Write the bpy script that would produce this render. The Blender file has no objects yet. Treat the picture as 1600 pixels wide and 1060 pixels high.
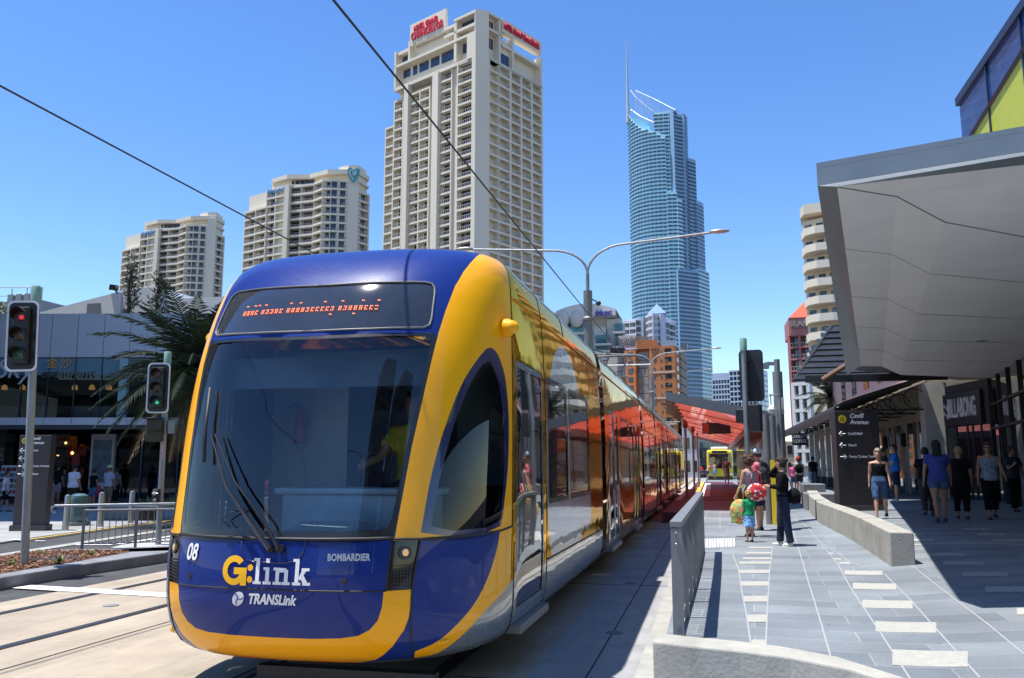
import bpy, bmesh, math, random
import numpy as np
from mathutils import Vector, Matrix, Euler
from mathutils.geometry import delaunay_2d_cdt
random.seed(7)
sc = bpy.context.scene
col = sc.collection
R_ = math.radians
# ---------------------------------------------------------------- camera
FPX = 1320.0; CAMZ = 1.62
PITCH = R_(8.5308); YAW = R_(13.1566)
cam = bpy.data.cameras.new('camera'); camo = bpy.data.objects.new('camera', cam); col.objects.link(camo)
camo.location = (0, 0, CAMZ); camo.rotation_euler = (math.pi/2 + PITCH, 0, YAW)
cam.sensor_width = 36; cam.lens = FPX*36/1600; cam.clip_start = .05; cam.clip_end = 6000
sc.camera = camo
# ---------------------------------------------------------------- sky and sun
SUN_EL = 74.0; SUN_TO = R_(18)          # light travels towards (cos, sin) of this angle
w = bpy.data.worlds.new("World"); sc.world = w; w.use_nodes = True
nt = w.node_tree; nt.nodes.clear()
sky = nt.nodes.new('ShaderNodeTexSky'); sky.sky_type = 'NISHITA'; sky.sun_disc = False
sky.sun_elevation = R_(SUN_EL)
sunx, suny = -math.cos(SUN_TO), -math.sin(SUN_TO)     # horizontal direction towards the sun
sky.sun_rotation = math.atan2(sunx, suny)
sky.altitude = 0; sky.air_density = 1.0; sky.dust_density = 0.0; sky.ozone_density = 3.0
bg = nt.nodes.new('ShaderNodeBackground'); bg.inputs['Strength'].default_value = .135
hs = nt.nodes.new('ShaderNodeHueSaturation'); hs.inputs['Saturation'].default_value = 1.22; hs.inputs['Hue'].default_value = .508
ow = nt.nodes.new('ShaderNodeOutputWorld')
nt.links.new(sky.outputs[0], hs.inputs['Color']); nt.links.new(hs.outputs[0], bg.inputs[0]); nt.links.new(bg.outputs[0], ow.inputs[0])
sl = bpy.data.lights.new('sun', 'SUN'); sl.energy = 5.0; sl.angle = R_(.53); sl.color = (1, .96, .9)
so = bpy.data.objects.new('sun', sl); col.objects.link(so)
dv = Vector((-sunx*math.cos(R_(SUN_EL)), -suny*math.cos(R_(SUN_EL)), -math.sin(R_(SUN_EL))))
so.rotation_euler = dv.to_track_quat('-Z', 'Y').to_euler(); so.location = (0, 0, 60)
sc.view_settings.view_transform = 'Standard'; sc.view_settings.look = 'None'
sc.view_settings.exposure = 0.72; sc.view_settings.gamma = 1
sc.render.engine = 'CYCLES'
sc.cycles.max_bounces = 7; sc.cycles.transparent_max_bounces = 12
# ---------------------------------------------------------------- picture point -> place on the ground or at a distance
cF = Vector((-math.sin(YAW)*math.cos(PITCH), math.cos(YAW)*math.cos(PITCH), math.sin(PITCH)))
cR = Vector((math.cos(YAW), math.sin(YAW), 0)); cU = cR.cross(cF); C0 = Vector((0, 0, CAMZ))
def ray(px, py): return cF + cR*((px-800)/FPX) - cU*((py-530)/FPX)
def atz(px, py, z=0):
    d = ray(px, py); return C0 + d*((z-CAMZ)/d.z)
def aty(px, py, Y):
    d = ray(px, py); return C0 + d*(Y/d.y)
def zat(px, py, Y): return aty(px, py, Y).z
XROW = 728                                # picture row at which the columns of a facade are read
def xat(px, Y): return aty(px, XROW, Y).x
def along(P, d, px):                     # distance from ground point P along d to the column px
    r = ray(px, XROW); a = r.x/r.y
    return (a*P[1]-P[0])/(d[0]-a*d[1])
def ss(t, a, b):
    t = min(1, max(0, (t-a)/(b-a))); return t*t*(3-2*t)
def gz(x, y):                            # height of the raised footway and platform
    return .22 + .08*ss(y, 11, 16) + .2*ss(x, 1.2, 4.0)
def gpt(px, py):                         # the picture point on the footway
    z = .3
    for _ in range(12):
        p = atz(px, py, z); z = gz(p.x, p.y)
    p.z = z; return p
# ---------------------------------------------------------------- materials
def _n(nt, t, **k):
    n = nt.nodes.new(t)
    for a, b in k.items():
        if a.startswith('i_'): n.inputs[a[2:].replace('_', ' ')].default_value = b
        else: setattr(n, a, b)
    return n
MC = {}
def pm(name, c, rough=.6, metal=0., coat=0., var=.08, vs=3., bump=0., bs=40., emit=None, es=1., spec=.5, streak=0., c2=None):
    if name in MC: return MC[name]
    m = bpy.data.materials.new(name); m.use_nodes = True; MC[name] = m
    nt = m.node_tree; b = nt.nodes['Principled BSDF']; L = nt.links.new
    c = tuple(c)+(1,)
    b.inputs['Roughness'].default_value = rough; b.inputs['Metallic'].default_value = metal
    b.inputs['Coat Weight'].default_value = coat; b.inputs['Coat Roughness'].default_value = .02
    b.inputs['Specular IOR Level'].default_value = spec
    tc = _n(nt, 'ShaderNodeTexCoord')
    src = tc.outputs['Object']
    if var > 0:
        mp = _n(nt, 'ShaderNodeMapping'); L(src, mp.inputs[0])
        if streak: mp.inputs['Scale'].default_value = (1, 1, 1/(1+streak*8))
        nz = _n(nt, 'ShaderNodeTexNoise', i_Scale=vs, i_Detail=8., i_Roughness=.65); L(mp.outputs[0], nz.inputs[0])
        rp = _n(nt, 'ShaderNodeMapRange'); L(nz.outputs[0], rp.inputs[0])
        rp.inputs[1].default_value = .3; rp.inputs[2].default_value = .7
        mx = _n(nt, 'ShaderNodeMix', data_type='RGBA')
        k2 = c2 or tuple(max(0, v*(1-2*var)) for v in c[:3])
        k1 = c[:3] if c2 else tuple(min(1, v*(1+var)) for v in c[:3])
        mx.inputs[6].default_value = tuple(k2)[:3]+(1,); mx.inputs[7].default_value = tuple(k1)+(1,)
        L(rp.outputs[0], mx.inputs[0]); L(mx.outputs[2], b.inputs['Base Color'])
        if rough > .15:
            rr = _n(nt, 'ShaderNodeMapRange'); L(nz.outputs[0], rr.inputs[0])
            rr.inputs[3].default_value = max(.02, rough-.12); rr.inputs[4].default_value = min(1, rough+.12); L(rr.outputs[0], b.inputs['Roughness'])
    else: b.inputs['Base Color'].default_value = c
    if bump > 0:
        n2 = _n(nt, 'ShaderNodeTexNoise', i_Scale=bs, i_Detail=6.); L(src, n2.inputs[0])
        bp = _n(nt, 'ShaderNodeBump'); bp.inputs['Strength'].default_value = bump; bp.inputs['Distance'].default_value = .02
        L(n2.outputs[0], bp.inputs['Height']); L(bp.outputs[0], b.inputs['Normal'])
    if emit:
        b.inputs['Emission Color'].default_value = tuple(emit)+(1,); b.inputs['Emission Strength'].default_value = es
    return m
def glass(name, tint, ior=1.5, rough=0.0, wav=0.):
    if name in MC: return MC[name]
    m = bpy.data.materials.new(name); m.use_nodes = True; MC[name] = m
    nt = m.node_tree; nt.nodes.clear(); L = nt.links.new
    o = _n(nt, 'ShaderNodeOutputMaterial'); t = _n(nt, 'ShaderNodeBsdfTransparent'); g = _n(nt, 'ShaderNodeBsdfGlossy')
    t.inputs[0].default_value = tuple(tint)+(1,); g.inputs['Roughness'].default_value = rough
    fr = _n(nt, 'ShaderNodeFresnel'); fr.inputs[0].default_value = ior
    mx = _n(nt, 'ShaderNodeMixShader'); L(fr.outputs[0], mx.inputs[0]); L(t.outputs[0], mx.inputs[1]); L(g.outputs[0], mx.inputs[2])
    if wav:
        tc = _n(nt, 'ShaderNodeTexCoord'); nz = _n(nt, 'ShaderNodeTexNoise', i_Scale=1.6, i_Detail=1.); L(tc.outputs['Object'], nz.inputs[0])
        bp = _n(nt, 'ShaderNodeBump'); bp.inputs['Strength'].default_value = wav; bp.inputs['Distance'].default_value = .02
        L(nz.outputs[0], bp.inputs['Height']); L(bp.outputs[0], g.inputs['Normal'])
    L(mx.outputs[0], o.inputs[0]); return m
# ---------------------------------------------------------------- mesh builder and objects
class MB:
    def __init__(s): s.v = []; s.f = []
    def add(s, vs, fs):
        o = len(s.v); s.v += [tuple(p) for p in vs]; s.f += [tuple(i+o for i in f) for f in fs]; return s
    def box(s, c, size, rz=0, rx=0, ry=0):
        M = Matrix.Translation(Vector(c)) @ Euler((rx, ry, rz)).to_matrix().to_4x4()
        hx, hy, hz = size[0]/2, size[1]/2, size[2]/2
        vs = [M @ Vector((x*hx, y*hy, z*hz)) for x in (-1, 1) for y in (-1, 1) for z in (-1, 1)]
        return s.add(vs, [(0,1,3,2),(4,6,7,5),(0,4,5,1),(2,3,7,6),(0,2,6,4),(1,5,7,3)])
    def bb(s, a, b): return s.box(((a[0]+b[0])/2, (a[1]+b[1])/2, (a[2]+b[2])/2), (abs(b[0]-a[0]), abs(b[1]-a[1]), abs(b[2]-a[2])))
    def seg(s, A, B, z0, z1, th, off=0.):  # a wall from A to B in plan; th thickness to the left of off
        A = Vector(A[:2]); B = Vector(B[:2]); d = (B-A).normalized(); n = Vector((-d.y, d.x))
        a0 = A+n*off; b0 = B+n*off; a1 = A+n*(off+th); b1 = B+n*(off+th)
        vs = [(p.x, p.y, z) for z in (z0, z1) for p in (a0, b0, b1, a1)]
        return s.add(vs, [(0,3,2,1),(4,5,6,7),(0,1,5,4),(1,2,6,5),(2,3,7,6),(3,0,4,7)])
    def quad(s, a, b, c, d): return s.add([a, b, c, d], [(0, 1, 2, 3)])
    def prism(s, poly, z0, z1):
        n = len(poly); vs = [(p[0], p[1], z0) for p in poly]+[(p[0], p[1], z1) for p in poly]
        return s.add(vs, [tuple(range(n-1, -1, -1)), tuple(range(n, 2*n))]+[(i, (i+1) % n, n+(i+1) % n, n+i) for i in range(n)])
    def tube(s, pts, r, n=8, cap=True, sq=1.):
        pts = [Vector(p) for p in pts]; rs = r if isinstance(r, (list, tuple)) else [r]*len(pts)
        o = len(s.v); prev = None
        for i, p in enumerate(pts):
            t = (pts[min(i+1, len(pts)-1)]-pts[max(i-1, 0)]).normalized()
            if prev is None:
                a = t.cross(Vector((0, 0, 1)) if abs(t.z) < .9 else Vector((1, 0, 0))).normalized()
            else: a = (prev - t*prev.dot(t)).normalized()
            prev = a; b = t.cross(a)
            for k in range(n):
                an = 2*math.pi*k/n; s.v.append(tuple(p + a*(math.cos(an)*rs[i]) + b*(math.sin(an)*rs[i]*sq)))
        for i in range(len(pts)-1):
            for k in range(n):
                s.f.append((o+i*n+k, o+i*n+(k+1) % n, o+(i+1)*n+(k+1) % n, o+(i+1)*n+k))
        if cap:
            s.f.append(tuple(o+k for k in range(n-1, -1, -1))); s.f.append(tuple(o+(len(pts)-1)*n+k for k in range(n)))
        return s
    def lathe(s, c, prof, n=20, ax=None):   # prof (r, z)
        M = Matrix.Translation(Vector(c)) @ (ax if ax else Matrix())
        o = len(s.v)
        for r, z in prof:
            for k in range(n):
                a = 2*math.pi*k/n; s.v.append(tuple(M @ Vector((r*math.cos(a), r*math.sin(a), z))))
        for i in range(len(prof)-1):
            for k in range(n): s.f.append((o+i*n+k, o+i*n+(k+1) % n, o+(i+1)*n+(k+1) % n, o+(i+1)*n+k))
        s.f.append(tuple(o+k for k in range(n-1, -1, -1))); s.f.append(tuple(o+(len(prof)-1)*n+k for k in range(n)))
        return s
    def ell(s, c, r, n=12, m=8, M=None):
        o = len(s.v); c = Vector(c)
        for i in range(m+1):
            th = math.pi*i/m
            for k in range(n):
                a = 2*math.pi*k/n; p = Vector((r[0]*math.sin(th)*math.cos(a), r[1]*math.sin(th)*math.sin(a), r[2]*math.cos(th)))
                if M: p = M @ p
                s.v.append(tuple(c+p))
        for i in range(m):
            for k in range(n): s.f.append((o+i*n+k, o+(i+1)*n+k, o+(i+1)*n+(k+1) % n, o+i*n+(k+1) % n))
        return s
    def build(s, name, mat, parent=None, smooth=False, bevel=0., local=False, kind=None):
        me = bpy.data.meshes.new(name); me.from_pydata(s.v, [], s.f); me.validate()
        bm = bmesh.new(); bm.from_mesh(me); bmesh.ops.remove_doubles(bm, verts=bm.verts, dist=1e-5) if smooth else None
        if not kind == 'open': bmesh.ops.recalc_face_normals(bm, faces=bm.faces)
        bm.to_mesh(me); bm.free()
        if smooth: me.shade_smooth()
        me.materials.append(mat)
        o = bpy.data.objects.new(name, me); col.objects.link(o)
        if smooth and smooth != 'all':
            pass
        if bevel:
            md = o.modifiers.new('b', 'BEVEL'); md.width = bevel; md.segments = 2; md.limit_method = 'ANGLE'
        if smooth and smooth != 'all':
            try: me.set_sharp_from_angle(angle=R_(35))
            except Exception: pass
        if parent: put(o, parent, local)
        return o
def root_of(p):
    M = Matrix()
    while p: M = p.matrix_parent_inverse @ Matrix.LocRotScale(p.location, p.rotation_euler, p.scale) if False else Matrix.LocRotScale(p.location, p.rotation_euler, p.scale) @ M; p = p.parent
    return M
def put(o, parent, local=False):
    o.parent = parent
    if not local:
        if parent.type == 'EMPTY': o.matrix_parent_inverse = Matrix.LocRotScale(parent.location, parent.rotation_euler, parent.scale).inverted()
def tag(o, label=None, cat=None, group=None, kind=None):
    if label: o['label'] = label
    if cat: o['category'] = cat
    if group: o['group'] = group
    if kind: o['kind'] = kind
    return o
def thing(name, label, cat, loc=(0, 0, 0), rz=0, group=None):
    o = bpy.data.objects.new(name, None); col.objects.link(o); o.location = loc; o.rotation_euler = (0, 0, rz)
    o.empty_display_size = .3
    return tag(o, label, cat, group)
def struct(name, mb, mat, **k): return tag(mb.build(name, mat, **k), kind='structure')
def copy_tree(o, parent=None):
    c = o.copy(); col.objects.link(c)
    if parent: c.parent = parent; c.matrix_parent_inverse = o.matrix_parent_inverse.copy()
    for ch in list(o.children): copy_tree(ch, c)
    return c
def many(root, name, items, mat, cap=100, **k):   # items: list of MB; past the cap the rest become one part
    for mb in items[:cap]: mb.build(name, mat, root, **k)
    if len(items) > cap:
        r = MB()
        for mb in items[cap:]: r.add(mb.v, mb.f)
        tag(r.build(name+'s_beyond', mat, root, **k), kind='stuff')
def text(name, body, size, mat, M, parent=None, ext=.004, bold=0., shear=0., align='CENTER', sx=1., space=1., fit=None):
    cu = bpy.data.curves.new(name, 'FONT'); cu.body = body; cu.size = size; cu.extrude = ext; cu.offset = bold; cu.shear = shear
    cu.align_x = align; cu.align_y = 'CENTER'; cu.resolution_u = 4; cu.space_character = space
    t = bpy.data.objects.new(name, cu); col.objects.link(t)
    bpy.context.view_layer.update()
    me = bpy.data.meshes.new_from_object(t); me.name = name
    bpy.data.objects.remove(t)
    if fit:
        xs_ = [v.co.x for v in me.vertices]; sx = fit/(max(xs_)-min(xs_))
    me.transform(Matrix.Diagonal((sx, 1, 1, 1))); me.transform(M)
    me.materials.clear(); me.materials.append(mat)
    o = bpy.data.objects.new(name, me); col.objects.link(o)
    if parent: put(o, parent)
    return o
def frame_m(origin, xdir, up=(0, 0, 1)):   # text frame: x to the right, y up, z towards the reader
    x = Vector(xdir).normalized(); y = Vector(up); z = x.cross(y).normalized(); y = z.cross(x)
    return Matrix.Translation(Vector(origin)) @ Matrix((x, y, z)).transposed().to_4x4()
# ================================================================ THE TRAM
XC = -2.87; YC = 7.1; NP = 2.8
TT = np.array([(.30,1.23,5.55),(.34,1.265,5.44),(.42,1.30,5.34),(.60,1.325,5.24),(.85,1.33,5.21),(1.08,1.335,5.23),(1.5,1.335,5.31),(2.0,1.33,5.42),(2.5,1.315,5.58),(2.8,1.30,5.74),(3.0,1.285,5.88),(3.15,1.265,6.02),(3.28,1.225,6.18),(3.36,1.16,6.32),(3.42,1.03,6.5),(3.46,.82,6.68),(3.485,.5,6.85),(3.5,0,7.05)])
TV = np.concatenate([[0], np.cumsum(np.hypot(np.diff(TT[:, 0]), np.diff(TT[:, 1])))])
def herm(t, X, Y):
    m = np.gradient(Y, X); h = np.diff(X); d = np.diff(Y)/h; m[0] = d[0]; m[-1] = d[-1]
    i = np.clip(np.searchsorted(X, t)-1, 0, len(X)-2); h = X[i+1]-X[i]; u = (t-X[i])/h
    return (2*u**3-3*u**2+1)*Y[i]+(u**3-2*u**2+u)*h*m[i]+(-2*u**3+3*u**2)*Y[i+1]+(u**3-u**2)*h*m[i+1]
_a = np.linspace(0, np.pi/2, 400); _xf = np.sin(_a)**(2/NP); _yf = np.cos(_a)**(2/NP)
TS = np.concatenate([[0], np.cumsum(np.hypot(np.diff(_xf)*1.32, np.diff(_yf)*1.85))]); S0 = float(TS[-1])
VM = float(TV[-1])
def tsurf(s, v):
    s, v = np.broadcast_arrays(np.asarray(s, float), np.asarray(v, float)); sg = np.where(s < 0, -1., 1.); s = abs(s)
    z = herm(v, TV, TT[:, 0]); W = np.maximum(herm(v, TV, TT[:, 1]), 0); yn = herm(v, TV, TT[:, 2])
    return np.stack([XC+sg*W*np.interp(s, TS, _xf), YC-(YC-yn)*np.interp(s, TS, _yf)+np.maximum(s-S0, 0), z], -1)
def tnorm(s, v, e=.012):
    s = np.asarray(s, float); v = np.asarray(v, float)
    v1 = np.clip(v+e, 0, VM-.001); v0 = np.clip(v-e, 0, VM-.002)
    sA = np.maximum(s, .004)
    du = tsurf(sA+e, np.clip(v, 0, VM-.001))-tsurf(np.maximum(sA-e, 0.0), np.clip(v, 0, VM-.001)); dw = tsurf(sA, v1)-tsurf(sA, v0)
    n = np.cross(du, dw); l = np.linalg.norm(n, axis=-1, keepdims=True); return n/np.maximum(l, 1e-9)
def inpoly(x, y, P):
    P = np.asarray(P); c = np.zeros(x.shape, bool); j = len(P)-1
    for i in range(len(P)):
        xi, yi = P[i]; xj, yj = P[j]
        with np.errstate(divide='ignore', invalid='ignore'):
            t = ((yi > y) != (yj > y)) & (x < (xj-xi)*(y-yi)/(yj-yi+1e-12)+xi)
        c ^= t; j = i
    return c
def smooth_poly(P, closed=True, it=2, keep=()):
    P = [tuple(p) for p in P]
    for _ in range(it):
        Q = []; n = len(P)
        for i in range(n if closed else n-1):
            a, b = P[i], P[(i+1) % n]
            Q += [(a[0]*.75+b[0]*.25, a[1]*.75+b[1]*.25), (a[0]*.25+b[0]*.75, a[1]*.25+b[1]*.75)]
        if not closed: Q = [P[0]]+Q+[P[-1]]
        P = Q
    return P
def rrect(s0, s1, v0, v1, r, n=4):
    P = []
    for cx, cy, a0 in ((s1-r, v1-r, 0), (s0+r, v1-r, 90), (s0+r, v0+r, 180), (s1-r, v0+r, 270)):
        for k in range(n+1):
            a = R_(a0+90*k/n); P.append((cx+r*math.cos(a), cy+r*math.sin(a)))
    return P
def partition(srange, vlines, ds, dvv, regions, default, sgrid=None):
    """Cut the body surface (right half) into labelled triangle sets. regions: list (label, polygon), first hit wins."""
    pts = []; edges = []
    s0, s1 = srange
    if sgrid is None: sgrid = np.linspace(s0, s1, max(2, int((s1-s0)/ds)+1))
    vg = np.linspace(0, VM, int(VM/dvv)+1) if vlines is None else vlines
    for _, P in regions:
        P = [(min(max(a, s0), s1), min(max(b, 0), VM)) for a, b in P]
        o = len(pts); n = len(P); pts += P; edges += [(o+i, o+(i+1) % n) for i in range(n) if P[i] != P[(i+1) % n]]
    allp = np.array(pts) if pts else np.zeros((0, 2))
    for a in sgrid:
        for b in vg:
            if len(allp) and np.min((allp[:, 0]-a)**2+(allp[:, 1]-b)**2) < (.25*dvv)**2 and s0 < a < s1 and 0 < b < VM: continue
            pts.append((float(a), float(b)))
    vs, es, fs, *_ = delaunay_2d_cdt([Vector(p) for p in pts], edges, [], 0, 1e-5, False)
    V = np.array([tuple(v) for v in vs]); Fc = np.array([f[:] for f in fs if len(f) == 3])
    c = V[Fc].mean(1); lab = np.full(len(Fc), -1)
    for i, (_, P) in enumerate(regions):
        lab[(lab < 0) & inpoly(c[:, 0], c[:, 1], P)] = i
    out = {}
    for i in range(-1, len(regions)):
        name = default if i < 0 else regions[i][0]
        m = lab == i
        if m.any(): out.setdefault(name, []).append(Fc[m])
    return V, {k: np.concatenate(v) for k, v in out.items()}
def tmesh(name, V, F, mat, parent, sides=(1, -1), inset=0., dy=0., thick=0.):
    idx = np.unique(F); rem = -np.ones(len(V), int); rem[idx] = np.arange(len(idx)); f = rem[F]; uv = V[idx]
    P = tsurf(uv[:, 0], uv[:, 1]); Nn = tnorm(uv[:, 0], uv[:, 1]); P = P-Nn*inset; P[:, 1] += dy
    a = P[f[:, 0]]; nn = np.cross(P[f[:, 1]]-a, P[f[:, 2]]-a); flip = (nn*Nn[f].mean(1)).sum(1) < 0
    f = np.where(flip[:, None], f[:, ::-1], f)
    Ps, Ns, Fs = [], [], []; o = 0
    for sg in sides:
        if sg > 0: Ps.append(P); Ns.append(Nn); Fs.append(f)
        else:
            Q = P.copy(); Q[:, 0] = 2*XC-Q[:, 0]; M = Nn.copy(); M[:, 0] *= -1; Ps.append(Q); Ns.append(M); Fs.append(f[:, ::-1]+o)
        o += len(P)
    P = np.concatenate(Ps); Nn = np.concatenate(Ns); f = np.concatenate(Fs)
    me = bpy.data.meshes.new(name); me.from_pydata(P.tolist(), [], f.tolist()); me.shade_smooth()
    me.normals_split_custom_set_from_vertices(Nn.tolist())
    me.materials.append(mat); ob = bpy.data.objects.new(name, me); col.objects.link(ob)
    if parent: put(ob, parent)
    return ob
def tline(mb, P, r=.006, out=0., sides=(1, -1), dy=0., n=5, closed=False):
    P = list(P)+([P[0]] if closed else [])
    Q = []
    for a, b in zip(P[:-1], P[1:]):
        k = max(1, int(math.hypot(b[0]-a[0], b[1]-a[1])/.06))
        Q += [(a[0]+(b[0]-a[0])*i/k, a[1]+(b[1]-a[1])*i/k) for i in range(k)]
    Q.append(P[-1]); Q = np.array(Q)
    X = tsurf(Q[:, 0], Q[:, 1])+tnorm(Q[:, 0], Q[:, 1])*out; X[:, 1] += dy
    for sg in sides:
        Y = X.copy()
        if sg < 0: Y[:, 0] = 2*XC-Y[:, 0]
        mb.tube([tuple(p) for p in Y], r, n)
    return mb

m_blue = pm('tram_blue_paint', (.010,.030,.19), .35, 0, .38, .05, 45, spec=.1)
m_yel = pm('tram_yellow_paint', (.95,.42,.0), .4, 0, .5, .02, 45, spec=.2)
m_navy = pm('tram_navy_edge', (.008,.01,.075), .2, 0, 1., 0)
m_grey = pm('tram_grey_skirt', (.20,.235,.26), .25, .35, 1., .06, 5)
m_silver = pm('tram_silver_film', (.50,.52,.55), .22, .3, 1., .04, 5)
m_black = pm('tram_black_trim', (.012,.012,.014), .35, 0, .5, .1, 9)
m_rub = pm('black_rubber', (.018,.018,.02), .6, 0, 0, .1, 9)
m_dglass = pm('tram_dark_glass', (.012,.014,.018), .03, 0, 1., 0, spec=.8)
m_cabglass = glass('cab_side_glass', (.50,.60,.64), 1.5)
m_ws = glass('windscreen_glass', (.70,.78,.83), 1.8)
m_dest = pm('destination_glass', (.03,.034,.042), .06, 0, 1., .15, 2)
# gentle waviness of big coated panels, as in the long reflections
def wavy(m, s, sc_=1.1, d=.02):
    nt = m.node_tree; b = nt.nodes['Principled BSDF']; tc = _n(nt, 'ShaderNodeTexCoord'); mp = _n(nt, 'ShaderNodeMapping')
    mp.inputs['Scale'].default_value = (1, .8, 1.8); nt.links.new(tc.outputs['Object'], mp.inputs[0])
    nz = _n(nt, 'ShaderNodeTexNoise', i_Scale=sc_, i_Detail=2.); nt.links.new(mp.outputs[0], nz.inputs[0])
    bp = _n(nt, 'ShaderNodeBump'); bp.inputs['Strength'].default_value = s; bp.inputs['Distance'].default_value = d
    nt.links.new(nz.outputs[0], bp.inputs['Height']); nt.links.new(bp.outputs[0], b.inputs['Coat Normal']); nt.links.new(bp.outputs[0], b.inputs['Normal'])
    return m
m_yside = wavy(pm('tram_gold_side', (.85,.45,.02), .06, .9, .12, .03, 6), .42)
m_yside.node_tree.nodes['Principled BSDF'].inputs['Specular Tint'].default_value = (1,.72,.25,1)
wavy(m_silver, .25); wavy(m_grey, .3)
wavy(m_dglass, .08)

tram = thing('tram', 'long blue and yellow articulated tram on the track, wiper resting on its windscreen', 'tram', (XC, 5.2, 0))
E_ = S0+(12.25-YC)        # end of the first module in s
ws_o = [(0,2.28),(.5,2.292),(.93,2.305),(1.0,2.30),(1.02,2.26),(.965,1.9),(.895,1.46),(.84,1.0),(.826,.90),(.80,.868),(.5,.862),(0,.858)]
ws_i = [(0,2.255),(.5,2.265),(.92,2.275),(.965,2.262),(.97,2.22),(.925,1.9),(.86,1.46),(.80,1.0),(.785,.95),(.76,.925),(.5,.915),(0,.912)]
dest = [(0,2.715),(.5,2.725),(.84,2.73),(.90,2.72),(.93,2.69),(.945,2.64),(.955,2.42),(.945,2.37),(.90,2.345),(.5,2.325),(0,2.318)]
so_ = smooth_poly([(1.678,2.254),(1.78,2.225),(1.846,2.176),(1.94,2.09),(1.999,1.987),(2.05,1.82),(2.068,1.617),(2.06,1.42),(2.037,1.264),(1.953,.981),(1.897,.862),(1.005,.862),(1.02,1.0),(1.051,1.239),(1.10,1.46),(1.165,1.66),(1.23,1.82),(1.303,1.953),(1.37,2.04),(1.441,2.116),(1.54,2.202),(1.60,2.24)], it=1)
si_ = smooth_poly([(1.64,2.14),(1.71,2.105),(1.78,2.04),(1.85,1.93),(1.89,1.849),(1.945,1.65),(1.965,1.45),(1.955,1.2),(1.92,1.03),(1.88,.895),(1.08,.895),(1.095,1.05),(1.135,1.273),(1.18,1.46),(1.242,1.66),(1.30,1.79),(1.37,1.92),(1.46,2.03),(1.55,2.11)], it=1)
hl_ = [(.812,.852),(1.005,.845),(.985,.68),(.965,.532),(.79,.532),(.80,.70)]
bump_ = [(0,0),(.553,.004),(.683,.05),(.75,.10),(.82,.165),(.905,.27),(.94,.35),(.957,.43),(.965,.524),(.775,.528),(.765,.43),(.735,.345),(.68,.285),(.60,.248),(.485,.232),(.3,.226),(0,.224)]
strip = smooth_poly([(.955,.035),(1.127,.045),(1.265,.105),(1.456,.205),(1.655,.301),(1.854,.361),(1.984,.396),(2.121,.439),(2.24,.462)], False, 1)
strip_in = smooth_poly([(1.90,.85),(1.846,.714),(1.747,.57),(1.601,.43),(1.456,.327),(1.288,.232),(1.15,.155),(.975,.105)], False, 1)
navyc = [(.965,.524),(1.005,.845),(1.90,.85)]+strip_in+[(.955,.035),(.60,-.0),(.553,.004),(.683,.05),(.75,.10),(.82,.165),(.905,.27),(.94,.35),(.957,.43)]
yb = [(.826,.86),(.895,1.46),(.965,1.9),(1.03,2.31),(1.07,2.50),(1.13,2.72),(1.20,2.86),(1.28,2.96),(1.40,3.06),(1.52,3.125),(1.66,3.165),(1.78,3.18)]
bluetop = [(0,.858)]+[(.0,VM)]+[(1.85,VM),(1.85,3.24),(1.78,3.18)]+yb[::-1]+[(.812,.856)]
nose = [(0,.224),(0,.858),(.812,.856),(.79,.532),(.775,.528),(.765,.43),(.735,.345),(.68,.285),(.60,.248),(.485,.232),(.3,.226)]
ybelow = [(.60,0),(.955,.035)]+strip+[(2.24,.462),(2.24,.5),(2.3,VM),(E_,VM),(E_,.49),(3.62,.49),(3.62,.40),(2.24,.40)]
greyl = [(.60,0),(.955,.035)]+strip+[(2.24,.48),(2.24,0)]
skirt = [(2.24,0),(2.24,.46),(E_,.46),(E_,0)]
door_ = rrect(2.30,3.47,.15,2.215,.03); door_gi = rrect(2.36,3.41,.22,2.16,.03)
w1_ = rrect(3.66,4.85,.98,2.21,.07); w1i = rrect(3.71,4.80,1.03,2.16,.05)
w2_ = rrect(4.98,6.55,.98,2.21,.07); w2i = rrect(5.03,6.50,1.03,2.16,.05)
sil = [(4.85+1.30*math.sin(a), 1.33+1.33*math.cos(a)) for a in np.linspace(0, 2*math.pi, 40, endpoint=False)]
sil2 = [(6.3+.33*math.sin(a), .80+.26*math.cos(a)) for a in np.linspace(0, 2*math.pi, 20, endpoint=False)]
roofp = [(1.85,3.24),(1.85,VM),(E_,VM),(E_,3.24)]
regs = [('glass', [(a, b) for a, b in ws_i]), ('frit', ws_o), ('dest', dest), ('cabglass', si_), ('cabframe', so_), ('lamp', hl_), ('bumper', bump_),
        ('noseblue', nose), ('topblue', bluetop), ('corner', navyc), ('grey', greyl), ('doorg', door_gi), ('doorf', door_), ('w1', w1i), ('wf1', w1_), ('w2', w2i), ('wf2', w2_),
        ('skirt', skirt), ('silver', sil), ('silver2', sil2), ('roof', roofp)]
sg = np.concatenate([np.linspace(0, 2.2, 56), np.linspace(2.3, E_, 40)])
vg = np.concatenate([np.linspace(0, 3.1, 80), np.linspace(3.14, VM, 22)])
V, LB = partition((0, E_), vg, .04, .04, regs, 'yellow', sg)
def part(name, key, mat, inset=0., **k):
    if V[LB[key]][:, :, 0].min() > .02:
        tmesh(name, V, LB[key], mat, tram, inset=inset, sides=(-1,)); return tmesh(name, V, LB[key], mat, tram, inset=inset, sides=(1,))
    return tmesh(name, V, LB[key], mat, tram, inset=inset, **k)
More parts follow.
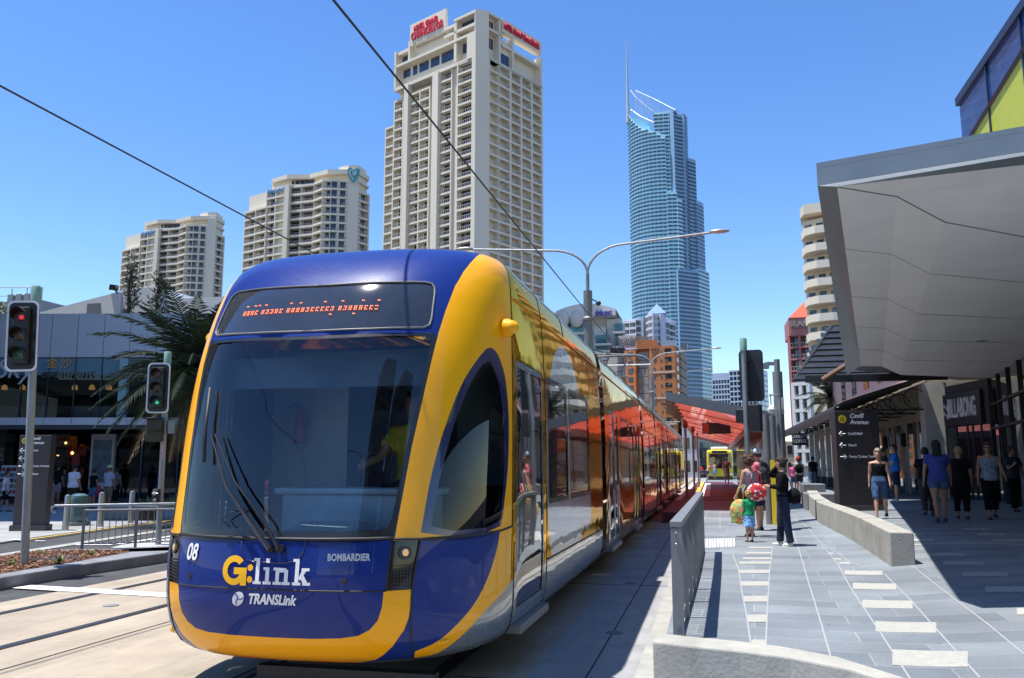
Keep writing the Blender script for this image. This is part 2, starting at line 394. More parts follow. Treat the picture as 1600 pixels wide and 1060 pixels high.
# front yellow versus gold side: the paint turns from the mask into the coated side film behind the cab seam
fy = LB['yellow']; cc = V[fy].mean(1); side_m = (cc[:, 0] > 2.17)
for sg_ in (1, -1):
    tmesh('side_panel', V, fy[side_m], m_yside, tram, sides=(sg_,)); tmesh('front_mask', V, fy[~side_m], m_yel, tram, sides=(sg_,))
wso = part('windscreen', 'glass', m_ws, .004); part('windscreen_surround', 'frit', m_black, .002)
dst = part('destination_window', 'dest', m_dest, .004)
tmesh('cab_side_window', V, LB['cabglass'], m_cabglass, tram, sides=(1,), inset=.004); tmesh('cab_side_window', V, LB['cabglass'], pm('cab_window_far', (.02,.03,.035), .7, var=0), tram, sides=(-1,), inset=.004); part('cab_window_frame', 'cabframe', m_navy, .001)
part('headlight_housing', 'lamp', pm('lamp_housing_black', (.006,.006,.007), .12, 0, .3, 0), .006); part('bumper', 'bumper', m_yel); part('nose_panel', 'noseblue', m_blue)
part('roof_front', 'topblue', m_blue); part('corner_panel', 'corner', m_blue); part('cab_skirt', 'grey', m_grey)
part('silver_emblem', 'silver', m_silver); part('silver_emblem', 'silver2', m_silver); part('side_skirt', 'skirt', m_grey); part('roof_panel', 'roof', m_silver)
for sgn in (1, -1):
    d = tmesh('door', V, LB['doorg'], m_dglass, tram, sides=(sgn,), inset=.012); tmesh('door_frame', V, LB['doorf'], m_grey, d, sides=(sgn,), inset=.003)
    for k, f in (('w1', 'wf1'), ('w2', 'wf2')):
        d = tmesh('window', V, LB[k], m_dglass, tram, sides=(sgn,), inset=.01); tmesh('window_frame', V, LB[f], m_black, d, sides=(sgn,), inset=-.002)
# panel gaps and beads
mb = MB()
tline(mb, [(0,.224+.315),(.4,.537),(.79,.532)], .006, -.001)
mb2 = MB(); tline(mb2, [(.79,.532),(.80,.70),(.812,.856)], .006, -.001); tline(mb2, [(1.005,.845),(.985,.68),(.965,.53),(.955,.35),(.952,.2),(.958,.11),(.955,.02)], .008, -.001)
tline(mb2, [(.82,.862),(1.0,.855),(1.90,.856),(2.17,.872)], .009, 0); mb.add(mb2.v, mb2.f)
tline(mb, [(0,.862),(.4,.864),(.82,.868)], .011, 0); tline(mb, [(2.17,.872),(2.17,3.10)], .006, 0)
tline(mb, [(3.58,.02),(3.58,3.1)], .005, 0); tline(mb, [(2.24,.02),(2.24,.75)], .005, 0)
tline(mb, [(3.62,.47),(6.9,.46),(E_-.02,.46)], .009, 0); tline(mb, [(4.9,2.78),(4.9,3.2)], .006, 0)
mb.build('panel_gaps', m_rub, tram, smooth='all')
mb = MB(); tline(mb, dest, .009, .001, closed=False); mb.build('destination_bead', pm('grey_bead', (.13,.13,.14), .45), tram, smooth='all')
mb = MB(); tline(mb, [(2.17,2.74),(E_-.05,2.74)], .013, .004); mb.build('gutter_rail', m_yside, tram, smooth='all')
# marker dome and low lamp on the yellow corner
def tpt(s, v, out=0.):
    p = tsurf(s, v)+tnorm(abs(s), v)*np.array([1 if s >= 0 else -1, 1, 1])*out; return Vector(p.tolist())
for sgn in (1, -1):
    p = tpt(sgn*1.93, 2.44, .03); mb = MB(); mb.ell(p, (.07,.075,.075), 16, 10); mb.ell(p+Vector((sgn*.03,-.02,0)), (.075,.06,.06), 16, 10); mb.build('camera_dome', m_yel, tram, smooth='all')
    p = tpt(sgn*1.2, .135, -.03); mb = MB(); mb.ell(p, (.065,.065,.035), 14, 8); mb.build('side_marker', m_yel, tram, smooth='all')
# headlights: lit lamp and LED grid
m_led = pm('lamp_dots', (.05,.05,.052), .3, 0, 0, 0)
m_hl = pm('headlight_lens', (.40,.26,.15), .12, .4, .6, 0, emit=(1,.62,.3), es=.25)
for sgn in (1, -1):
    p = tpt(sgn*.905, .772, .0); n_ = Vector((tnorm(.905,.772)*np.array([sgn,1,1])).tolist())
    mb = MB(); mb.ell(p-n_*.02, (.035,.032,.035), 16, 10); h = mb.build('headlight', m_hl, tram, smooth='all')
    mb = MB(); mb.tube([p+n_*.0, p+n_*.004], .046, 20); mb.build('lamp_ring', pm('lamp_chrome', (.04,.04,.04), .3, .3), h)
    mb = MB()
    for i in range(6):
        for j in range(7): mb.box(tpt(sgn*(.84+i*.022), .69-j*.022, .003), (.007,.006,.008))
    mb.build('lamp_dots', m_led, tram)
# tow eye covers
mb = MB()
for s_, v_ in ((-.62,.60),(.52,.60)):
    mb = MB(); mb.lathe(tpt(s_, v_, 0.), [(.02,-.006),(.02,.004),(.012,.006)], 14, Matrix.Rotation(R_(90), 4, 'X')); mb.build('tow_socket', m_rub, tram, smooth=True)
# lettering
m_wht = pm('white_lettering', (.82,.82,.82), .5, 0, 0, 0); m_ylet = pm('yellow_lettering', (.93,.47,.004), .4, 0, 0, 0)
def ttext(name, body, s, v, size, mat, **k):
    p = tpt(s, v, .006); q = tpt(s+.05, v, .006); q0 = tpt(s-.05, v, .006); u = tpt(s, v+.05, .006)-tpt(s, v-.05, .006)
    return text(name, body, size, mat, frame_m(p, q-q0, u.normalized()), tram, ext=.002, **k)
ttext('fleet_number', '08', -.625, .752, .155, m_wht, bold=.002, shear=.12, sx=.75)
# the yellow G, drawn as a ring with a bar
def arcG(s, v, r0, r1):
    mb = MB(); P = []
    N_ = 30; a0 = R_(42); a1 = R_(350)
    def at_(r, a): return tpt(s+r*math.cos(a), v+r*math.sin(a)*1.08, .007)
    for i in range(N_):
        a = a0+(a1-a0)*i/N_; b = a0+(a1-a0)*(i+1)/N_
        mb.quad(at_(r0, a), at_(r1, a), at_(r1, b), at_(r0, b))
    def q(x0, y0, x1, y1): mb.quad(tpt(s+x0, v+y0, .0075), tpt(s+x1, v+y0, .0075), tpt(s+x1, v+y1, .0075), tpt(s+x0, v+y1, .0075))
    q(.0, -.025, r1*1.08, .018); q(r0, -r1*1.08, r1*1.08, -.02)
    return mb
g = arcG(-.245, .655, .05, .088)
for dv_ in (-.055, .02):
    c = (-.125, .655+dv_); g.add([tuple(tpt(c[0]+.02*math.cos(a), c[1]+.021*math.sin(a), .007)) for a in np.linspace(0, 2*math.pi, 16, endpoint=False)], [tuple(range(16))])
g.build('letter_g', m_ylet, tram)
lk = MB()
def bar(x0, y0, x1, y1): lk.quad(tpt(x0, y0, .007), tpt(x1, y0, .007), tpt(x1, y1, .007), tpt(x0, y1, .007))
B0 = .572; xh = .108; ah = .165; t_ = .026; sf = .018
def serif(x, y): bar(x-.016, y, x+t_+.016, y+sf)
x = -.085
bar(x, B0, x+t_, B0+ah); serif(x, B0); bar(x-.016, B0+ah-sf, x, B0+ah); x += .072
bar(x, B0, x+t_, B0+xh); serif(x, B0); bar(x-.016, B0+xh-sf, x, B0+xh); bar(x, B0+ah-.028, x+t_, B0+ah); x += .072
bar(x, B0, x+t_, B0+xh); serif(x, B0); bar(x-.016, B0+xh-sf, x, B0+xh)
bar(x+t_, B0+xh-.03, x+.075, B0+xh-.002); bar(x+.062, B0, x+.062+t_, B0+xh-.012); serif(x+.062, B0); x += .135
bar(x, B0, x+t_, B0+ah); serif(x, B0); bar(x-.016, B0+ah-sf, x, B0+ah)
lk.quad(tpt(x+t_, B0+.045, .007), tpt(x+t_+.012, B0+.03, .007), tpt(x+.088, B0+xh, .007), tpt(x+.055, B0+xh, .007))
lk.quad(tpt(x+t_+.008, B0+.062, .007), tpt(x+.062, B0, .007), tpt(x+.098, B0, .007), tpt(x+.052, B0+.078, .007))
bar(x+.055, B0, x+.108, B0+sf); bar(x+.045, B0+xh-sf, x+.098, B0+xh)
lk.build('link_lettering', m_wht, tram)
ttext('operator_lettering', 'TRANSLink', .035, .474, .088, m_wht, bold=.003, shear=.25, sx=.80)
lg = MB(); c = (-.205,.474)
lg.add([tuple(tpt(c[0]+.042*math.cos(a)+.01*math.sin(a), c[1]+.046*math.sin(a), .007)) for a in np.linspace(0, 2*math.pi, 20, endpoint=False)], [tuple(range(20))])
lo = lg.build('round_emblem', m_wht, tram)
lg = MB()
for k in range(3):
    a0 = R_(90+120*k); P = [(0.,0.)]
    pts = [(c[0]+r*math.cos(a0+r*18), c[1]+r*math.sin(a0+r*18), ) for r in np.linspace(0,.042,6)]
    for (xa, ya), (xb, yb_) in zip(pts[:-1], pts[1:]):
        lg.tube([tpt(xa, ya, .009), tpt(xb, yb_, .009)], .0035, 4)
lg.build('emblem_curve', m_blue, lo)
ttext('maker_lettering', 'BOMBARDIER', .54, .748, .062, pm('chrome_lettering', (.42,.42,.46), .3, .6, 0, 0), bold=.002, sx=.70, space=1.05)
# destination LED text
m_ledo = pm('orange_leds', (.9,.18,.03), .5, 0, 0, 0, emit=(1,.2,.03), es=.6)
rng = random.Random(3); mb = MB()
def dot(s, v): p = tpt(s, v, .006); mb.box(p, (.0075,.004,.008), rx=-.5)
word = "Gold Coast University Hospital"
xs = -.62
FONT = {'u':[(0,0),(0,1),(2,0),(2,1),(1,0)]}
for ch in word:
    if ch == ' ': xs += .022; continue
    for j in range(3):
        for i in range(2):
            if j != 1 or rng.random() < .8: dot(xs+i*.0145, 2.485+j*.0135)
    if ch in 'GCUlHdi':
        dot(xs+.006, 2.56); dot(xs+.018, 2.56)
    if ch in 'yp':
        dot(xs, 2.45); dot(xs+.012, 2.45)
    xs += .0405
tag(mb.build('destination_leds', m_ledo, tram), kind='stuff')
mb = MB(); PS = [(-.70,2.42),(.66,2.42),(.66,2.66),(-.62,2.66)]
mb.quad(*[tpt(a, b, .001) for a, b in PS])
# wiper: two long arms on the windscreen with blade
mb = MB(); piv = tpt(.02,.80,.05)
mb.tube([tpt(.02,.80,-.02), piv], .028, 12); mb.tube([tpt(.09,.80,-.02), tpt(.09,.80,.05)], .028, 12)
mb.tube([tpt(.03,.795,.06), tpt(-.10,.93,.07), tpt(-.34,1.18,.075), tpt(-.56,1.55,.06)], [.018,.015,.010,.006], 6)
mb.tube([tpt(.09,.795,.06), tpt(-.02,.96,.075), tpt(-.28,1.22,.08), tpt(-.52,1.55,.065)], [.014,.010,.008,.006], 6)
wp = mb.build('wiper', m_black, tram, smooth=True)
mb = MB(); mb.tube([tpt(-.70,1.9,.04), tpt(-.66,1.62,.04), tpt(-.60,1.36,.045)], .012, 6); mb.build('wiper_blade', m_rub, wp, smooth='all')
mb = MB(); mb.tube([tpt(-.2,1.05,.03), tpt(-.3,1.02,.045), tpt(-.36,.98,.05), tpt(-.3,.93,.03)], .005, 5); mb.build('wiper_hose', m_rub, wp, smooth='all')
mb = MB(); tline(mb, [(-.0,.70),(.02,.70)], .003); 
# recess line under the wiper
mb = MB()
P_ = [(-.22,.865),(-.20,.77),(-.16,.725),(-.1,.71),(.12,.71),(.2,.73),(.235,.78),(.25,.865)]
X_ = [tpt(a, b, .0) for a, b in P_]; mb.tube(X_, .006, 5); mb.build('wiper_recess', m_navy, tram, smooth='all')

# ---- the cab's inside
m_in = pm('cab_lining', (.62,.68,.72), .6); m_ind = pm('cab_dark', (.025,.03,.04), .6); m_desk = pm('cab_desk', (.62,.76,.84), .4)
mb = MB(); mb.bb((XC-1.18,7.35,.5),(XC-.42,7.40,2.72)); mb.build('cab_partition', m_in, tram)
mb = MB(); mb.bb((XC+.66,7.30,.5),(XC+1.17,7.352,2.72)); mb.build('cab_locker', pm('locker_teal', (.22,.33,.37), .5), tram)
mb = MB(); mb.bb((XC+.8,6.5,.5),(XC+1.12,7.29,1.45)); mb.build('side_console', m_ind, tram, bevel=.02)
mb = MB(); mb.bb((XC-.42,7.36,.5),(XC+1.18,7.40,2.72)); mb.build('cab_rear_window', pm('cab_blue_glass', (.03,.05,.085), .1, 0, .6, 0), tram)
mb = MB(); mb.bb((XC-.95,6.45,2.52),(XC+.95,7.36,2.56)); mb.build('cab_ceiling', m_in, tram)
mb = MB(); mb.bb((XC-.98,6.02,2.22),(XC+.92,6.05,2.46)); mb.build('sun_blind', pm('blind_cloth', (.30,.34,.38), .8), tram)
mb = MB(); mb.bb((XC-1.1,6.5,.40),(XC+1.1,7.36,.46)); mb.build('cab_floor', m_ind, tram)
mb = MB(); mb.prism([(XC-.85,5.62),(XC+.85,5.62),(XC+.9,5.95),(XC+.62,6.05),(XC-.62,6.05),(XC-.9,5.95)], .98, 1.10); mb.build('dashboard', m_ind, tram)
mb = MB(); mb.bb((XC-.5,6.15,1.40),(XC+.85,6.50,1.45)); mb.bb((XC-.45,6.2,.5),(XC+.8,6.48,1.4)); mb.build('control_desk', m_desk, tram, bevel=.02)
mb = MB(); mb.add([(XC-.12,5.55,1.10),(XC+.42,5.55,1.10),(XC+.45,5.85,1.22),(XC+.16,5.95,1.36),(XC-.1,5.85,1.22)], [(0,1,2,3,4)]); mb.build('dash_cover', m_desk, tram)
mb = MB(); mb.lathe((XC-.32,6.35,2.38), [(.02,-.07),(.05,-.05),(.065,0),(.07,.05),(.07,.08)], 16); mb.build('ceiling_camera', pm('offwhite_plastic', (.7,.7,.68), .4), tram, smooth=True)
mb = MB(); mb.lathe((XC-.83,7.22,1.82), [(.055,0),(.06,.03),(.06,.26),(.03,.31),(.02,.33)], 14); fe = mb.build('fire_extinguisher', pm('red_enamel', (.5,.02,.02), .3, 0, .5), tram, smooth=True)
mb = MB(); mb.tube([(XC-.83,7.22,2.14),(XC-.87,7.18,2.18),(XC-.93,7.15,2.15)], .015, 6); mb.build('nozzle', m_rub, fe)
mb = MB(); mb.bb((XC+.22,6.95,.46),(XC+.72,7.02,1.55)); mb.bb((XC+.22,6.55,.95),(XC+.72,7.0,1.03)); mb.bb((XC+.40,6.7,.46),(XC+.54,6.84,.95)); mb.build('driver_seat', m_ind, tram, bevel=.02)
mb = MB(); mb.bb((XC+1.0,5.95,.9),(XC+1.14,6.9,1.05)); mb.build('cab_side_ledge', m_ind, tram)
# ---- underframe
mb = MB(); mb.bb((XC-.95,6.8,.16),(XC+.95,49,.30)); mb.build('underframe', m_black, tram)
mb = MB(); mb.bb((XC-.35,5.75,.13),(XC+.98,5.86,.21)); mb.build('guard_bar', pm('guard_metal', (.05,.05,.055), .5, .5), tram)
for yb_ in (9.7,26.9,41.5):
    for sg_ in (-1,1):
        for dy_ in (-.9,.9):
            mb = MB(); mb.lathe((XC+sg_*.72,yb_+dy_,.3), [(.3,-.06),(.3,.05),(.26,.06)], 20, Matrix.Rotation(R_(90),4,'Y')); mb.build('wheel', pm('wheel_steel', (.08,.07,.07), .5, .6), tram, smooth=True)
# door step and steps
m_step = pm('step_aluminium', (.20,.205,.21), .5, .4)
# ---- following modules (straight), each cut from the same section
vgm = np.concatenate([np.linspace(0, 3.0, 14), np.linspace(3.06, VM, 12)])
def module(y0, y1, kind):
    """y0..y1 in world; built in s-space from S0 then moved"""
    L_ = y1-y0; s0 = S0+.02; E = s0+L_
    regs = [('roof', [(s0-.0,3.24),(s0,VM),(E,VM),(E,3.24)])]
    frames = []; g = []
    def dr(a, b): g.append((('D%d' % len(g)), rrect(s0+a+.05, s0+b-.05, .22, 2.16, .03, 2), rrect(s0+a, s0+b, .12, 2.215, .03, 2), 'door'))
    def wn(a, b): g.append((('W%d' % len(g)), rrect(s0+a+.05, s0+b-.05, 1.03, 2.16, .05, 2), rrect(s0+a, s0+b, .98, 2.21, .07, 2), 'window'))
    if kind == 'doors':
        dr(.55, 1.2); dr(1.22, 1.87); wn(2.25, L_-3.0 if L_ > 6 else L_-2.4); dr(L_-1.9, L_-1.25); dr(L_-1.23, L_-.58)
        if L_ > 6.2: wn(L_-2.9, L_-2.1)
    else:
        wn(.3, L_/2-.1); wn(L_/2+.1, L_-.3)
        regs.append(('skirt', [(s0,0),(s0,.46),(E,.46),(E,0)]))
    for k, a, b, t in g: regs.insert(0, (k+'f', b)); regs.insert(0, (k, a))
    regs.append(('low', [(s0,0),(s0,.13),(E,.13),(E,0)]))
    V, LB = partition((s0, E), vgm, .4, .1, regs, 'body', np.linspace(s0, E, 12))
    dy = y0-YC-.02
    tmesh('roof_panel', V, LB['roof'], m_silver, tram, dy=dy)
    for sg_ in (1, -1): tmesh('side_panel', V, LB['body'], m_yside, tram, dy=dy, sides=(sg_,))
    for kk in ('skirt', 'low'):
        if kk in LB: tmesh('side_skirt', V, LB[kk], m_grey, tram, dy=dy)
    for sgn in (1, -1):
        for k, a, b, t in g:
            d = tmesh(t, V, LB[k], m_dglass, tram, sides=(sgn,), inset=.01, dy=dy); tmesh(t+'_frame', V, LB[k+'f'], m_black if t == 'window' else m_grey, d, sides=(sgn,), inset=-.002 if t == 'window' else .003, dy=dy)
    for sgn in (1,):
        for k, a, b, t in g:
            if t == 'door':
                mb = MB(); p0 = min(q[0] for q in b)+dy-S0+YC; p1 = max(q[0] for q in b)+dy-S0+YC
                mb.bb((XC+1.24,p0,.31),(XC+1.36,p1+.02,.38)); mb.build('door_step', m_step, tram, bevel=.008)
    mb = MB(); tline(mb, [(s0+.02,2.74),(E-.02,2.74)], .013, .004, dy=dy); mb.build('gutter_rail', m_yside, tram, smooth='all')
def gangway(y0, y1):
    s0 = S0+.02; V, LB = partition((s0, s0+y1-y0), vgm, .1, .1, [], 'b', np.linspace(s0, s0+y1-y0, 4))
    o = tmesh('gangway', V, LB['b'], m_rub, tram, inset=.07, dy=y0-YC-.02)
    mb = MB()
    for k in range(1, 5):
        y = y0+(y1-y0)*k/5; tline(mb, [(s0,.05),(s0,3.3)], .02, -.06, dy=y-YC-.02)
    mb.build('bellows_rib', m_rub, o, smooth='all')
mb = MB(); mb.bb((XC+1.22,6.78,.30),(XC+1.36,7.95,.37)); mb.build('door_step', m_step, tram, bevel=.008)
yy = [12.25,12.75,19.6,20.1,24.6,25.1,31.9,32.4,36.9,37.4,44.2,44.7,49.5]
kinds = ['doors','plain','doors','plain','doors','plain']
for i in range(6):
    gangway(yy[2*i], yy[2*i+1]); module(yy[2*i+1], yy[2*i+2], kinds[i])
mb = MB(); mb.bb((XC-1.2,49.5,.3),(XC+1.2,49.56,3.3)); mb.build('rear_bulkhead', m_blue, tram)
# pantograph folded up to the contact wire on the fourth module
mb = MB(); yb_ = 27.0
for sx_ in (-.45,.45): mb.tube([(XC+sx_,yb_,3.5),(XC+sx_*.8,yb_-1.3,4.3),(XC+sx_*.6,yb_+.1,5.05)], .035, 6)
mb.tube([(XC-.85,yb_+.1,5.05),(XC-.6,yb_+.1,5.12),(XC+.6,yb_+.1,5.12),(XC+.85,yb_+.1,5.05)], .04, 6); mb.tube([(XC-.5,yb_-1.3,4.3),(XC+.5,yb_-1.3,4.3)], .03, 6)
mb.build('pantograph', m_black, tram, smooth=True)
# ================================================================ GROUND
m_asph = pm('asphalt', (.062,.063,.068), .9, var=.22, vs=2.2, bump=.35, bs=90)
m_slab = pm('track_concrete', (.36,.305,.235), .85, var=.1, vs=1.3, bump=.12, bs=60)
def worn(m, k=.8):
    nt = m.node_tree; b = nt.nodes['Principled BSDF']; L = nt.links.new; src = b.inputs['Base Color'].links[0].from_socket
    tc = _n(nt, 'ShaderNodeTexCoord'); mp = _n(nt, 'ShaderNodeMapping'); mp.inputs['Scale'].default_value = (1.6, .12, 1); L(tc.outputs['Object'], mp.inputs[0])
    n1 = _n(nt, 'ShaderNodeTexNoise', i_Scale=1.5, i_Detail=8., i_Roughness=.7); L(mp.outputs[0], n1.inputs[0]); r1 = _n(nt, 'ShaderNodeMapRange'); L(n1.outputs[0], r1.inputs[0]); r1.inputs[1].default_value = .35; r1.inputs[2].default_value = .65; r1.inputs[3].default_value = k; r1.inputs[4].default_value = 1.06
    n2 = _n(nt, 'ShaderNodeTexNoise', i_Scale=3.5, i_Detail=10., i_Roughness=.8); L(tc.outputs['Object'], n2.inputs[0]); r2 = _n(nt, 'ShaderNodeMapRange'); L(n2.outputs[0], r2.inputs[0]); r2.inputs[1].default_value = .30; r2.inputs[2].default_value = .45; r2.inputs[3].default_value = .75; r2.inputs[4].default_value = 1.
    mu = _n(nt, 'ShaderNodeMath', operation='MULTIPLY'); L(r1.outputs[0], mu.inputs[0]); L(r2.outputs[0], mu.inputs[1])
    v = _n(nt, 'ShaderNodeVectorMath', operation='SCALE'); L(src, v.inputs[0]); L(mu.outputs[0], v.inputs['Scale']); L(v.outputs[0], b.inputs['Base Color']); return m
worn(m_slab); worn(m_asph, .7)
m_slab2 = pm('track_concrete_grey', (.31,.31,.315), .8, var=.12, vs=1.6, bump=.12, bs=60)
m_kerb = pm('kerb_concrete', (.20,.21,.23), .9, var=.16, vs=3, bump=.3, bs=50)
m_conc = pm('cast_concrete', (.36,.35,.31), .85, var=.14, vs=2.5, bump=.2, bs=40)
m_concd = pm('cast_concrete_grey', (.20,.205,.21), .85, var=.14, vs=2.5, bump=.2, bs=40)
m_wline = pm('road_paint_white', (.72,.72,.70), .7, var=.1, vs=14)
m_yline = pm('road_paint_yellow', (.62,.42,.06), .7, var=.1, vs=14)
m_steelr = pm('rail_steel', (.10,.10,.11), .35, .7, var=.15, vs=6)
m_gap = pm('dark_joint', (.02,.02,.022), .9, var=0)
worn(m_conc, .9); worn(m_slab2, .8)
struct('ground', MB().quad((-1500,-300,-.03),(1500,-300,-.03),(1500,3000,-.03),(-1500,3000,-.03)), m_asph)
struct('road', MB().quad((-60,-30,-.012),(-.5,-30,-.012),(-.5,140,-.012),(-60,140,-.012)), m_asph)
struct('track_slab', MB().quad((-8.35,-20,0),(-1.45,-20,0),(-1.45,120,0),(-8.35,120,0)), m_slab)
struct('track_margin', MB().quad((-1.45,-20,.002),(-.62,-20,.002),(-.62,120,.002),(-1.45,120,.002)), m_slab2)
mb = MB()
for x in (-7.73,-6.28,-3.59,-2.15):
    mb.bb((x-.035,-20,-.01),(x+.035,120,.006))
struct('tram_rails', mb, m_steelr)
mb = MB()
for x in (-7.73,-6.28,-3.59,-2.15):
    for d in (.058,-.052): mb.bb((x+d-.013,-20,-.01),(x+d+.013,120,.0045))
for x in (-5.6,-1.0): mb.bb((x-.006,-20,-.01),(x+.006,120,.005))
for k in range(-2, 14): mb.bb((-2.0,k*5.4+1.2,-.01),(-.63,k*5.4+1.208,.0055))
struct('slab_joints', mb, m_gap)
for k, (x, y, lb) in enumerate(((-.98,8.6,'small round drain cap in the slab nearest the tram door'),(-1.15,12.2,'small round drain cap farther along beside the tram'),(-6.9,8.9,'small round drain cap between the left hand rails'),(-5.0,7.6,'small dark drain cap left of the tram nose'))):
    tag(MB().lathe((x,y,.0), [(.09,.0),(.09,.008),(.07,.010)], 16).build('drain_cap', m_kerb), lb, 'drain cap', 'drain caps in the slab')
# pale kerb strip and the side of the footway
m_pkerb = pm('pale_kerb', (.33,.325,.30), .85, var=.12, vs=4, bump=.15)
struct('kerb_strip', MB().bb((-.62,-5,-.02),(-.42,19,.05)), m_pkerb)
# footway sheet
def sheet(x0, x1, y0, y1, nx, ny, dz=0., fx0=None):
    mb = MB(); P = []
    for j in range(ny+1):
        for i in range(nx+1):
            y = y0+(y1-y0)*j/ny; xa = fx0(y) if fx0 else x0; x = xa+(x1-xa)*i/nx; P.append((x, y, gz(x, y)+dz))
    F = [(j*(nx+1)+i, j*(nx+1)+i+1, (j+1)*(nx+1)+i+1, (j+1)*(nx+1)+i) for j in range(ny) for i in range(nx)]
    return mb.add(P, F)
def paving(name, c, c2, c3, sx, sy, rot=0):
    m = pm(name, c, .62, var=0); nt = m.node_tree; b = nt.nodes['Principled BSDF']; L = nt.links.new
    tc = _n(nt, 'ShaderNodeTexCoord'); mp = _n(nt, 'ShaderNodeMapping'); L(tc.outputs['Object'], mp.inputs[0]); mp.inputs['Rotation'].default_value = (0, 0, rot)
    br = _n(nt, 'ShaderNodeTexBrick', offset=.37, squash=1.); L(mp.outputs[0], br.inputs[0])
    br.inputs['Scale'].default_value = 1; br.inputs['Mortar Size'].default_value = .006; br.inputs['Brick Width'].default_value = sx; br.inputs['Row Height'].default_value = sy
    br.inputs['Color1'].default_value = c+(1,); br.inputs['Color2'].default_value = c2+(1,); br.inputs['Mortar'].default_value = c3+(1,); br.inputs['Bias'].default_value = -.1
    nz = _n(nt, 'ShaderNodeTexNoise', i_Scale=85., i_Detail=4.); L(tc.outputs['Object'], nz.inputs[0])
    nz2 = _n(nt, 'ShaderNodeTexNoise', i_Scale=.9, i_Detail=5.); L(tc.outputs['Object'], nz2.inputs[0])
    r1 = _n(nt, 'ShaderNodeMapRange'); L(nz.outputs[0], r1.inputs[0]); r1.inputs[3].default_value = .62; r1.inputs[4].default_value = 1.38
    r2 = _n(nt, 'ShaderNodeMapRange'); L(nz2.outputs[0], r2.inputs[0]); r2.inputs[1].default_value = .3; r2.inputs[2].default_value = .7; r2.inputs[3].default_value = .85; r2.inputs[4].default_value = 1.15
    vo = _n(nt, 'ShaderNodeTexVoronoi', i_Scale=2.6); L(tc.outputs['Object'], vo.inputs[0]); rv = _n(nt, 'ShaderNodeMapRange'); L(vo.outputs['Distance'], rv.inputs[0])
    rv.inputs[1].default_value = .045; rv.inputs[2].default_value = .075; rv.inputs[3].default_value = .72; rv.inputs[4].default_value = 1.
    n5 = _n(nt, 'ShaderNodeTexNoise', i_Scale=.35, i_Detail=8., i_Roughness=.7); L(tc.outputs['Object'], n5.inputs[0]); r5 = _n(nt, 'ShaderNodeMapRange'); L(n5.outputs[0], r5.inputs[0]); r5.inputs[1].default_value = .42; r5.inputs[2].default_value = .62; r5.inputs[3].default_value = .86; r5.inputs[4].default_value = 1.08
    m5 = _n(nt, 'ShaderNodeMath', operation='MULTIPLY'); L(rv.outputs[0], m5.inputs[0]); L(r5.outputs[0], m5.inputs[1])
    m6 = _n(nt, 'ShaderNodeMath', operation='MULTIPLY'); L(r1.outputs[0], m6.inputs[0]); L(m5.outputs[0], m6.inputs[1])
    mu = _n(nt, 'ShaderNodeMath', operation='MULTIPLY'); L(m6.outputs[0], mu.inputs[0]); L(r2.outputs[0], mu.inputs[1])
    mx = _n(nt, 'ShaderNodeVectorMath', operation='SCALE'); L(br.outputs['Color'], mx.inputs[0]); L(mu.outputs[0], mx.inputs['Scale']); L(mx.outputs[0], b.inputs['Base Color'])
    bp = _n(nt, 'ShaderNodeBump'); bp.inputs['Strength'].default_value = .25; bp.inputs['Distance'].default_value = .004; L(nz.outputs[0], bp.inputs['Height']); L(bp.outputs[0], b.inputs['Normal'])
    return m
m_pave = paving('granite_paving', (.155,.178,.20), (.225,.25,.27), (.27,.29,.30), 1.3, .42, .04)
struct('footway', sheet(-.42, 16, 3, 90, 40, 90), m_pave)
struct('footway_side', MB().bb((-.425,-5,-.02),(-.415,20,.21)), m_pkerb)
m_joint = pm('pale_joint', (.30,.31,.32), .8, var=0)
m_wpave = pm('cream_paver', (.36,.355,.32), .7, var=.08, vs=20, bump=.1)
def z8(x, y): return gpt(1020+x/2.7586, 800+y/2.7586)
def drape(pts, dz): return [(p.x, p.y, gz(p.x, p.y)+dz) for p in pts]
def strip_line(pp, wd, dz=.004, mb=None):
    mb = mb or MB(); P = [z8(*q) for q in pp]; Q = []
    for a, b in zip(P[:-1], P[1:]):
        k = max(2, int((b-a).length/.4))
        Q += [a.lerp(b, i/k) for i in range(k)]
    Q.append(P[-1]); vs = []
    for i, p in enumerate(Q):
        t = (Q[min(i+1, len(Q)-1)]-Q[max(0, i-1)]); t.z = 0; t.normalize(); n = Vector((-t.y, t.x, 0))*wd/2
        vs += drape([p+n, p-n], dz)
    return mb.add(vs, [(2*i, 2*i+1, 2*i+3, 2*i+2) for i in range(len(Q)-1)])
mb = MB()
for L_ in ([(345,183),(370,250),(385,350),(405,450),(425,590),(440,717)], [(517,150),(503,260),(495,400),(487,600),(480,717)], [(575,20),(600,70),(625,150),(650,230),(685,350),(725,480),(775,655),(800,740)],
           [(600,10),(660,60),(735,150),(800,230),(860,340),(960,490),(1105,715),(1150,790)], [(735,140),(850,215),(1000,270),(1110,380),(1225,510),(1410,717)], [(1000,160),(1135,245),(1240,330),(1345,410),(1450,490),(1600,615)],
           [(215,178),(213,60),(250,-40)], [(290,80),(290,0),(300,-50)], [(345,183),(420,150)],[(1140,60),(1400,215),(1600,345)],[(1300,30),(1600,170)]):
    strip_line(L_, .014, mb=mb)
struct('paving_joints', mb, m_joint, kind='open')
mb = MB()
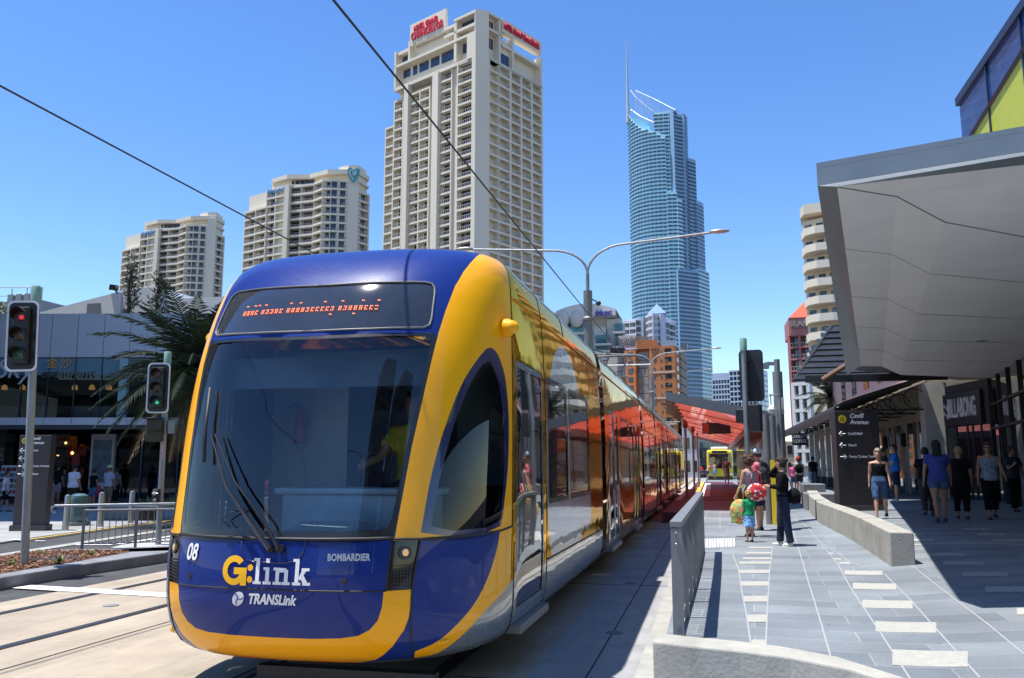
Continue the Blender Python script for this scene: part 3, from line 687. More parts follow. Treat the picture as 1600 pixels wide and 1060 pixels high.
def patch(xl, xr, yc, h, sk=0.):
    A = [z8(xl, yc+h/2), z8(xr, yc+h/2+sk), z8(xr, yc-h/2+sk), z8(xl, yc-h/2)]
    n = 5; vs = []
    for j in (0, 1):
        a, b = (A[0], A[1]) if j == 0 else (A[3], A[2])
        vs += drape([a.lerp(b, i/n) for i in range(n+1)], .0035)
    mb.add(vs, [(i, i+1, n+2+i, n+1+i) for i in range(n)])
for y, h, a, b in ((155,6,412,515),(178,8,402,515),(201,8,388,512),(220,10,372,508),(258,14,372,504),(310,20,380,500),(376,25,392,496),(460,32,407,492),(575,45,426,489)): patch(a, b, y, h)
for y, h, a, b in ((179,6,757,777),(203,7,782,812),(221,8,802,850),(262,18,826,990),(320,26,862,1050),(397,34,903,1120),(495,45,960,1222),(628,68,1033,1358)): patch(a, b, y, h, h*.12)
for y, h, a, b in ((185,12,1190,1345),(222,14,1252,1425),(270,17,1335,1530),(335,24,1432,1620),(75,7,1335,1455),(98,8,1400,1520),(124,9,1465,1620),(143,5,1110,1620),(98,8,1110,1165),(122,9,1115,1215),(430,30,1570,1700)): patch(a, b, y, h)
struct('cream_pavers', mb, m_wpave, kind='open')
mb = MB()
for i in range(12):
    x = 220+i*11.5; mb.add(drape([z8(x, 157-i*.5), z8(x+7, 156.5-i*.5), z8(x+6, 118-i*.4), z8(x-1, 118.5-i*.4)], .006), [(0,1,2,3)])
tag(mb.build('tactile_strip', pm('tactile_white', (.75,.75,.74), .6, var=.05), kind='open'), kind='structure')
# red station platform
m_redp = paving('platform_pavers', (.085,.012,.014), (.12,.02,.022), (.05,.01,.01), .6, .3)
struct('platform', MB().bb((-1.42,25,-.02),(-.40,72,.30)).bb((-.42,34,.0),(2.35,72,.312)), m_redp)
mb = MB()
mb.bb((-1.42,34,.30),(-1.22,72,.318))
struct('platform_edge_line', mb, m_wline)
struct('platform_warning_strip', MB().bb((-.86,44,.30),(-.62,72,.319)), m_yline)
struct('platform_white_line', MB().bb((-.52,38,.30),(-.12,66,.320)), m_wline)
mb = MB()
for k in range(9): mb.lathe((-.0+.02*k, 29+k*1.6, gz(0,29)+(.004 if k < 3 else .02)), [(.30,0),(.30,.004)], 24)
mb2 = MB()
struct('paving_dots', mb, pm('pale_dots', (.33,.36,.38), .7, var=.1))
# left: the island bed with kerb, mulch
isl_f = [atz(-320,985,0), atz(0,922,0), atz(120,900,0), atz(256,879,0), atz(290,868,0)]
isl_b = [atz(300,860,.15), atz(256,858,.15), atz(150,859,.15), atz(60,860,.15), atz(0,869,.15), atz(-300,905,.15)]
ip = [(p.x, p.y) for p in isl_f]+[(p.x, p.y) for p in isl_b]
struct('island_kerb', MB().prism(ip, -.02, .16), m_kerb, bevel=.02)
cx = sum(p[0] for p in ip)/len(ip); cy = sum(p[1] for p in ip)/len(ip)
bed = [atz(-250,950,.16), atz(0,897,.16), atz(118,878,.16), atz(205,862.5,.16), atz(150,861,.16), atz(60,862,.16), atz(0,871.5,.16), atz(-250,905,.16)]
bedp = [(p.x, p.y) for p in bed]
m_mul = pm('bark_mulch', (.17,.075,.04), .95, var=.35, vs=22, bump=.8, bs=40)
struct('garden_bed', MB().prism(bedp, .1, .166), m_mul)
rng = random.Random(5); mb = MB(); mbd = MB(); xs_ = [p[0] for p in bedp]; ys_ = [p[1] for p in bedp]; n_ = 0
BP = np.array(bedp)
while n_ < 3600:
    x = rng.uniform(min(xs_), max(xs_)); y = rng.uniform(min(ys_), max(ys_))
    if x < -15.5 or not inpoly(np.array([x]), np.array([y]), BP)[0]: continue
    (mb if rng.random() < .7 else mbd).box((x, y, .17+rng.random()*.02), (.02+rng.random()*.05, .012+rng.random()*.02, .006), rng.random()*6.3, rng.uniform(-.5,.5), rng.uniform(-.5,.5)); n_ += 1
tag(mb.build('bark_chips', pm('bark_chip_light', (.30,.15,.085), .9, var=.4, vs=15)), kind='stuff'); tag(mbd.build('bark_chips', pm('bark_chip_dark', (.10,.045,.03), .9, var=.3, vs=15)), kind='stuff')
m_leafy = pm('bright_leaf', (.16,.26,.04), .6, var=.3, vs=9)
for i, (px, py, sz, lb) in enumerate(((92,880,.16,'small bright green tuft beside the pit lid in the mulch bed'), (18,884,.10,'low green sprout at the left end of the mulch bed'), (140,868,.12,'yellowish sprout near the back of the mulch bed'), (65,866,.08,'tiny sprout behind the grey pit lid'))):
    p = atz(px, py, .17); mb = MB()
    for k in range(26):
        a = rng.random()*6.28; l = sz*(.6+rng.random()*.7); t = rng.uniform(.3,1.1); d = Vector((math.cos(a)*math.cos(t), math.sin(a)*math.cos(t), math.sin(t)))*l
        sd = Vector((-math.sin(a), math.cos(a), 0))*.012; q = Vector((p.x, p.y, .165)); mb.add([q-sd*.4, q+sd*.4, q+d*.6+sd, q+d, q+d*.6-sd], [(0,1,2,3,4)])
    tag(mb.build('garden_plant', m_leafy, kind='open'), lb, 'plant', 'plants in the mulch bed')
p = atz(82,873,.17); tag(MB().lathe((p.x,p.y,.168), [(.42,0),(.42,.014),(.38,.018)], 28).build('pit_lid', pm('cast_iron', (.03,.032,.034), .7, .3, var=.2)), 'round dark pit lid lying in the bark mulch', 'pit lid')
# plaza and street lines on the left
m_plaza = paving('plaza_paving', (.27,.275,.275), (.32,.32,.315), (.2,.21,.22), 1.2, .6)
pz = [atz(-500,905,0), atz(0,850,0), atz(46,843,0), atz(267,813,0), atz(420,800,0), (-6,90,0), (-90,90,0), (-90,8,0)]
struct('plaza', MB().prism([(p[0], p[1]) for p in pz], -.01, .03), m_plaza)
def gl(name, pts, wd, mat, z=.006):
    P = [atz(a, b, 0) for a, b in pts]; mb = MB()
    for a, b in zip(P[:-1], P[1:]):
        t = (b-a).normalized(); n = Vector((-t.y, t.x, 0))*wd/2
        mb.add([(q.x, q.y, z) for q in (a+n, b+n, b-n, a-n)], [(0,1,2,3)])
    struct(name, mb, mat, kind='open')
gl('street_edge_line', [(44,845.5),(160,829),(268,815)], .10, m_yline, z=.0345)
gl('stop_line', [(34,917.5),(100,921.5),(256,930.5),(330,934)], .30, m_wline, z=.008)
gl('lane_line', [(96,851.5),(175,851.5)], .12, m_wline, z=.004); gl('lane_line', [(185,850.5),(262,839),(300,833)], .14, m_wline, z=.004); gl('lane_line', [(18,845.5),(33,846.5)], .1, m_wline, z=.036); gl('lane_line', [(55,847.5),(70,847.5)], .1, m_wline, z=.0345)
gl('gutter_line', [(-100,888),(0,868),(130,848),(262,828),(330,818)], .30, m_pkerb, z=.005)
pr = [atz(172,858,0), atz(190,853,0), atz(262,843,0), atz(320,838,0), atz(320,858,0)]
struct('crossing_ramp', MB().prism([(q.x, q.y) for q in pr], -.01, .02), pm('pale_concrete', (.36,.36,.35), .8, var=.1))

# ================================================================ RIGHT-HAND FOOTWAY OBJECTS
m_post = pm('grey_powdercoat', (.23,.235,.245), .45, .3, var=.08, vs=8)
m_galv = pm('galvanised_steel', (.30,.32,.335), .5, .55, var=.14, vs=7, streak=.5)
m_stain = pm('brushed_steel', (.42,.41,.40), .35, .85, var=.08, vs=12)
# near curved parapet
bk = [(1027,988),(1074,994),(1150,1001),(1223,1010),(1310,1026),(1415,1059),(1500,1100)]
P = [atz(a, b, .55) for a, b in bk]; ft = []
for i, p in enumerate(P):
    t = (P[min(i+1, len(P)-1)]-P[max(0, i-1)]).normalized(); n = Vector((.06, -1, 0))*.30; ft.append(p+n)
ft[0].x = P[0].x-.01
poly = [(p.x, p.y) for p in P]+[(p.x, p.y) for p in reversed(ft)]
tag(MB().prism(poly[::-1], 0.0, .55).build('concrete_parapet', m_conc, bevel=.012), 'low curved pale concrete parapet at the bottom edge of the footway, nearest the viewer', 'parapet')
# long seat wall
rl = [(1421,885.5),(1346+30,856),(1306+26,832),(1281+22,817),(1266+18,804),(1281,792)]
ll = [(1393,886),(1346,854),(1306,831),(1281,818),(1266,802),(1262,790)]
A = [gpt(*q) for q in ll]; Bq = []
for i, p in enumerate(A):
    t = (A[min(i+1, len(A)-1)]-A[max(0, i-1)]).normalized(); n = Vector((-t.y, t.x, 0)); n = n if n.x > 0 else -n; Bq.append(p+n*.30)
mb = MB(); n = len(A); vs = []
for L_ in (A, Bq):
    for zz in (-.1, .45):
        vs += [(p.x, p.y, gz(A[i].x, A[i].y)+zz) for i, p in enumerate(L_)]
fs = []
for i in range(n-1): fs += [(i, i+1, n+i+1, n+i), (2*n+i, 3*n+i, 3*n+i+1, 2*n+i+1), (n+i, n+i+1, 3*n+i+1, 3*n+i)]
fs += [(0, n, 3*n, 2*n), (n-1, 3*n-1, 4*n-1, 2*n-1)]
tag(mb.add(vs, fs).build('seat_wall', m_conc, bevel=.015), 'long low concrete wall running along the middle of the footway', 'low wall')
for i, (px, py, lb) in enumerate(((1262,798,'nearer grey stone seat block beyond the end of the low wall'), (1256,776,'farther grey stone seat block behind the low wall'))):
    p = gpt(px, py); z = gz(p.x, p.y); w_ = .8
    tag(MB().bb((p.x,p.y,z-.05),(p.x+w_,p.y+1.6,z+.46)).build('seat_block', m_concd, bevel=.02), lb, 'seat block', 'stone seat blocks')
# barrier
t = thing('handrail_barrier', 'dark grey metal barrier with flat fins running along the edge of the tracks', 'barrier', (-.31,7.35,.22))
x0, y0, x1, y1 = -.31, 7.35, -.19, 14.0; zt = lambda y: gz(-.3, y)+.94
dirb = Vector((x1-x0, y1-y0, 0)).normalized(); Lb = (Vector((x1,y1,0))-Vector((x0,y0,0))).length; rzb = math.atan2(dirb.y, dirb.x)
MB().add([(x0-.05,y0,zt(y0)-.05),(x0+.05,y0,zt(y0)-.05),(x1+.05,y1,zt(y1)-.05),(x1-.05,y1,zt(y1)-.05),(x0-.05,y0,zt(y0)),(x0+.05,y0,zt(y0)),(x1+.05,y1,zt(y1)),(x1-.05,y1,zt(y1))], [(0,3,2,1),(4,5,6,7),(0,1,5,4),(1,2,6,5),(2,3,7,6),(3,0,4,7)]).build('top_rail', m_post, t, bevel=.006)
for k in range(8):
    a = k/7*(Lb-.04)+.012; p = Vector((x0,y0,0))+dirb*a; z = gz(p.x,p.y); MB().bb((p.x-.045,p.y-.008,z-.08),(p.x+.045,p.y+.012,z+.88)).build('fin_post', m_post, t)
items = []
for k in range(60):
    a = .1+k/60*(Lb-.15); p = Vector((x0,y0,0))+dirb*a; z = gz(p.x,p.y); items.append(MB().bb((p.x-.006,p.y-.006,z+.1),(p.x+.006,p.y+.006,z+.89)))
many(t, 'baluster', items, m_post)
MB().add([(x0-.015,y0,.30),(x0+.015,y0,.30),(x1+.015,y1,.36),(x1-.015,y1,.36),(x0-.015,y0,.34),(x0+.015,y0,.34),(x1+.015,y1,.40),(x1-.015,y1,.40)], [(0,3,2,1),(4,5,6,7),(0,1,5,4),(1,2,6,5),(2,3,7,6),(3,0,4,7)]).build('bottom_rail', m_post, t)
for dz in (-.1,-.19): MB().ell((x0+.0,y0-.006,zt(y0)+dz), (.013,.01,.013), 10, 6).build('bolt', m_stain, t, smooth=True)
# sign pylons
m_pyl = pm('sign_bronze', (.055,.045,.048), .55, .2, var=.06, vs=6)
m_emy = pm('sign_yellow', (.85,.62,.02), .5, 0, 0, 0)
def pylon(loc, rz, wdt, hgt, dep, label, lines, name='wayfinding_sign'):
    u = wdt/1.02
    t = thing(name, label, 'sign', loc, rz, 'wayfinding pylons')
    MB().bb((-wdt/2,-dep/2,.12),(wdt/2,dep/2,hgt)).build('panel', m_pyl, t, local=True, bevel=.008)
    MB().bb((-wdt/2-.05,-dep/2-.05,-.05),(wdt/2+.05,dep/2+.05,.14)).build('plinth', pm('sign_base', (.07,.065,.065), .6), t, local=True)
    def tx(nm, s, size, x, z, **k):
        o = text(nm, s, size, m_wht, frame_m((x, -dep/2-.003, z), (1,0,0)), None, ext=.001, align='LEFT', **k); o.parent = t
    e = MB().lathe((-wdt/2+.17*u,-dep/2-.004,hgt-.19*u), [(.095*u,-.001),(.095*u,.003)], 28, Matrix.Rotation(R_(90),4,'X')).build('round_emblem', m_emy, t, local=True)
    g = MB(); c = Vector((-wdt/2+.17*u,-dep/2-.010,hgt-.19*u))
    g.tube([c+Vector((.042*u*math.cos(a),0,.042*u*math.sin(a))) for a in np.linspace(.7,5.9,14)], .009, 5); g.tube([c+Vector((.005,0,-.004)), c+Vector((.05,0,-.004))], .009, 5); g.build('emblem_letter', m_pyl, e, local=True)
    tx('heading', 'Cavill\nAvenue', .145*u, -wdt/2+.34*u, hgt-.19*u, bold=.003, shear=.25)
    for i, (ar, s_) in enumerate(lines):
        z = hgt-(.53+.265*i)*u; a = MB(); sx = -1 if ar == '<' else 1; c = Vector((-wdt/2+.15*u,-dep/2-.004,z))
        a.tube([c+Vector((-sx*.08,0,0)), c+Vector((sx*.07,0,0))], .011, 4); a.tube([c+Vector((sx*.015,0,.06)), c+Vector((sx*.08,0,0)), c+Vector((sx*.015,0,-.06))], .011, 4)
        a.build('arrow', m_wht, t, local=True); tx('line', s_, .082*u, -wdt/2+.28*u, z, bold=.002)
    return t
pb = gpt(1343,798)
hp_ = zat(1343,643,pb.y)-gz(pb.x,pb.y)
pylon((pb.x, pb.y, gz(pb.x,pb.y)), R_(13), 1.12, hp_, .34, 'dark bronze wayfinding pylon with white lettering standing behind the walking woman', [('<','Cavill Mall'),('<','Beach'),('>','Ferry Cruise Terminal')])
MB_ = None
# canopy
m_fas = pm('canopy_fascia', (.20,.23,.25), .4, .35, var=.05, vs=2)
m_sof = pm('canopy_soffit', (.74,.725,.71), .8, var=.04, vs=1.5)
can = thing('street_canopy', 'big grey angular canopy with faceted soffit projecting over the right footway', 'canopy', (6,15,4.4))
A0 = Vector((1.19,9.11,0)); A1 = Vector((4.4,29.3,0)); A2 = Vector((12,5.5,0)); dn = (Vector((2.99,8.51,0))-A0).normalized(); A2 = A0+dn*11
A3 = Vector((13,34,0)); A4 = Vector((9.0,34,0))
top = [A0, A2, A3, A4, A1]
MB().prism([(p.x, p.y) for p in top], 4.74, 4.80).build('roof_sheet', m_fas, can)
def fas(a, b, z0, z1, th, nm='fascia', mt=None): MB().seg((a.x,a.y),(b.x,b.y), z0, z1, th).build(nm, mt or m_fas, can)
ea = (A1-A0).normalized(); 
fas(A0, A2, 4.55, 4.738, .05); fas(A1, A0, 4.55, 4.738, .05)
# lower set-back band and the folded soffit
def S_(px, py, z): return atz(px, py, z)
K_ = S_(1308,292,4.37); Kr = S_(1600,258,4.37); Kr = Kr+(Kr-K_)*4.0; Kf = S_(1345,572,4.37)
Z55 = Vector((0,0,4.548))
for nm, Q in (('lip', [A0+Z55, A2+Z55, Kr, K_]), ('lip', [A0+Z55, A1+Z55, Kf, K_])): MB().add([tuple(q) for q in Q], [(0,1,2,3)]).build(nm, m_fas, can, kind='open')
k0 = K_; k1 = S_(1401,307,4.44); k2 = S_(1476,347,4.37); k3 = S_(1600,370,4.40); k3b = k3+(k3-k2)*1.4
f0 = Kf; f1 = S_(1378,573,4.44); f2 = S_(1407,586,4.37); f3 = S_(1545,591,4.40); f4 = Vector((14,f3.y+1,4.40))
for Q in ([K_, k1, f1, Kf], [k1, k2, f2, f1], [k2, k3, k3b, f4, f3, f2], [K_, Kr, k1], [k1, Kr, k2], [k2, Kr, k3b, k3]):
    MB().add([tuple(q) for q in Q], [tuple(range(len(Q)))]).build('soffit', m_sof, can, kind='open')
jl = MB()
def jn(a, b): jl.tube([a-Vector((0,0,.001)), b-Vector((0,0,.001))], .004, 4)
for a, b in ((k0,k1),(k1,k2),(k2,k3),(k3,k3b)): jl.tube([a-Vector((0,0,.003)), b-Vector((0,0,.003))], .008, 4)
for q in (.16,.36,.56,.78):
    a = k0.lerp(f0, q); b = k1.lerp(f1, q); c = k2.lerp(f2, q); d = k3b.lerp(f4, q); jn(a, b); jn(b, c); jn(c, d)
jl.build('panel_joint', pm('joint_grey', (.22,.215,.21), .8, var=0), can)
for px, py in ((1535,532),(1480,578)):
    p = S_(px, py, 4.40); MB().lathe((p.x,p.y,4.385), [(.12,0),(.14,.01),(.12,.02)], 18).build('downlight', m_fas, can, smooth=True)
# shop facade under the canopy
m_shopf = pm('shopfront_frame', (.018,.018,.02), .45, .3, var=.05)
m_shopg = pm('shopfront_glass', (.010,.011,.013), .02, 0, 1., 0, spec=.9)
F0 = atz(1600,555,4.42); F1 = atz(1545,591,4.42); F00 = F0+(F0-F1)*1.6
sh = thing('shop_building', 'dark glazed shopfront beneath the grey canopy on the right', 'shop', (F1.x, F1.y, .4))
def wallp(a, b, z0, z1, th, mat, nm, off=0., root=None): return MB().seg((a[0],a[1]),(b[0],b[1]), z0, z1, th, off).build(nm, mat, root or sh)
wallp(F1, F00, .3, 4.42, .1, m_shopg, 'glazing', .0)
dF = (F00-F1); nF = 9
for i in range(nF+1):
    p = F1+dF*(i/nF); MB().box((p.x, p.y, 2.4), (.09,.12,4.1), rz=math.atan2(dF.y,dF.x)).build('mullion', m_shopf, sh)
for z in (.42, 2.75, 3.5): wallp(F1, F00, z, z+.07, .06, m_shopf, 'transom', -.06)
# surf shop: dark recessed wall with the white lettered sign
G1 = Vector((aty(1483,700,33).x, 33, 0)); G0 = Vector((F1.x, F1.y, 0))
sb = thing('surf_shop', 'dark shopfront carrying a white lettered surf brand sign beside the pale pillar', 'shop', (G1.x, G1.y, .4))
wallp(G1, G0, .3, 4.42, .25, pm('dark_render', (.05,.048,.05), .7), 'wall', .0, sb)
wallp(G1, G0, .42, 2.95, .04, m_shopg, 'glazing', -.05, sb)
dG = (G0-G1); 
for i in (0,.25,.5,.62,.8,1): p = G1+dG*i; MB().box((p.x, p.y, 1.75), (.08,.14,2.6), rz=math.atan2(dG.y,dG.x)).build('mullion', m_shopf, sb)
sg_ = wallp(G1+dG*.02, G1+dG*.86, 3.0, 4.1, .10, pm('sign_board_dark', (.03,.03,.035), .5), 'sign_board', -.13, sb)
ux = dG.normalized(); nrm = Vector((ux.y, -ux.x, 0))
if nrm.y > 0: nrm = -nrm
c = G1+dG*.47+nrm*.15; 
text('sign_lettering', 'BILLABONG', .92, m_wht, frame_m((c.x, c.y, 3.56), ux), sb, ext=.02, bold=.012, fit=dG.length*.62)
wl = MB(); c2 = G1+dG*.04+nrm*.17
for k in range(2):
    for j in range(3):
        P_ = [Vector((c2.x,c2.y,3.62-.28*k))+ux*(.0+q*.11)+Vector((0,0,.10*math.sin(q*1.6+j*.6)+j*.05)) for q in range(6)]; wl.tube(P_, .02, 4)
wl.build('wave_emblem', m_wht, sb)
# pale pillar
p = aty(1467,700,33.4); tag(MB().bb((p.x-.42,33.2,.3),(p.x+.35,34.0,4.6)).build('pale_pillar', pm('cream_render', (.50,.49,.45), .8, var=.06)), 'square cream pillar at the left of the dark surf shopfront', 'pillar')
# upper building: blue glass with a lime yellow slanting field
m_bgl = pm('blue_curtain_glass', (.025,.085,.30), .12, .2, .5, .05, .7); m_lime = pm('lime_panel', (.50,.55,.03), .35, 0, .4, .04)
m_mull = pm('mullion_navy', (.02,.035,.075), .4, .3, 0, 0)
XB = 10.0; ub = thing('glass_building', 'blue glass building with slanting lime yellow panels rising above the canopy', 'building', (XB,30,0))
yF = aty(1502,200,1).x; Yc = XB/(aty(1502,200,1).x); zt_ = 1.62+(aty(1501,157,Yc).z-1.62)
MB().bb((XB+.05,4,4.9),(XB+8,Yc,zt_)).build('core', m_mull, ub)
ys = [Yc-(Yc-4)*k/9 for k in range(10)]
def lime_z(y):   # slanting boundary in the facade
    a = atx = None
    return None
def onx(px, py): d = ray(px, py); return C0+d*(XB/d.x)
q0 = onx(1522,207); q1 = onx(1600,80); sl_ = (q1.z-q0.z)/(q1.y-q0.y)
lz = lambda y: q0.z+sl_*(y-q0.y)
for a, b in zip(ys[:-1], ys[1:]):
    za, zb = min(zt_,max(4.9,lz(a))), min(zt_,max(4.9,lz(b)))
    if min(za, zb) < zt_-.01: MB().add([(XB,a,za),(XB,b,zb),(XB,b,zt_),(XB,a,zt_)], [(0,1,2,3)]).build('glass_panel', m_bgl, ub, kind='open')
    if max(za, zb) > 4.95: MB().add([(XB-.02,a,4.9),(XB-.02,b,4.9),(XB-.02,b,zb),(XB-.02,a,za)], [(0,1,2,3)]).build('lime_panel', m_lime, ub, kind='open')
    MB().bb((XB-.07,b-.05,4.9),(XB,b+.05,zt_)).build('mullion', m_mull, ub)
mb = MB(); mb.tube([(XB-.04,y,min(zt_,max(4.9,lz(y)))) for y in (Yc, q0.y, ys[5], ys[8])], .09, 4); mb.build('slanting_rail', m_mull, ub)
MB().bb((XB-.12,4,zt_-.2),(XB+8,Yc+.1,zt_+.12)).build('coping', m_mull, ub)
# colonial style awning building
m_aw = pm('black_awning', (.018,.018,.02), .55, var=.15, vs=4)
m_tan = pm('tan_render', (.36,.30,.23), .85, var=.08)
ab = thing('awning_building', 'tan terrace building with shop doors behind a black street awning', 'building', (7,40,.4))
XA = 7.9
MB().bb((XA,34.2,.3),(13,64,5.0)).build('wall', m_tan, ab)
MB().bb((XA+.4,35,5.0),(13,64,8.6)).build('upper_wall', pm('pink_render', (.50,.38,.34), .85, var=.06), ab)
MB().add([(XA-.5,34.6,8.6),(XA-.5,64.5,8.6),(XA+2.7,64.5,10.6),(XA+2.7,34.6,10.6),(XA+5.7,64.5,8.6),(XA+5.7,34.6,8.6)], [(0,1,2,3),(3,2,4,5),(0,3,5),(1,4,2)]).build('roof', pm('grey_roof', (.25,.25,.26), .6), ab, kind='open')
for y in (36,40,44,48,52,56): MB().bb((XA+.36,y,5.7),(XA+.41,y+1.4,7.9)).build('window', m_shopg, ab)
for y in (34.8,38.6,42.4,46.5,50.5,54.5):
    d = MB().bb((XA-.04,y,.4),(XA+.01,y+2.9,3.3)).build('shop_door', m_shopg, ab); MB().bb((XA-.06,y+1.4,.4),(XA,y+1.48,3.3)).build('door_frame', m_shopf, d)
    m_ = MB(); m_.bb((XA-.07,y-.06,.4),(XA,y,3.36)); m_.bb((XA-.07,y+2.9,.4),(XA,y+2.96,3.36)); m_.build('door_frame', pm('alu_frame', (.4,.4,.4), .4, .6), d)
for y in (34.5,38.2,42.0,46.1): MB().bb((XA-.2,y-.1,2.4),(XA,y+.12,2.95)).build('wall_lantern', m_shopf, ab, bevel=.03)
aw = thing('street_awning', 'long black bullnose awning with wrought iron brackets over the shops', 'awning', (6,40,3.6))
prof = [(4.5,3.70),(4.55,3.82),(4.85,3.98),(5.5,4.2),(6.6,4.55),(7.85,4.92)]; n = len(prof); mb = MB()
vs = [(x, y, z) for y in (33.4, 60) for x, z in prof]+[(x, y, z-.05) for y in (33.4, 60) for x, z in prof]
fs = [(i, i+1, n+i+1, n+i) for i in range(n-1)]+[(2*n+i, 3*n+i, 3*n+i+1, 2*n+i+1) for i in range(n-1)]+[(i, 2*n+i, 2*n+i+1, i+1) for i in range(n-1)]+[(n+i, n+i+1, 3*n+i+1, 3*n+i) for i in range(n-1)]+[(0,n,3*n,2*n)]
mb.add(vs, fs).build('roof_sheet', m_aw, aw)
MB().bb((4.49,33.3,3.40),(4.57,60,3.70)).build('valance', m_aw, aw)
for y in np.arange(33.4, 60, 2.6):
    m_ = MB(); m_.bb((4.55,y-.03,3.62),(7.85,y+.03,3.68)); m_.tube([(4.6,y,3.75),(6.2,y,4.25),(7.8,y,4.8)], .04, 5)
    for cx_, r_ in ((7.3,.36),(6.55,.27),(5.9,.19)): m_.tube([(cx_+r_*math.cos(a), y, 3.7+r_+r_*math.sin(a)) for a in np.linspace(0,5.3,14)], .02, 4)
    m_.build('bracket', m_aw, aw)
for k, y in enumerate(np.arange(38.5, 58, 2.6)):
    cp = thing('white_column', 'slim white column in the row holding up the black awning', 'column', (6.2, float(y), gz(6.2,y)), 0, 'white awning columns')
    MB().bb((-.12,-.12,.0),(.12,.12,3.5)).build('shaft', pm('white_column_paint', (.72,.70,.64), .6), cp, local=True); MB().bb((-.17,-.17,0),(.17,.17,.5)).build('base', pm('column_base', (.12,.12,.12), .6), cp, local=True)
# coffee sign hanging
cs = thing('hanging_sign', 'small black coffee sign hanging under the far end of the awning', 'sign', (3.9,47,2.7))
p0 = aty(1237,678,47); p1 = aty(1262,696,47)
MB().bb((p0.x,46.9,p1.z),(p1.x,47,p0.z)).build('board', m_shopf, cs); text('lettering', 'KARRATTS\nCOFFEE', .24, m_wht, frame_m(((p0.x+p1.x)/2,46.88,(p0.z+p1.z)/2+.02), (1,0,0)), cs, sx=.8)
# louvred pergola roof seen against the sky
pg = thing('louvre_screen', 'dark stepped louvre screen jutting out beyond the canopy end', 'louvre screen', (5,31,6))
m_lv = pm('louvre_charcoal', (.035,.037,.042), .35, .3, var=.1)
for k in range(9):
    y_ = 590-k*9.2; xl = 1240+k*6.2; a = aty(xl, y_, 31.0+k*.35); b = aty(1420, y_, 31.0+k*.35); MB().box(((a.x+b.x)/2, 31.0+k*.35, a.z), (b.x-a.x, .5, .08), rx=.5).build('louvre', m_lv, pg)
a = aty(1258,594,30.6); b = aty(1480,594,30.6); MB().bb((a.x,30.5,a.z-.1),(b.x,30.62,a.z+.14)).build('beam', m_lv, pg)
a = aty(1285,594,30.4); b = aty(1325,569,30.4); MB().tube([a, b], .09, 8).build('strut', pm('rust_steel', (.16,.09,.06), .6, .3), pg, smooth=True)
a = aty(1244,590,31); b = aty(1300,510,34); MB().tube([a, b], .06, 6).build('edge_rail', m_lv, pg)
# station shelter
m_mar = pm('maroon_wall', (.06,.008,.010), .35, 0, .5, .15, 1.5)
st = thing('station_shelter', 'tram stop shelter with tilted grey roof, glossy red underside and maroon back wall', 'shelter', (1,40,.3))
ysh, yfa = 26.0, 62.0
def rl_(px, py, Y): q = aty(px, py, Y); return q
L0 = rl_(1040,612,ysh); R0 = rl_(1216,646,ysh)
zl0, zr0 = L0.z, R0.z; xl, xr = L0.x, R0.x
T_ = .16
def slab4(xa, xb, ya, yb_, za, zb, t1, t2):
    V_ = [(xa,ya,za),(xb,ya,zb),(xb,yb_,zb),(xa,yb_,za),(xa,ya,za-t1),(xb,ya,zb-t2),(xb,yb_,zb-t2),(xa,yb_,za-t1)]
    return MB().add(V_, [(0,1,2,3),(4,7,6,5),(0,4,5,1),(1,5,6,2),(2,6,7,3),(3,7,4,0)])
zn = pm('shelter_zinc', (.17,.17,.19), .4, .3)
slab4(xl, xr, ysh, ysh+.25, zl0, zr0, .26, .34).build('front_fascia', zn, st); slab4(xl, xr, yfa-.2, yfa, zl0, zr0, .26, .34).build('rear_fascia', zn, st)
sl_r = (zr0-zl0)/(xr-xl)
MB().bb((xl,ysh+.26,zl0-.22),(xl+.09,yfa-.21,zl0-.02)).build('side_fascia', zn, st); MB().bb((xr-.12,ysh+.26,zr0-.3),(xr,yfa-.21,zr0-.0)).build('side_fascia', zn, st)
m_red = pm('red_soffit', (.85,.17,.13), .3, 0, .6, .04, 1.2); b_ = m_red.node_tree.nodes['Principled BSDF']
tr_ = _n(m_red.node_tree, 'ShaderNodeBsdfTranslucent'); tr_.inputs[0].default_value = (.95,.16,.12,1); ms_ = _n(m_red.node_tree, 'ShaderNodeMixShader'); ms_.inputs[0].default_value = .22
o_ = [n for n in m_red.node_tree.nodes if n.type == 'OUTPUT_MATERIAL'][0]; m_red.node_tree.links.new(b_.outputs[0], ms_.inputs[1]); m_red.node_tree.links.new(tr_.outputs[0], ms_.inputs[2]); m_red.node_tree.links.new(ms_.outputs[0], o_.inputs[0])
for k in range(12):
    ya = ysh+.27+k*(yfa-ysh-.5)/12; yb2 = ya+(yfa-ysh-.5)/12-.004
    MB().add([(xl+.1,ya,zl0-.12),(xr-.13,ya,zr0-.16),(xr-.13,yb2,zr0-.16),(xl+.1,yb2,zl0-.12)], [(0,1,2,3)]).build('red_panel', m_red, st, kind='open')
for k in range(8):
    y = ysh+1.2+k*4.6; MB().add([(xl+.1,y-.012,zl0-.165),(xl+.1,y+.012,zl0-.165),(xr-.15,y+.012,zr0-.205),(xr-.15,y-.012,zr0-.205),(xl+.1,y-.02,zl0-.14),(xl+.1,y+.02,zl0-.14),(xr-.15,y+.02,zr0-.18),(xr-.15,y-.02,zr0-.18)], [(0,3,2,1),(4,5,6,7),(0,1,5,4),(1,2,6,5),(2,3,7,6),(3,0,4,7)]).build('rib', pm('rib_dark_red', (.10,.012,.012), .5), st)
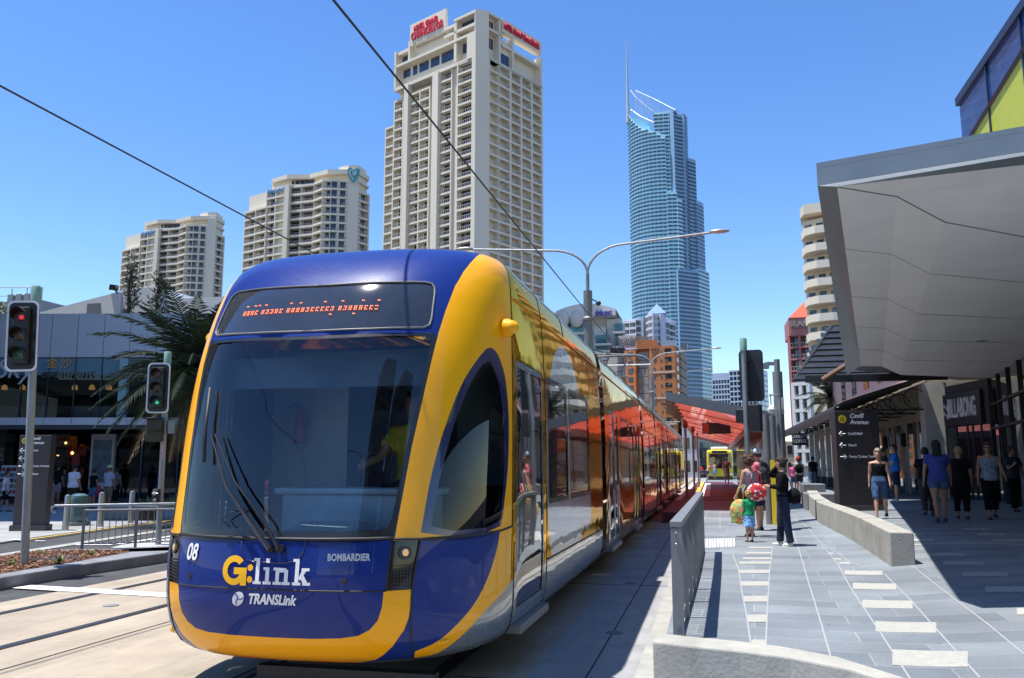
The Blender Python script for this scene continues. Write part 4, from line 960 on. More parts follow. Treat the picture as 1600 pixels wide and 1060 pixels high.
for k in range(5):
    y = ysh+1.2+k*1.9; MB().add([(xl-.32,y,zl0-.28),(xl+.25,y-.35,zl0-.24),(xl+.25,y+.35,zl0-.24),(xl+.1,y,zl0-.42)], [(0,1,3),(0,3,2),(1,2,3),(0,2,1)]).build('edge_fin', pm('fin_zinc', (.30,.29,.28), .4, .2), st)
xw = 1.72
MB().bb((xw,ysh+1.0,.3),(xw+.18,yfa,zr0-.28)).build('back_wall', m_mar, st)
MB().bb((xw+.19,ysh+1.2,.3),(xw+.45,ysh+9,2.6)).build('equipment_cabin', pm('maroon_dark', (.02,.012,.016), .5), st)
MB().add([(xw-.5,ysh+3,2.72),(xw-.15,ysh+3,2.72),(xw-.15,yfa,2.72),(xw-.5,yfa,2.72),(xw-.5,ysh+3,3.0),(xw-.15,ysh+3,3.0),(xw-.15,yfa,3.0),(xw-.5,yfa,3.0)], [(0,3,2,1),(4,5,6,7),(0,1,5,4),(1,2,6,5),(2,3,7,6),(3,0,4,7)]).build('silver_beam', pm('silver_beam', (.45,.45,.46), .4, .3), st)
a = aty(1097,661,36); b = aty(1142,678,36); di = MB().bb((a.x,35.9,b.z),(b.x,36.1,a.z)).build('display_board', m_black, st, bevel=.02)
c = aty(1108,678,36); MB().bb((a.x+.03,35.87,b.z+.04),(c.x,35.9,a.z-.04)).build('red_panel', m_red, di); MB().bb((c.x+.05,35.88,b.z+.07),(b.x-.05,35.9,a.z-.07)).build('screen', pm('screen_navy', (.01,.015,.04), .15), di)
for q in (.2,.8): x = a.x+(b.x-a.x)*q; MB().tube([(x,36,a.z),(x,36,zl0-.3)], .03, 6).build('hanger', m_mar, st)
# platform posts with red lamps
for k, (px, pt, Y) in enumerate(((1070,655,38),(1082,664,47),(1089,668,54))):
    q = aty(px, pt, Y); t = thing('lamp_post', ('nearest of the three grey posts with a red globe on the platform','second grey post with a red globe along the platform','farthest grey post with a red globe along the platform')[k], 'lamp post', (q.x, Y, .3), 0, 'red globe posts')
    MB().tube([(0,0,-.05),(0,0,q.z-.55)], .06, 8).build('post', m_galv, t, local=True, smooth=True); MB().lathe((0,0,q.z-.5), [(.02,-.25),(.09,-.17),(.13,-.05),(.11,.08),(.05,.16)], 14).build('globe', pm('red_globe', (.35,.05,.05), .35, 0, .6), t, local=True, smooth=True)
# traffic signals
m_teal = pm('weathered_green_cap', (.20,.36,.32), .6, var=.12)
m_sig = pm('signal_black', (.010,.010,.012), .55, 0, .2, .1)
def lamp_col(nm, c, on): return pm(nm, c, .4, 0, .5, 0, emit=c if on else None, es=.4 if on else 1)
def signal(label, loc, rz, hgt, lit, lean=0., board=(.46,1.10), extras=None, back=False):
    t = thing('traffic_light', label, 'traffic light', loc, rz, 'traffic lights'); t.rotation_euler = (0, lean, rz)
    MB().tube([(0,0,-.05),(0,0,hgt+.02)], .058, 14).build('pole', m_galv, t, local=True, smooth=True)
    MB().lathe((0,0,hgt), [(.07,0),(.075,.0),(.075,.24),(.06,.27)], 16).build('cap', m_teal, t, local=True, smooth=True)
    bw, bh = board; zc = hgt-.06-bh/2+.08
    P = [(x*bw/2, z*bh/2) for x, z in ()]
    rr = [(a, b) for a, b in rrect(-bw/2, bw/2, -bh/2, bh/2, .09, 5)]
    def plate(poly, y0, y1, mat, nm, par):
        m_ = MB(); n = len(poly); m_.add([(x, y0, zc+z) for x, z in poly]+[(x, y1, zc+z) for x, z in poly], [tuple(range(n)), tuple(range(2*n-1, n-1, -1))]+[(i, n+i, n+(i+1)%n, (i+1)%n) for i in range(n)])
        return m_.build(nm, mat, par, local=True)
    xo = -.13
    rr = [(a+xo, b) for a, b in rr]
    bb_ = plate(rr, -.105, -.09, m_sig, 'backboard', t)
    ri = [(xo+(a-xo)*.87, b*.94) for a, b in rr]; m_ = MB(); n = len(rr)
    if not back:
        m_.add([(x, -.109, zc+z) for x, z in rr]+[(x, -.109, zc+z) for x, z in ri], [(i, (i+1)%n, n+(i+1)%n, n+i) for i in range(n)]); m_.build('white_border', m_wht, bb_, local=True, kind='open')
    hd = MB().bb((xo-.12,-.2,zc-bh*.40),(xo+.12,-.11,zc+bh*.40)).build('signal_head', m_sig, t, local=True, bevel=.02)
    cols = (('red',(.75,.01,.01)),('amber',(.55,.25,.01)),('green',(.01,.55,.28)))
    for k, (cn, c) in enumerate(cols):
        z = zc+bh*.27-k*bh*.27; on = lit == cn
        m_ = MB()
        for a in np.linspace(R_(-30), R_(210), 15):
            pass
        N = 14; A_ = np.linspace(R_(-25), R_(205), N); v = []
        for r_, y_ in ((.105,-.20),(.105,-.40),(.112,-.40),(.112,-.20)):
            v += [(xo+r_*math.cos(a), y_ - (0 if y_ > -.3 else .0) + (.0 if y_ > -.3 else .10*(1-math.sin(max(0,a)))*.8), z+r_*math.sin(a)) for a in A_]
        f = []
        for q in range(4):
            q2 = (q+1) % 4
            f += [(q*N+i, q*N+i+1, q2*N+i+1, q2*N+i) for i in range(N-1)]
        m_.add(v, f).build('visor', m_sig, hd, local=True)
        MB().lathe((xo,-.205,z), [(.088,-.004),(.088,.0),(.07,.02),(.0001,.03)], 18, Matrix.Rotation(R_(90),4,'X')).build('lens', lamp_col(cn+'_lens', tuple(v_*.10 for v_ in c), False), hd, local=True, smooth=True)
        if on: MB().lathe((xo+.03,-.236,z-.03), [(.036,0),(.036,.006)], 14, Matrix.Rotation(R_(90),4,'X')).build('lit_symbol', lamp_col(cn+'_lit', c, True), hd, local=True)
    MB().bb((xo*.5-.06,-.09,zc+.3),(0,0,zc+.34)).bb((xo*.5-.06,-.09,zc-.34),(0,0,zc-.3)).build('bracket', m_sig, t, local=True)
    return t, zc
p = atz(38,882,.17); zt1 = zat(52,475,p.y)
signal('nearest traffic light, red light lit, on a leaning galvanised pole in the mulch bed', (p.x, p.y, .16), R_(22), zt1-.16, 'red', lean=R_(-2.2))
p = atz(247,851,.02); zt2 = zat(252,570,p.y)
t2, zc = signal('traffic light with its green light lit beside the steel rail fence', (p.x, p.y, .02), R_(20), zt2-.02, 'green', lean=R_(-.5), board=(.46,1.06))
MB().bb((-.30,-.20,zc-1.12),(.02,.05,zc-.62)).build('pedestrian_signal', m_sig, t2, local=True, bevel=.02)
for z in (-.66,-.90): MB().bb((-.34,-.40,zc+z),(-.02,-.16,zc+z+.02)).build('visor', m_sig, t2, local=True)
MB().bb((.09,-.06,zc-.95),(.20,.06,zc-.68)).build('bracket_plate', m_galv, t2, local=True)
pbz = .98; MB().bb((-.14,-.16,pbz-.17),(.02,-.05,pbz+.15)).build('push_button_box', m_sig, t2, local=True, bevel=.04)
m_ = MB(); m_.tube([(-.11,-.165,pbz+.06),(-.01,-.165,pbz+.06)], .012, 4); m_.tube([(-.07,-.165,pbz+.095),(-.115,-.165,pbz+.06),(-.07,-.165,pbz+.025)], .012, 4); m_.build('arrow', m_wht, t2, local=True)
MB().lathe((-.06,-.165,pbz-.08), [(.035,0),(.035,.02),(.02,.03)], 14, Matrix.Rotation(R_(90),4,'X')).build('push_button', m_stain, t2, local=True, smooth=True)
MB().bb((-.04,-.065,1.75),(.04,-.058,2.25)).build('sticker', pm('sticker_pink', (.55,.40,.42), .6, var=.3, vs=30), t2, local=True); MB().bb((-.03,-.065,2.5),(.04,-.058,2.62)).build('sticker', pm('sticker_blue', (.15,.30,.60), .6), t2, local=True)
# footway signal, seen from behind
q = aty(1168,700,18.5); g0 = gz(q.x, 18.5); hz = zat(1168,548,18.5)
t3, zc = signal('traffic light seen from behind with its black backboard, standing by the shelter', (q.x, 18.5, g0), R_(170), hz-g0, None, board=(.50,1.10), back=True)
MB().bb((-.02,-.16,zc-1.20),(.0+.04,.0,zc-1.1)).build('bracket', m_galv, t3, local=True)
MB().bb((-.32,-.12,zc-1.20),(-.07,.18,zc-.62)).build('pedestrian_signal', m_sig, t3, local=True, bevel=.03)
MB().bb((.02,-.3,zc-1.0),(.22,.0,zc-.7)).build('pedestrian_signal', m_sig, t3, local=True, bevel=.03)
# light column with flood head, grey service posts, cctv
lp = thing('light_column', 'tall square grey light column with a flat flood lamp head beside the shelter', 'lamp post', (aty(1220,700,21).x,21,gz(1.7,21)))
x_ = lp.location.x; zt_l = zat(1222,565,21); g0 = gz(x_,21)
MB().tube([(x_,21,g0),(x_,21,zt_l-.25)], .115, 14).build('shaft', m_post, lp, smooth=True)
MB().tube([(x_,21,zt_l-.25),(x_,21,zt_l+.05)], .07, 10).build('neck', m_post, lp, smooth=True)
a = aty(1172,574,21); MB().add([(a.x,20.95,a.z-.03),(x_-.18,20.95,a.z-.03),(x_-.18,20.95,a.z+.12),(a.x+.35,20.95,a.z+.10),(a.x,21.25,a.z-.03),(x_-.18,21.25,a.z-.03),(x_-.18,21.25,a.z+.12),(a.x+.35,21.25,a.z+.10)], [(0,1,2,3),(7,6,5,4),(0,4,5,1),(1,5,6,2),(2,6,7,3),(3,7,4,0)]).build('flood_head', m_galv, lp)
MB().bb((x_-.2,21.05,a.z+.04),(x_,21.12,a.z+.12)).build('arm', m_post, lp)
MB().bb((x_-.02,20.86,zat(1222,648,21)),(x_+.11,20.9,zat(1222,622,21))).build('label_plate', pm('pale_plate', (.5,.5,.48), .6), lp)
for k, (px, pt, lb) in enumerate(((1198,648,'left one of the two plain grey service posts by the light column'), (1208,650,'right one of the two plain grey service posts by the light column'))):
    x_ = aty(px,700,20.5).x; tag(MB().tube([(x_,20.5,.3),(x_,20.5,zat(px,pt,20.5))], .085, 14).build('service_post', m_post, smooth=True), lb, 'post', 'service posts')
cc_ = thing('security_camera', 'white dome security camera hanging from a thin grey arm above the posts', 'camera', (aty(1205,640,20.8).x,20.8,zat(1205,640,20.8)))
a = aty(1205,640,20.8); b = aty(1218,617,20.8); MB().tube([(b.x+.0,20.8,.3),(b.x,20.8,b.z),(a.x-.03,20.8,b.z)], .03, 6).build('arm', m_post, cc_)
MB().tube([(a.x,20.8,b.z),(a.x,20.8,a.z+.08)], .015, 6).build('stem', m_galv, cc_); MB().lathe((a.x,20.8,a.z-.05), [(.03,-.05),(.075,-.02),(.085,.05),(.05,.11),(.02,.15)], 14).build('dome', pm('camera_white', (.7,.7,.68), .3), cc_, smooth=True)
tag(MB().bb((aty(1207,800,20.2).x,20.2,.3),(aty(1214,800,20.2).x,20.3,1.75)).build('ticket_post', m_emy), 'slim yellow post behind the woman in black', 'post')
# street lamps with two arms on the poles between the tracks
def street_lamp(Y, px, ptop, pj, arms, label, r=.17):
    q = aty(px, ptop, Y); x = q.x; zj = q.z; t = thing('street_lamp', label, 'street lamp', (x, Y, 0), 0, 'two armed street lamps')
    zl = zat(px, pj, Y)
    MB().tube([(0,0,0),(0,0,zl)], r, 14).build('pole', m_post if False else pm('lamp_pole_grey', (.20,.21,.225), .5, .4, var=.08), t, local=True, smooth=True)
    MB().lathe((0,0,zl-1.15*r*6), [(r*1.02,0),(r*1.5,.04),(r*1.5,.12),(r*1.02,.2)], 14).build('collar', pm('lamp_pole_grey', (.2,.2,.2)), t, local=True, smooth=True)
    MB().tube([(0,0,zl),(0,0,zj)], r*.42, 10).build('upper_pole', m_galv, t, local=True, smooth=True)
    for k, (ax, ay) in enumerate(arms):
        e = aty(ax, ay, Y); dx = e.x-x; dz = e.z-zj; s = 1 if dx > 0 else -1
        pts = [(0,0,zj-.1),(s*.12,0,zj+.25*0+.35*abs(dz)/max(1e-3,abs(dz))*0+.35)]; h = zat(px, (ptop+ay)/2, Y)
        pts = [(0,0,zj-.05)]+[(s*abs(dx)*.28*(1-math.cos(a)), 0, zj+(dz-.3)*math.sin(a)) for a in np.linspace(.15, math.pi/2, 8)]+[(dx*.86, 0, zj+dz-.05),(dx*.9,0,zj+dz-.03)]
        MB().tube(pts, r*.28, 8).build('arm', m_galv, t, local=True, smooth=True)
        MB().ell((dx*.95,0,zj+dz), (abs(dx)*.075,.17,.09), 14, 8).build('lamp_head', pm('lamp_head_grey', (.30,.30,.30), .4, .3), t, local=True, smooth=True)
    return t
street_lamp(35, 918, 428, 455, ((1135,361),(716,390)), 'tall street lamp with two curved arms rising right behind the tram roof', .19)
street_lamp(82, 1018, 570, 590, ((1125,544),(915,552)), 'middle double-armed street lamp in front of the orange brick block', .22)
street_lamp(150, 1066, 620, 630, ((1113,577),(1030,582)), 'farthest double-armed street lamp, mostly hidden behind the shelter roof', .22)
# overhead wires and the span arm
m_wire = pm('wire_black', (.015,.015,.015), .6, var=0)
tag(MB().tube([(XC,-30,5.37),(XC,35,5.37),(XC,150,5.4)], .012, 5).build('contact_wire', m_wire), 'black overhead wire running above the tram towards the tall street lamp', 'wire', 'overhead wires')
tag(MB().tube([(-7.0,-30,5.47),(-7.0,35,5.5),(-7.0,150,5.5)], .012, 5).build('contact_wire', m_wire), 'black overhead wire above the left hand track, sloping down from the left edge', 'wire', 'overhead wires')
for Y in (35,82,):
    xq = aty(918,500,35).x if Y == 35 else aty(1018,600,82).x
    cb = thing('wire_bracket', 'steel bracket holding the tram wires on the tall street lamp pole' if Y == 35 else 'steel bracket holding the tram wires on the middle street lamp pole', 'bracket', (xq, Y, 5.7))
    MB().tube([(xq-2.6,Y,5.75),(xq+2.6,Y,5.75)], .035, 6).build('arm', m_galv, cb); MB().tube([(xq-2.6,Y,5.75),(xq,Y,6.5),(xq+2.6,Y,5.75)], .018, 5).build('stay', m_wire, cb)
    for s in (-1,1): MB().tube([(xq+s*2.1,Y,5.42),(xq+s*2.1,Y,5.75)], .02, 5).build('drop_clamp', m_wire, cb)
q = aty(935,474,35); tag(MB().tube([aty(918,466,35), aty(930,470,35), q, aty(936,478,35)], .03, 5).ell(q, (.12,.1,.1), 10, 6).build('pole_camera', m_wire, smooth=True), 'small black camera on the side of the tall lamp pole', 'camera')
# yellow bus at the far end
bs = thing('bus', 'yellow bus with a white roof pod facing the viewer at the end of the street', 'bus', (aty(1124,700,83).x, 83, 0))
bx = bs.location.x; m_buy = pm('bus_yellow', (.80,.62,.02), .35, 0, .8)
MB().bb((bx-1.2,83,.35),(bx+1.2,94,3.1)).build('body', m_buy, bs, bevel=.18)
MB().bb((bx-1.02,82.95,1.35),(bx+1.02,83.05,2.75)).build('windscreen', m_dglass, bs, bevel=.05)
MB().bb((bx-.8,83.4,3.1),(bx+.8,88,3.4)).build('roof_pod', pm('bus_white', (.75,.74,.66), .5), bs, bevel=.12)
MB().bb((bx-.7,82.94,2.8),(bx+.7,83.02,3.02)).build('destination_board', m_black, bs)
for s in (-1,1):
    MB().bb((bx+s*.95-.14,82.96,.75),(bx+s*.95+.14,83.02,.95)).build('headlight', pm('bus_lamp', (.7,.7,.65), .2), bs); MB().lathe((bx+s*1.02,84.6,.45), [(.45,-.14),(.45,.14)], 18, Matrix.Rotation(R_(90),4,'Y')).build('wheel', m_rub, bs)
    MB().bb((bx+s*1.35-.08,82.8,1.9),(bx+s*1.35+.08,82.9,2.4)).build('mirror', m_black, bs)
MB().bb((bx-1.15,82.96,.4),(bx+1.15,83.0,.62)).build('bumper', m_black, bs)
# ================================================================ LEFT SIDE
FA = Vector((-31.0,31.3,0)); FB = Vector((-22.5,33.2,0)); FD = (FB-FA).normalized(); FN = Vector((FD.y,-FD.x,0))
FL = FA-FD*16; FR = FB+FD*13; FLen = (FR-FL).length
rs = thing('restaurant_building', 'two storey restaurant and shop building with pale metal fascia across the plaza on the left', 'building', (FA.x,FA.y,0))
m_fasp = pm('pale_metal_panel', (.44,.46,.52), .45, .25, var=.04, vs=2)
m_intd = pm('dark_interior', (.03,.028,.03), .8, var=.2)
m_sg = glass('shop_clear_glass', (.55,.6,.62), 1.45)
def W(t, off, z): p = FL+FD*t+FN*off; return (p.x, p.y, z)
def wb(t0, t1, o0, o1, z0, z1):   # box in facade coordinates; off positive is towards the plaza
    mb = MB(); v = [W(t, o, z) for z in (z0, z1) for t, o in ((t0,o0),(t1,o0),(t1,o1),(t0,o1))]
    return mb.add(v, [(0,3,2,1),(4,5,6,7),(0,1,5,4),(1,2,6,5),(2,3,7,6),(3,0,4,7)])
def tp(px, off=0., z=None):   # facade coordinate of a picture column
    r = ray(px, 728); a = r.x/r.y; P = FL+FN*off; return (a*P.y-P.x)/(FD.x-a*FD.y)
k = 0; t = tp(64)-1.19*18
while t < FLen:
    if t > 0: wb(t+.012, min(t+1.178, FLen), -.1, .02, 6.42, 8.35).build('fascia_panel', m_fasp, rs)
    t += 1.19
wb(0, FLen, -.3, -.11, 6.40, 8.33).build('fascia_backing', m_intd, rs)
wb(0, FLen, -7, -.1, 8.36, 8.42).build('roof', m_fasp, rs)
wb(0, FLen, -7, -6.9, .0, 8.3).build('rear_wall', m_intd, rs); wb(0, FLen, -6.9, -.1, 3.4, 3.55).build('floor_slab', m_intd, rs); wb(0, FLen, -6.9, -.1, 6.3, 6.38).build('ceiling', m_intd, rs)
wb(-.2, 0, -7, 0, 0, 8.3).build('end_wall', m_fasp, rs); wb(FLen, FLen+.2, -7, 0, 0, 8.3).build('end_wall', m_fasp, rs)
m_sfr = pm('dark_blue_frame', (.02,.035,.05), .4, .2)
t = tp(64)-1.19*18
n = 0
while t < FLen:
    if t > 0:
        g = wb(t+.02, min(t+1.17, FLen), -.06, -.05, 3.66, 6.38).build('upper_window', m_sg, rs); wb(t-.02, t+.02, -.08, .0, 3.66, 6.40).build('window_frame', m_sfr, g)
    t += 1.19
wb(tp(-200), tp(176), -.045, -.03, 5.62, 6.38).build('sign_band', pm('sky_sign_blue', (.05,.14,.22), .3, var=.35, vs=1.5, c2=(.10,.20,.24)), rs)
wb(tp(176), tp(192), -.045, -.02, 3.7, 6.38).build('light_panel', pm('pale_blue_panel', (.25,.42,.48), .4), rs)
m_or = pm('orange_sign', (.62,.33,.10), .5, 0, 0, 0)
def ftx(s, px, py, size, mat, **k):
    tt = tp(px); z = aty(px, py, W(tt,0,0)[1]).z; p = Vector(W(tt, .0, z))
    return text('sign_lettering', s, size, mat, frame_m(p+FN*.03, FD), rs, ext=.01, **k)
ftx('\u91d1\u6c99', 80, 569, .52, m_or, space=1.4)
ftx('Sky', 8, 578, 1.25, pm('sign_silver', (.45,.48,.52), .35, .3, 0, 0), shear=.3)
ftx('estaurant', 93, 585, .52, m_black, bold=.012, shear=.25, sx=1.2)
for px in (85,113,141,-30,0): 
    tt = tp(px); p = W(tt, -1.2, 5.15); MB().lathe(p, [(.03,.16),(.12,.08),(.13,-.08)], 12).build('pendant_lamp', pm('pendant_amber', (.45,.25,.10), .5, emit=(1,.5,.15), es=.35), rs, smooth=True)
for k, px in enumerate((15,70,132,165)):
    tt = tp(px, -2.0); p = W(tt, -1.6, 3.56); q = thing('restaurant_table', ('round table under a white cloth at the far left upstairs window','round table under a white cloth left of the second window bay upstairs','round table under a white cloth in the middle of the upstairs windows','round white clothed table nearest the pale blue panel upstairs')[k], 'table', p, 0, 'clothed tables upstairs')
    MB().lathe((0,0,0), [(.55,.02),(.5,.4),(.52,.74),(.50,.76)], 20).build('tablecloth', pm('white_cloth', (.7,.7,.72), .8), q, local=True, smooth=True); MB().tube([(0,0,.76),(0,0,.9)], .05, 8).build('vase', m_black, q, local=True)
# street awning with the pale edge
wb(0, FLen, .05, 2.2, 3.5, 3.56).build('awning_soffit', m_intd, rs)
t = tp(64, 2.2)-1.15*18
while t < FLen:
    if t > 0: wb(t+.01, t+1.14, 2.2, 2.26, 3.30, 3.60).build('awning_edge', m_fasp, rs)
    t += 1.15
wb(0, FLen, 2.0, 2.19, 3.12, 3.30).build('awning_beam', m_sfr, rs)
# ground floor shop fronts
t = 0; k = 0
while t < FLen-1.6:
    if not (tp(66) < t < tp(137)):
        g = wb(t, t+1.6, -.3, -.28, .15, 3.1).build('shop_window', m_sg, rs); wb(t-.04, t+.04, -.34, -.22, 0, 3.3).build('window_frame', m_sfr, g)
    t += 1.62
wb(0, tp(66), -.3, -.2, 0, .2).build('stallriser', m_sfr, rs); wb(tp(137), FLen, -.3, -.2, 0, .2).build('stallriser', m_sfr, rs)
wb(tp(139), tp(176), -.25, -.05, .6, 3.0).build('poster_frame', pm('poster_frame', (.40,.42,.45), .4), rs)
wb(tp(143), tp(172), -.05, -.03, .9, 2.75).build('poster', pm('poster_teal', (.06,.11,.15), .3, var=.3, vs=3), rs)
m_warm = pm('warm_lamp', (1,.6,.2), .5, 0, 0, 0, emit=(1,.5,.14), es=4)
m_wood = pm('warm_stock', (.32,.15,.05), .7, var=.5, vs=7)
wb(tp(68,-2.5), tp(118,-2.5), -2.6, -2.5, .1, 3.0).build('shop_display_wall', m_wood, rs)
rng = random.Random(11)
for k in range(9):
    px = rng.uniform(72,132); tt = tp(px, -1.5); p = W(tt, -1.5+rng.uniform(-.5,.3), rng.uniform(2.1,2.7)); MB().ell(p, (.06,.06,.06), 8, 6).build('shop_lamp', m_warm, rs, smooth=True)
items = []
for k in range(44):
    px = rng.uniform(66,134); tt = tp(px, -1.4); o = rng.uniform(-2.3,-.5); z = rng.uniform(.3,2.3); items.append(wb(tt, tt+rng.uniform(.15,.45), o-.15, o, z, z+rng.uniform(.2,.7)))
cl_ = [pm('stock_%s' % n, c, .7, var=.3, vs=9) for n, c in (('red',(.30,.04,.03)),('tan',(.30,.20,.10)),('dark',(.03,.03,.035)),('blue',(.06,.10,.18)))]
for k, it in enumerate(items): it.build('shop_stock', cl_[k % 4], rs)
for k in range(5):
    a = tp(183+k*14,-1.2); wb(a, a+.9, -1.5, -1.2, .5, .56).build('shelf', m_intd, rs); wb(a+.1, a+.7, -1.45, -1.25, .56, .56+.3*(1+k % 2)).build('shelf_stock', cl_[k % 4] if k % 2 else pm('stock_white', (.5,.5,.5), .6), rs)
    wb(a, a+.9, -1.5, -1.2, 1.5, 1.56).build('shelf', m_intd, rs); wb(a+.1, a+.8, -1.45, -1.25, 1.56, 1.8).build('shelf_stock', cl_[(k+1) % 4], rs)
p = W(tp(20,.3), .6, 0)
bl_ = thing('banner_sign', 'tall dark hanging banner at the far left shop', 'banner', W(tp(8), .4, 1.6)); wb(tp(2), tp(13), .3, .36, .9, 3.3).build('banner', m_intd, bl_)
text('lettering', 'GIFT', .3, pm('banner_text', (.3,.28,.25), .6), frame_m(Vector(W(tp(7.5), .37, 2.1)), (0,0,-1), FD), bl_, ext=.003)
for k, (px, lb) in enumerate(((14,'left tilted postcard rack in front of the far left shop'),(24,'right tilted postcard rack beside the wayfinding pylon'))):
    q = thing('postcard_rack', lb, 'display rack', W(tp(px,1.5), 1.6, 0), R_(12), 'postcard racks')
    MB().box((0,0,1.0), (.62,.04,1.3), rx=-.22).build('board', pm('rack_white', (.45,.45,.47), .6), q, local=True)
    for a in range(3):
        for b in range(5): MB().box((-.2+a*.2,-.04-.0+(b-2)*.052,.55+b*.23), (.15,.02,.15), rx=-.22).build('card', cl_[(a*2+b) % 4], q, local=True)
    for s in (-.28,.28): MB().tube([(s,.1,0),(s,.0,1.0)], .015, 5).build('leg', m_black, q, local=True)
# white sloped building with climbers behind
wt = thing('white_sloped_building', 'white building with a slanting parapet rising behind the restaurant roof', 'building', (-30,46,8))
Yw = 47; m_wr = pm('white_render', (.62,.64,.66), .8, var=.05)
a0 = aty(60,489,Yw); a1 = aty(186,456,Yw); a2 = aty(262,452,Yw+1); a3 = aty(345,470,Yw+2); 
MB().add([(a0.x,Yw,4),(a1.x,Yw,4),tuple(a1),tuple(a0),(a0.x,Yw+6,4),(a1.x,Yw+6,4),(a1.x,Yw+6,a1.z),(a0.x,Yw+6,a0.z)], [(0,1,2,3),(7,6,5,4),(3,2,6,7),(0,3,7,4),(1,5,6,2)]).build('sloping_wall', m_wr, wt)
MB().bb((a1.x,Yw+.3,4),(a2.x,Yw+6,a2.z)).build('wall', m_wr, wt); MB().bb((a2.x,Yw+.8,4),(a3.x+4,Yw+6,a3.z+.0)).build('wall', m_wr, wt)
r0 = aty(137,475,Yw); r1 = aty(156,489,Yw); MB().bb((r0.x,Yw-.05,4),(r1.x,Yw+.1,r0.z)).build('recess', pm('recess_shade_grey', (.16,.17,.19), .8), wt)  # flat grey slab just proud of the wall; a recess's shade as colour
q = aty(178,450,Yw); fl = thing('floodlight', 'black box floodlight on the edge of the white sloping roof', 'floodlight', tuple(q)); MB().box((q.x,q.y,q.z), (.5,.35,.38), ry=.15).build('housing', m_black, fl, bevel=.03); MB().tube([(q.x+.3,q.y,q.z-.4),(q.x+.1,q.y,q.z-.15)], .05, 6).build('bracket', m_black, fl)
# leaves
def leafcloud(mb, c, r, n, sz, rng, up=.3, elong=1.6):
    for _ in range(n):
        while True:
            d = Vector((rng.uniform(-1,1), rng.uniform(-1,1), rng.uniform(-1,1)))
            if d.length < 1: break
        p = Vector((c[0]+d.x*r[0], c[1]+d.y*r[1], c[2]+d.z*r[2])); a = Vector((rng.gauss(0,1), rng.gauss(0,1), rng.gauss(up,1))).normalized(); b = a.cross(Vector((rng.gauss(0,1), rng.gauss(0,1), rng.gauss(0,1)))).normalized()
        s = sz*rng.uniform(.6,1.4); mb.add([p-a*s*elong, p+b*s*.6, p+a*s*elong, p-b*s*.6], [(0,1,2,3)])
m_lfd = pm('dark_leaf', (.022,.032,.018), .6, var=.35, vs=2.5, c2=(.05,.055,.03)); m_bark = pm('bark', (.10,.075,.055), .9, var=.2, vs=8, bump=.4)
for k, (bx0, by0, wd, tp_, lb) in enumerate(((203,490,18,403,'taller dark climbing tree against the left of the cream tower'),(248,490,20,428,'shorter dark climbing tree in front of the white wall'))):
    Y = Yw-1.2; q0 = aty(bx0, by0, Y); q1 = aty(bx0+5, tp_, Y); t = thing('climber_tree', lb, 'tree', (q0.x,Y,8.4), 0, 'dark climbing trees')
    r = random.Random(20+k); tr = MB(); tr.tube([(q0.x,Y,8.3),(q0.x-.2,Y,(q0.z+q1.z)/2),(q1.x,Y,q1.z-.5)], [.12,.09,.04], 6)
    for j in range(9): z = q0.z+(q1.z-q0.z)*(.15+.08*j); dx = r.uniform(-.9,.9); tr.tube([(q0.x,Y,z-.3),(q0.x+dx,Y+r.uniform(-.3,.3),z+.35)], [.05,.02], 5)
    tr.build('trunk', m_bark, t, smooth=True)
    cr = MB()
    for j in range(26):
        f_ = j/25; z = q0.z-.2+(q1.z-q0.z)*f_; wdt = (wd/34)*(1.25-.9*f_); leafcloud(cr, (q0.x+(q1.x-q0.x)*f_+r.uniform(-wdt,wdt), Y+r.uniform(-.4,.2), z+r.uniform(-.2,.2)), (.38,.3,.28), 42, .055, r)
    cr.build('crown', m_lfd, t, kind='open')
# far left tree and roof structure
tl = thing('roofline_tree', 'pale green leafy tree top at the far left behind the red signal', 'tree', (-62,62,0)); r = random.Random(4)
q = aty(8,480,62); tr = MB(); tr.tube([(q.x,62,0),(q.x+.3,62,7),(q.x,62,q.z-1)], [.3,.22,.1], 8); tr.build('trunk', m_bark, tl, smooth=True); cr = MB()
for j in range(60): leafcloud(cr, (q.x+r.uniform(-3.5,1.9), 62+r.uniform(-1,1), q.z-.6+r.uniform(-1.6,1.1)), (.6,.6,.45), 40, .09, r)
cr.build('crown', pm('olive_leaf', (.13,.17,.06), .6, var=.4, vs=1.2, c2=(.05,.08,.03)), tl, kind='open')
rt = thing('rooftop_plant', 'grey rooftop machinery with a thin railing at the far left skyline', 'rooftop plant', (-64,70,8)); a = aty(8,470,70); b = aty(66,455,70)
MB().bb((a.x-10,70,6),(b.x,78,b.z-.9)).build('plant_box', pm('plant_grey', (.22,.25,.28), .6), rt)
for z in (b.z-.3, b.z+.35): MB().tube([(a.x-8,70,z+.6 if z > b.z else z),(b.x,70,z)], .05, 5).build('rail', m_galv, rt)
for k in range(5): x = b.x-k*1.8; MB().tube([(x,70,b.z-1),(x,70,b.z+.4)], .05, 5).build('rail_post', m_galv, rt)
for k in range(4): x = a.x+.5*k; MB().bb((b.x-4+k,69.9,b.z-1),(b.x-3.4+k,70.4,b.z-.2)).build('plant_unit', m_post, rt)
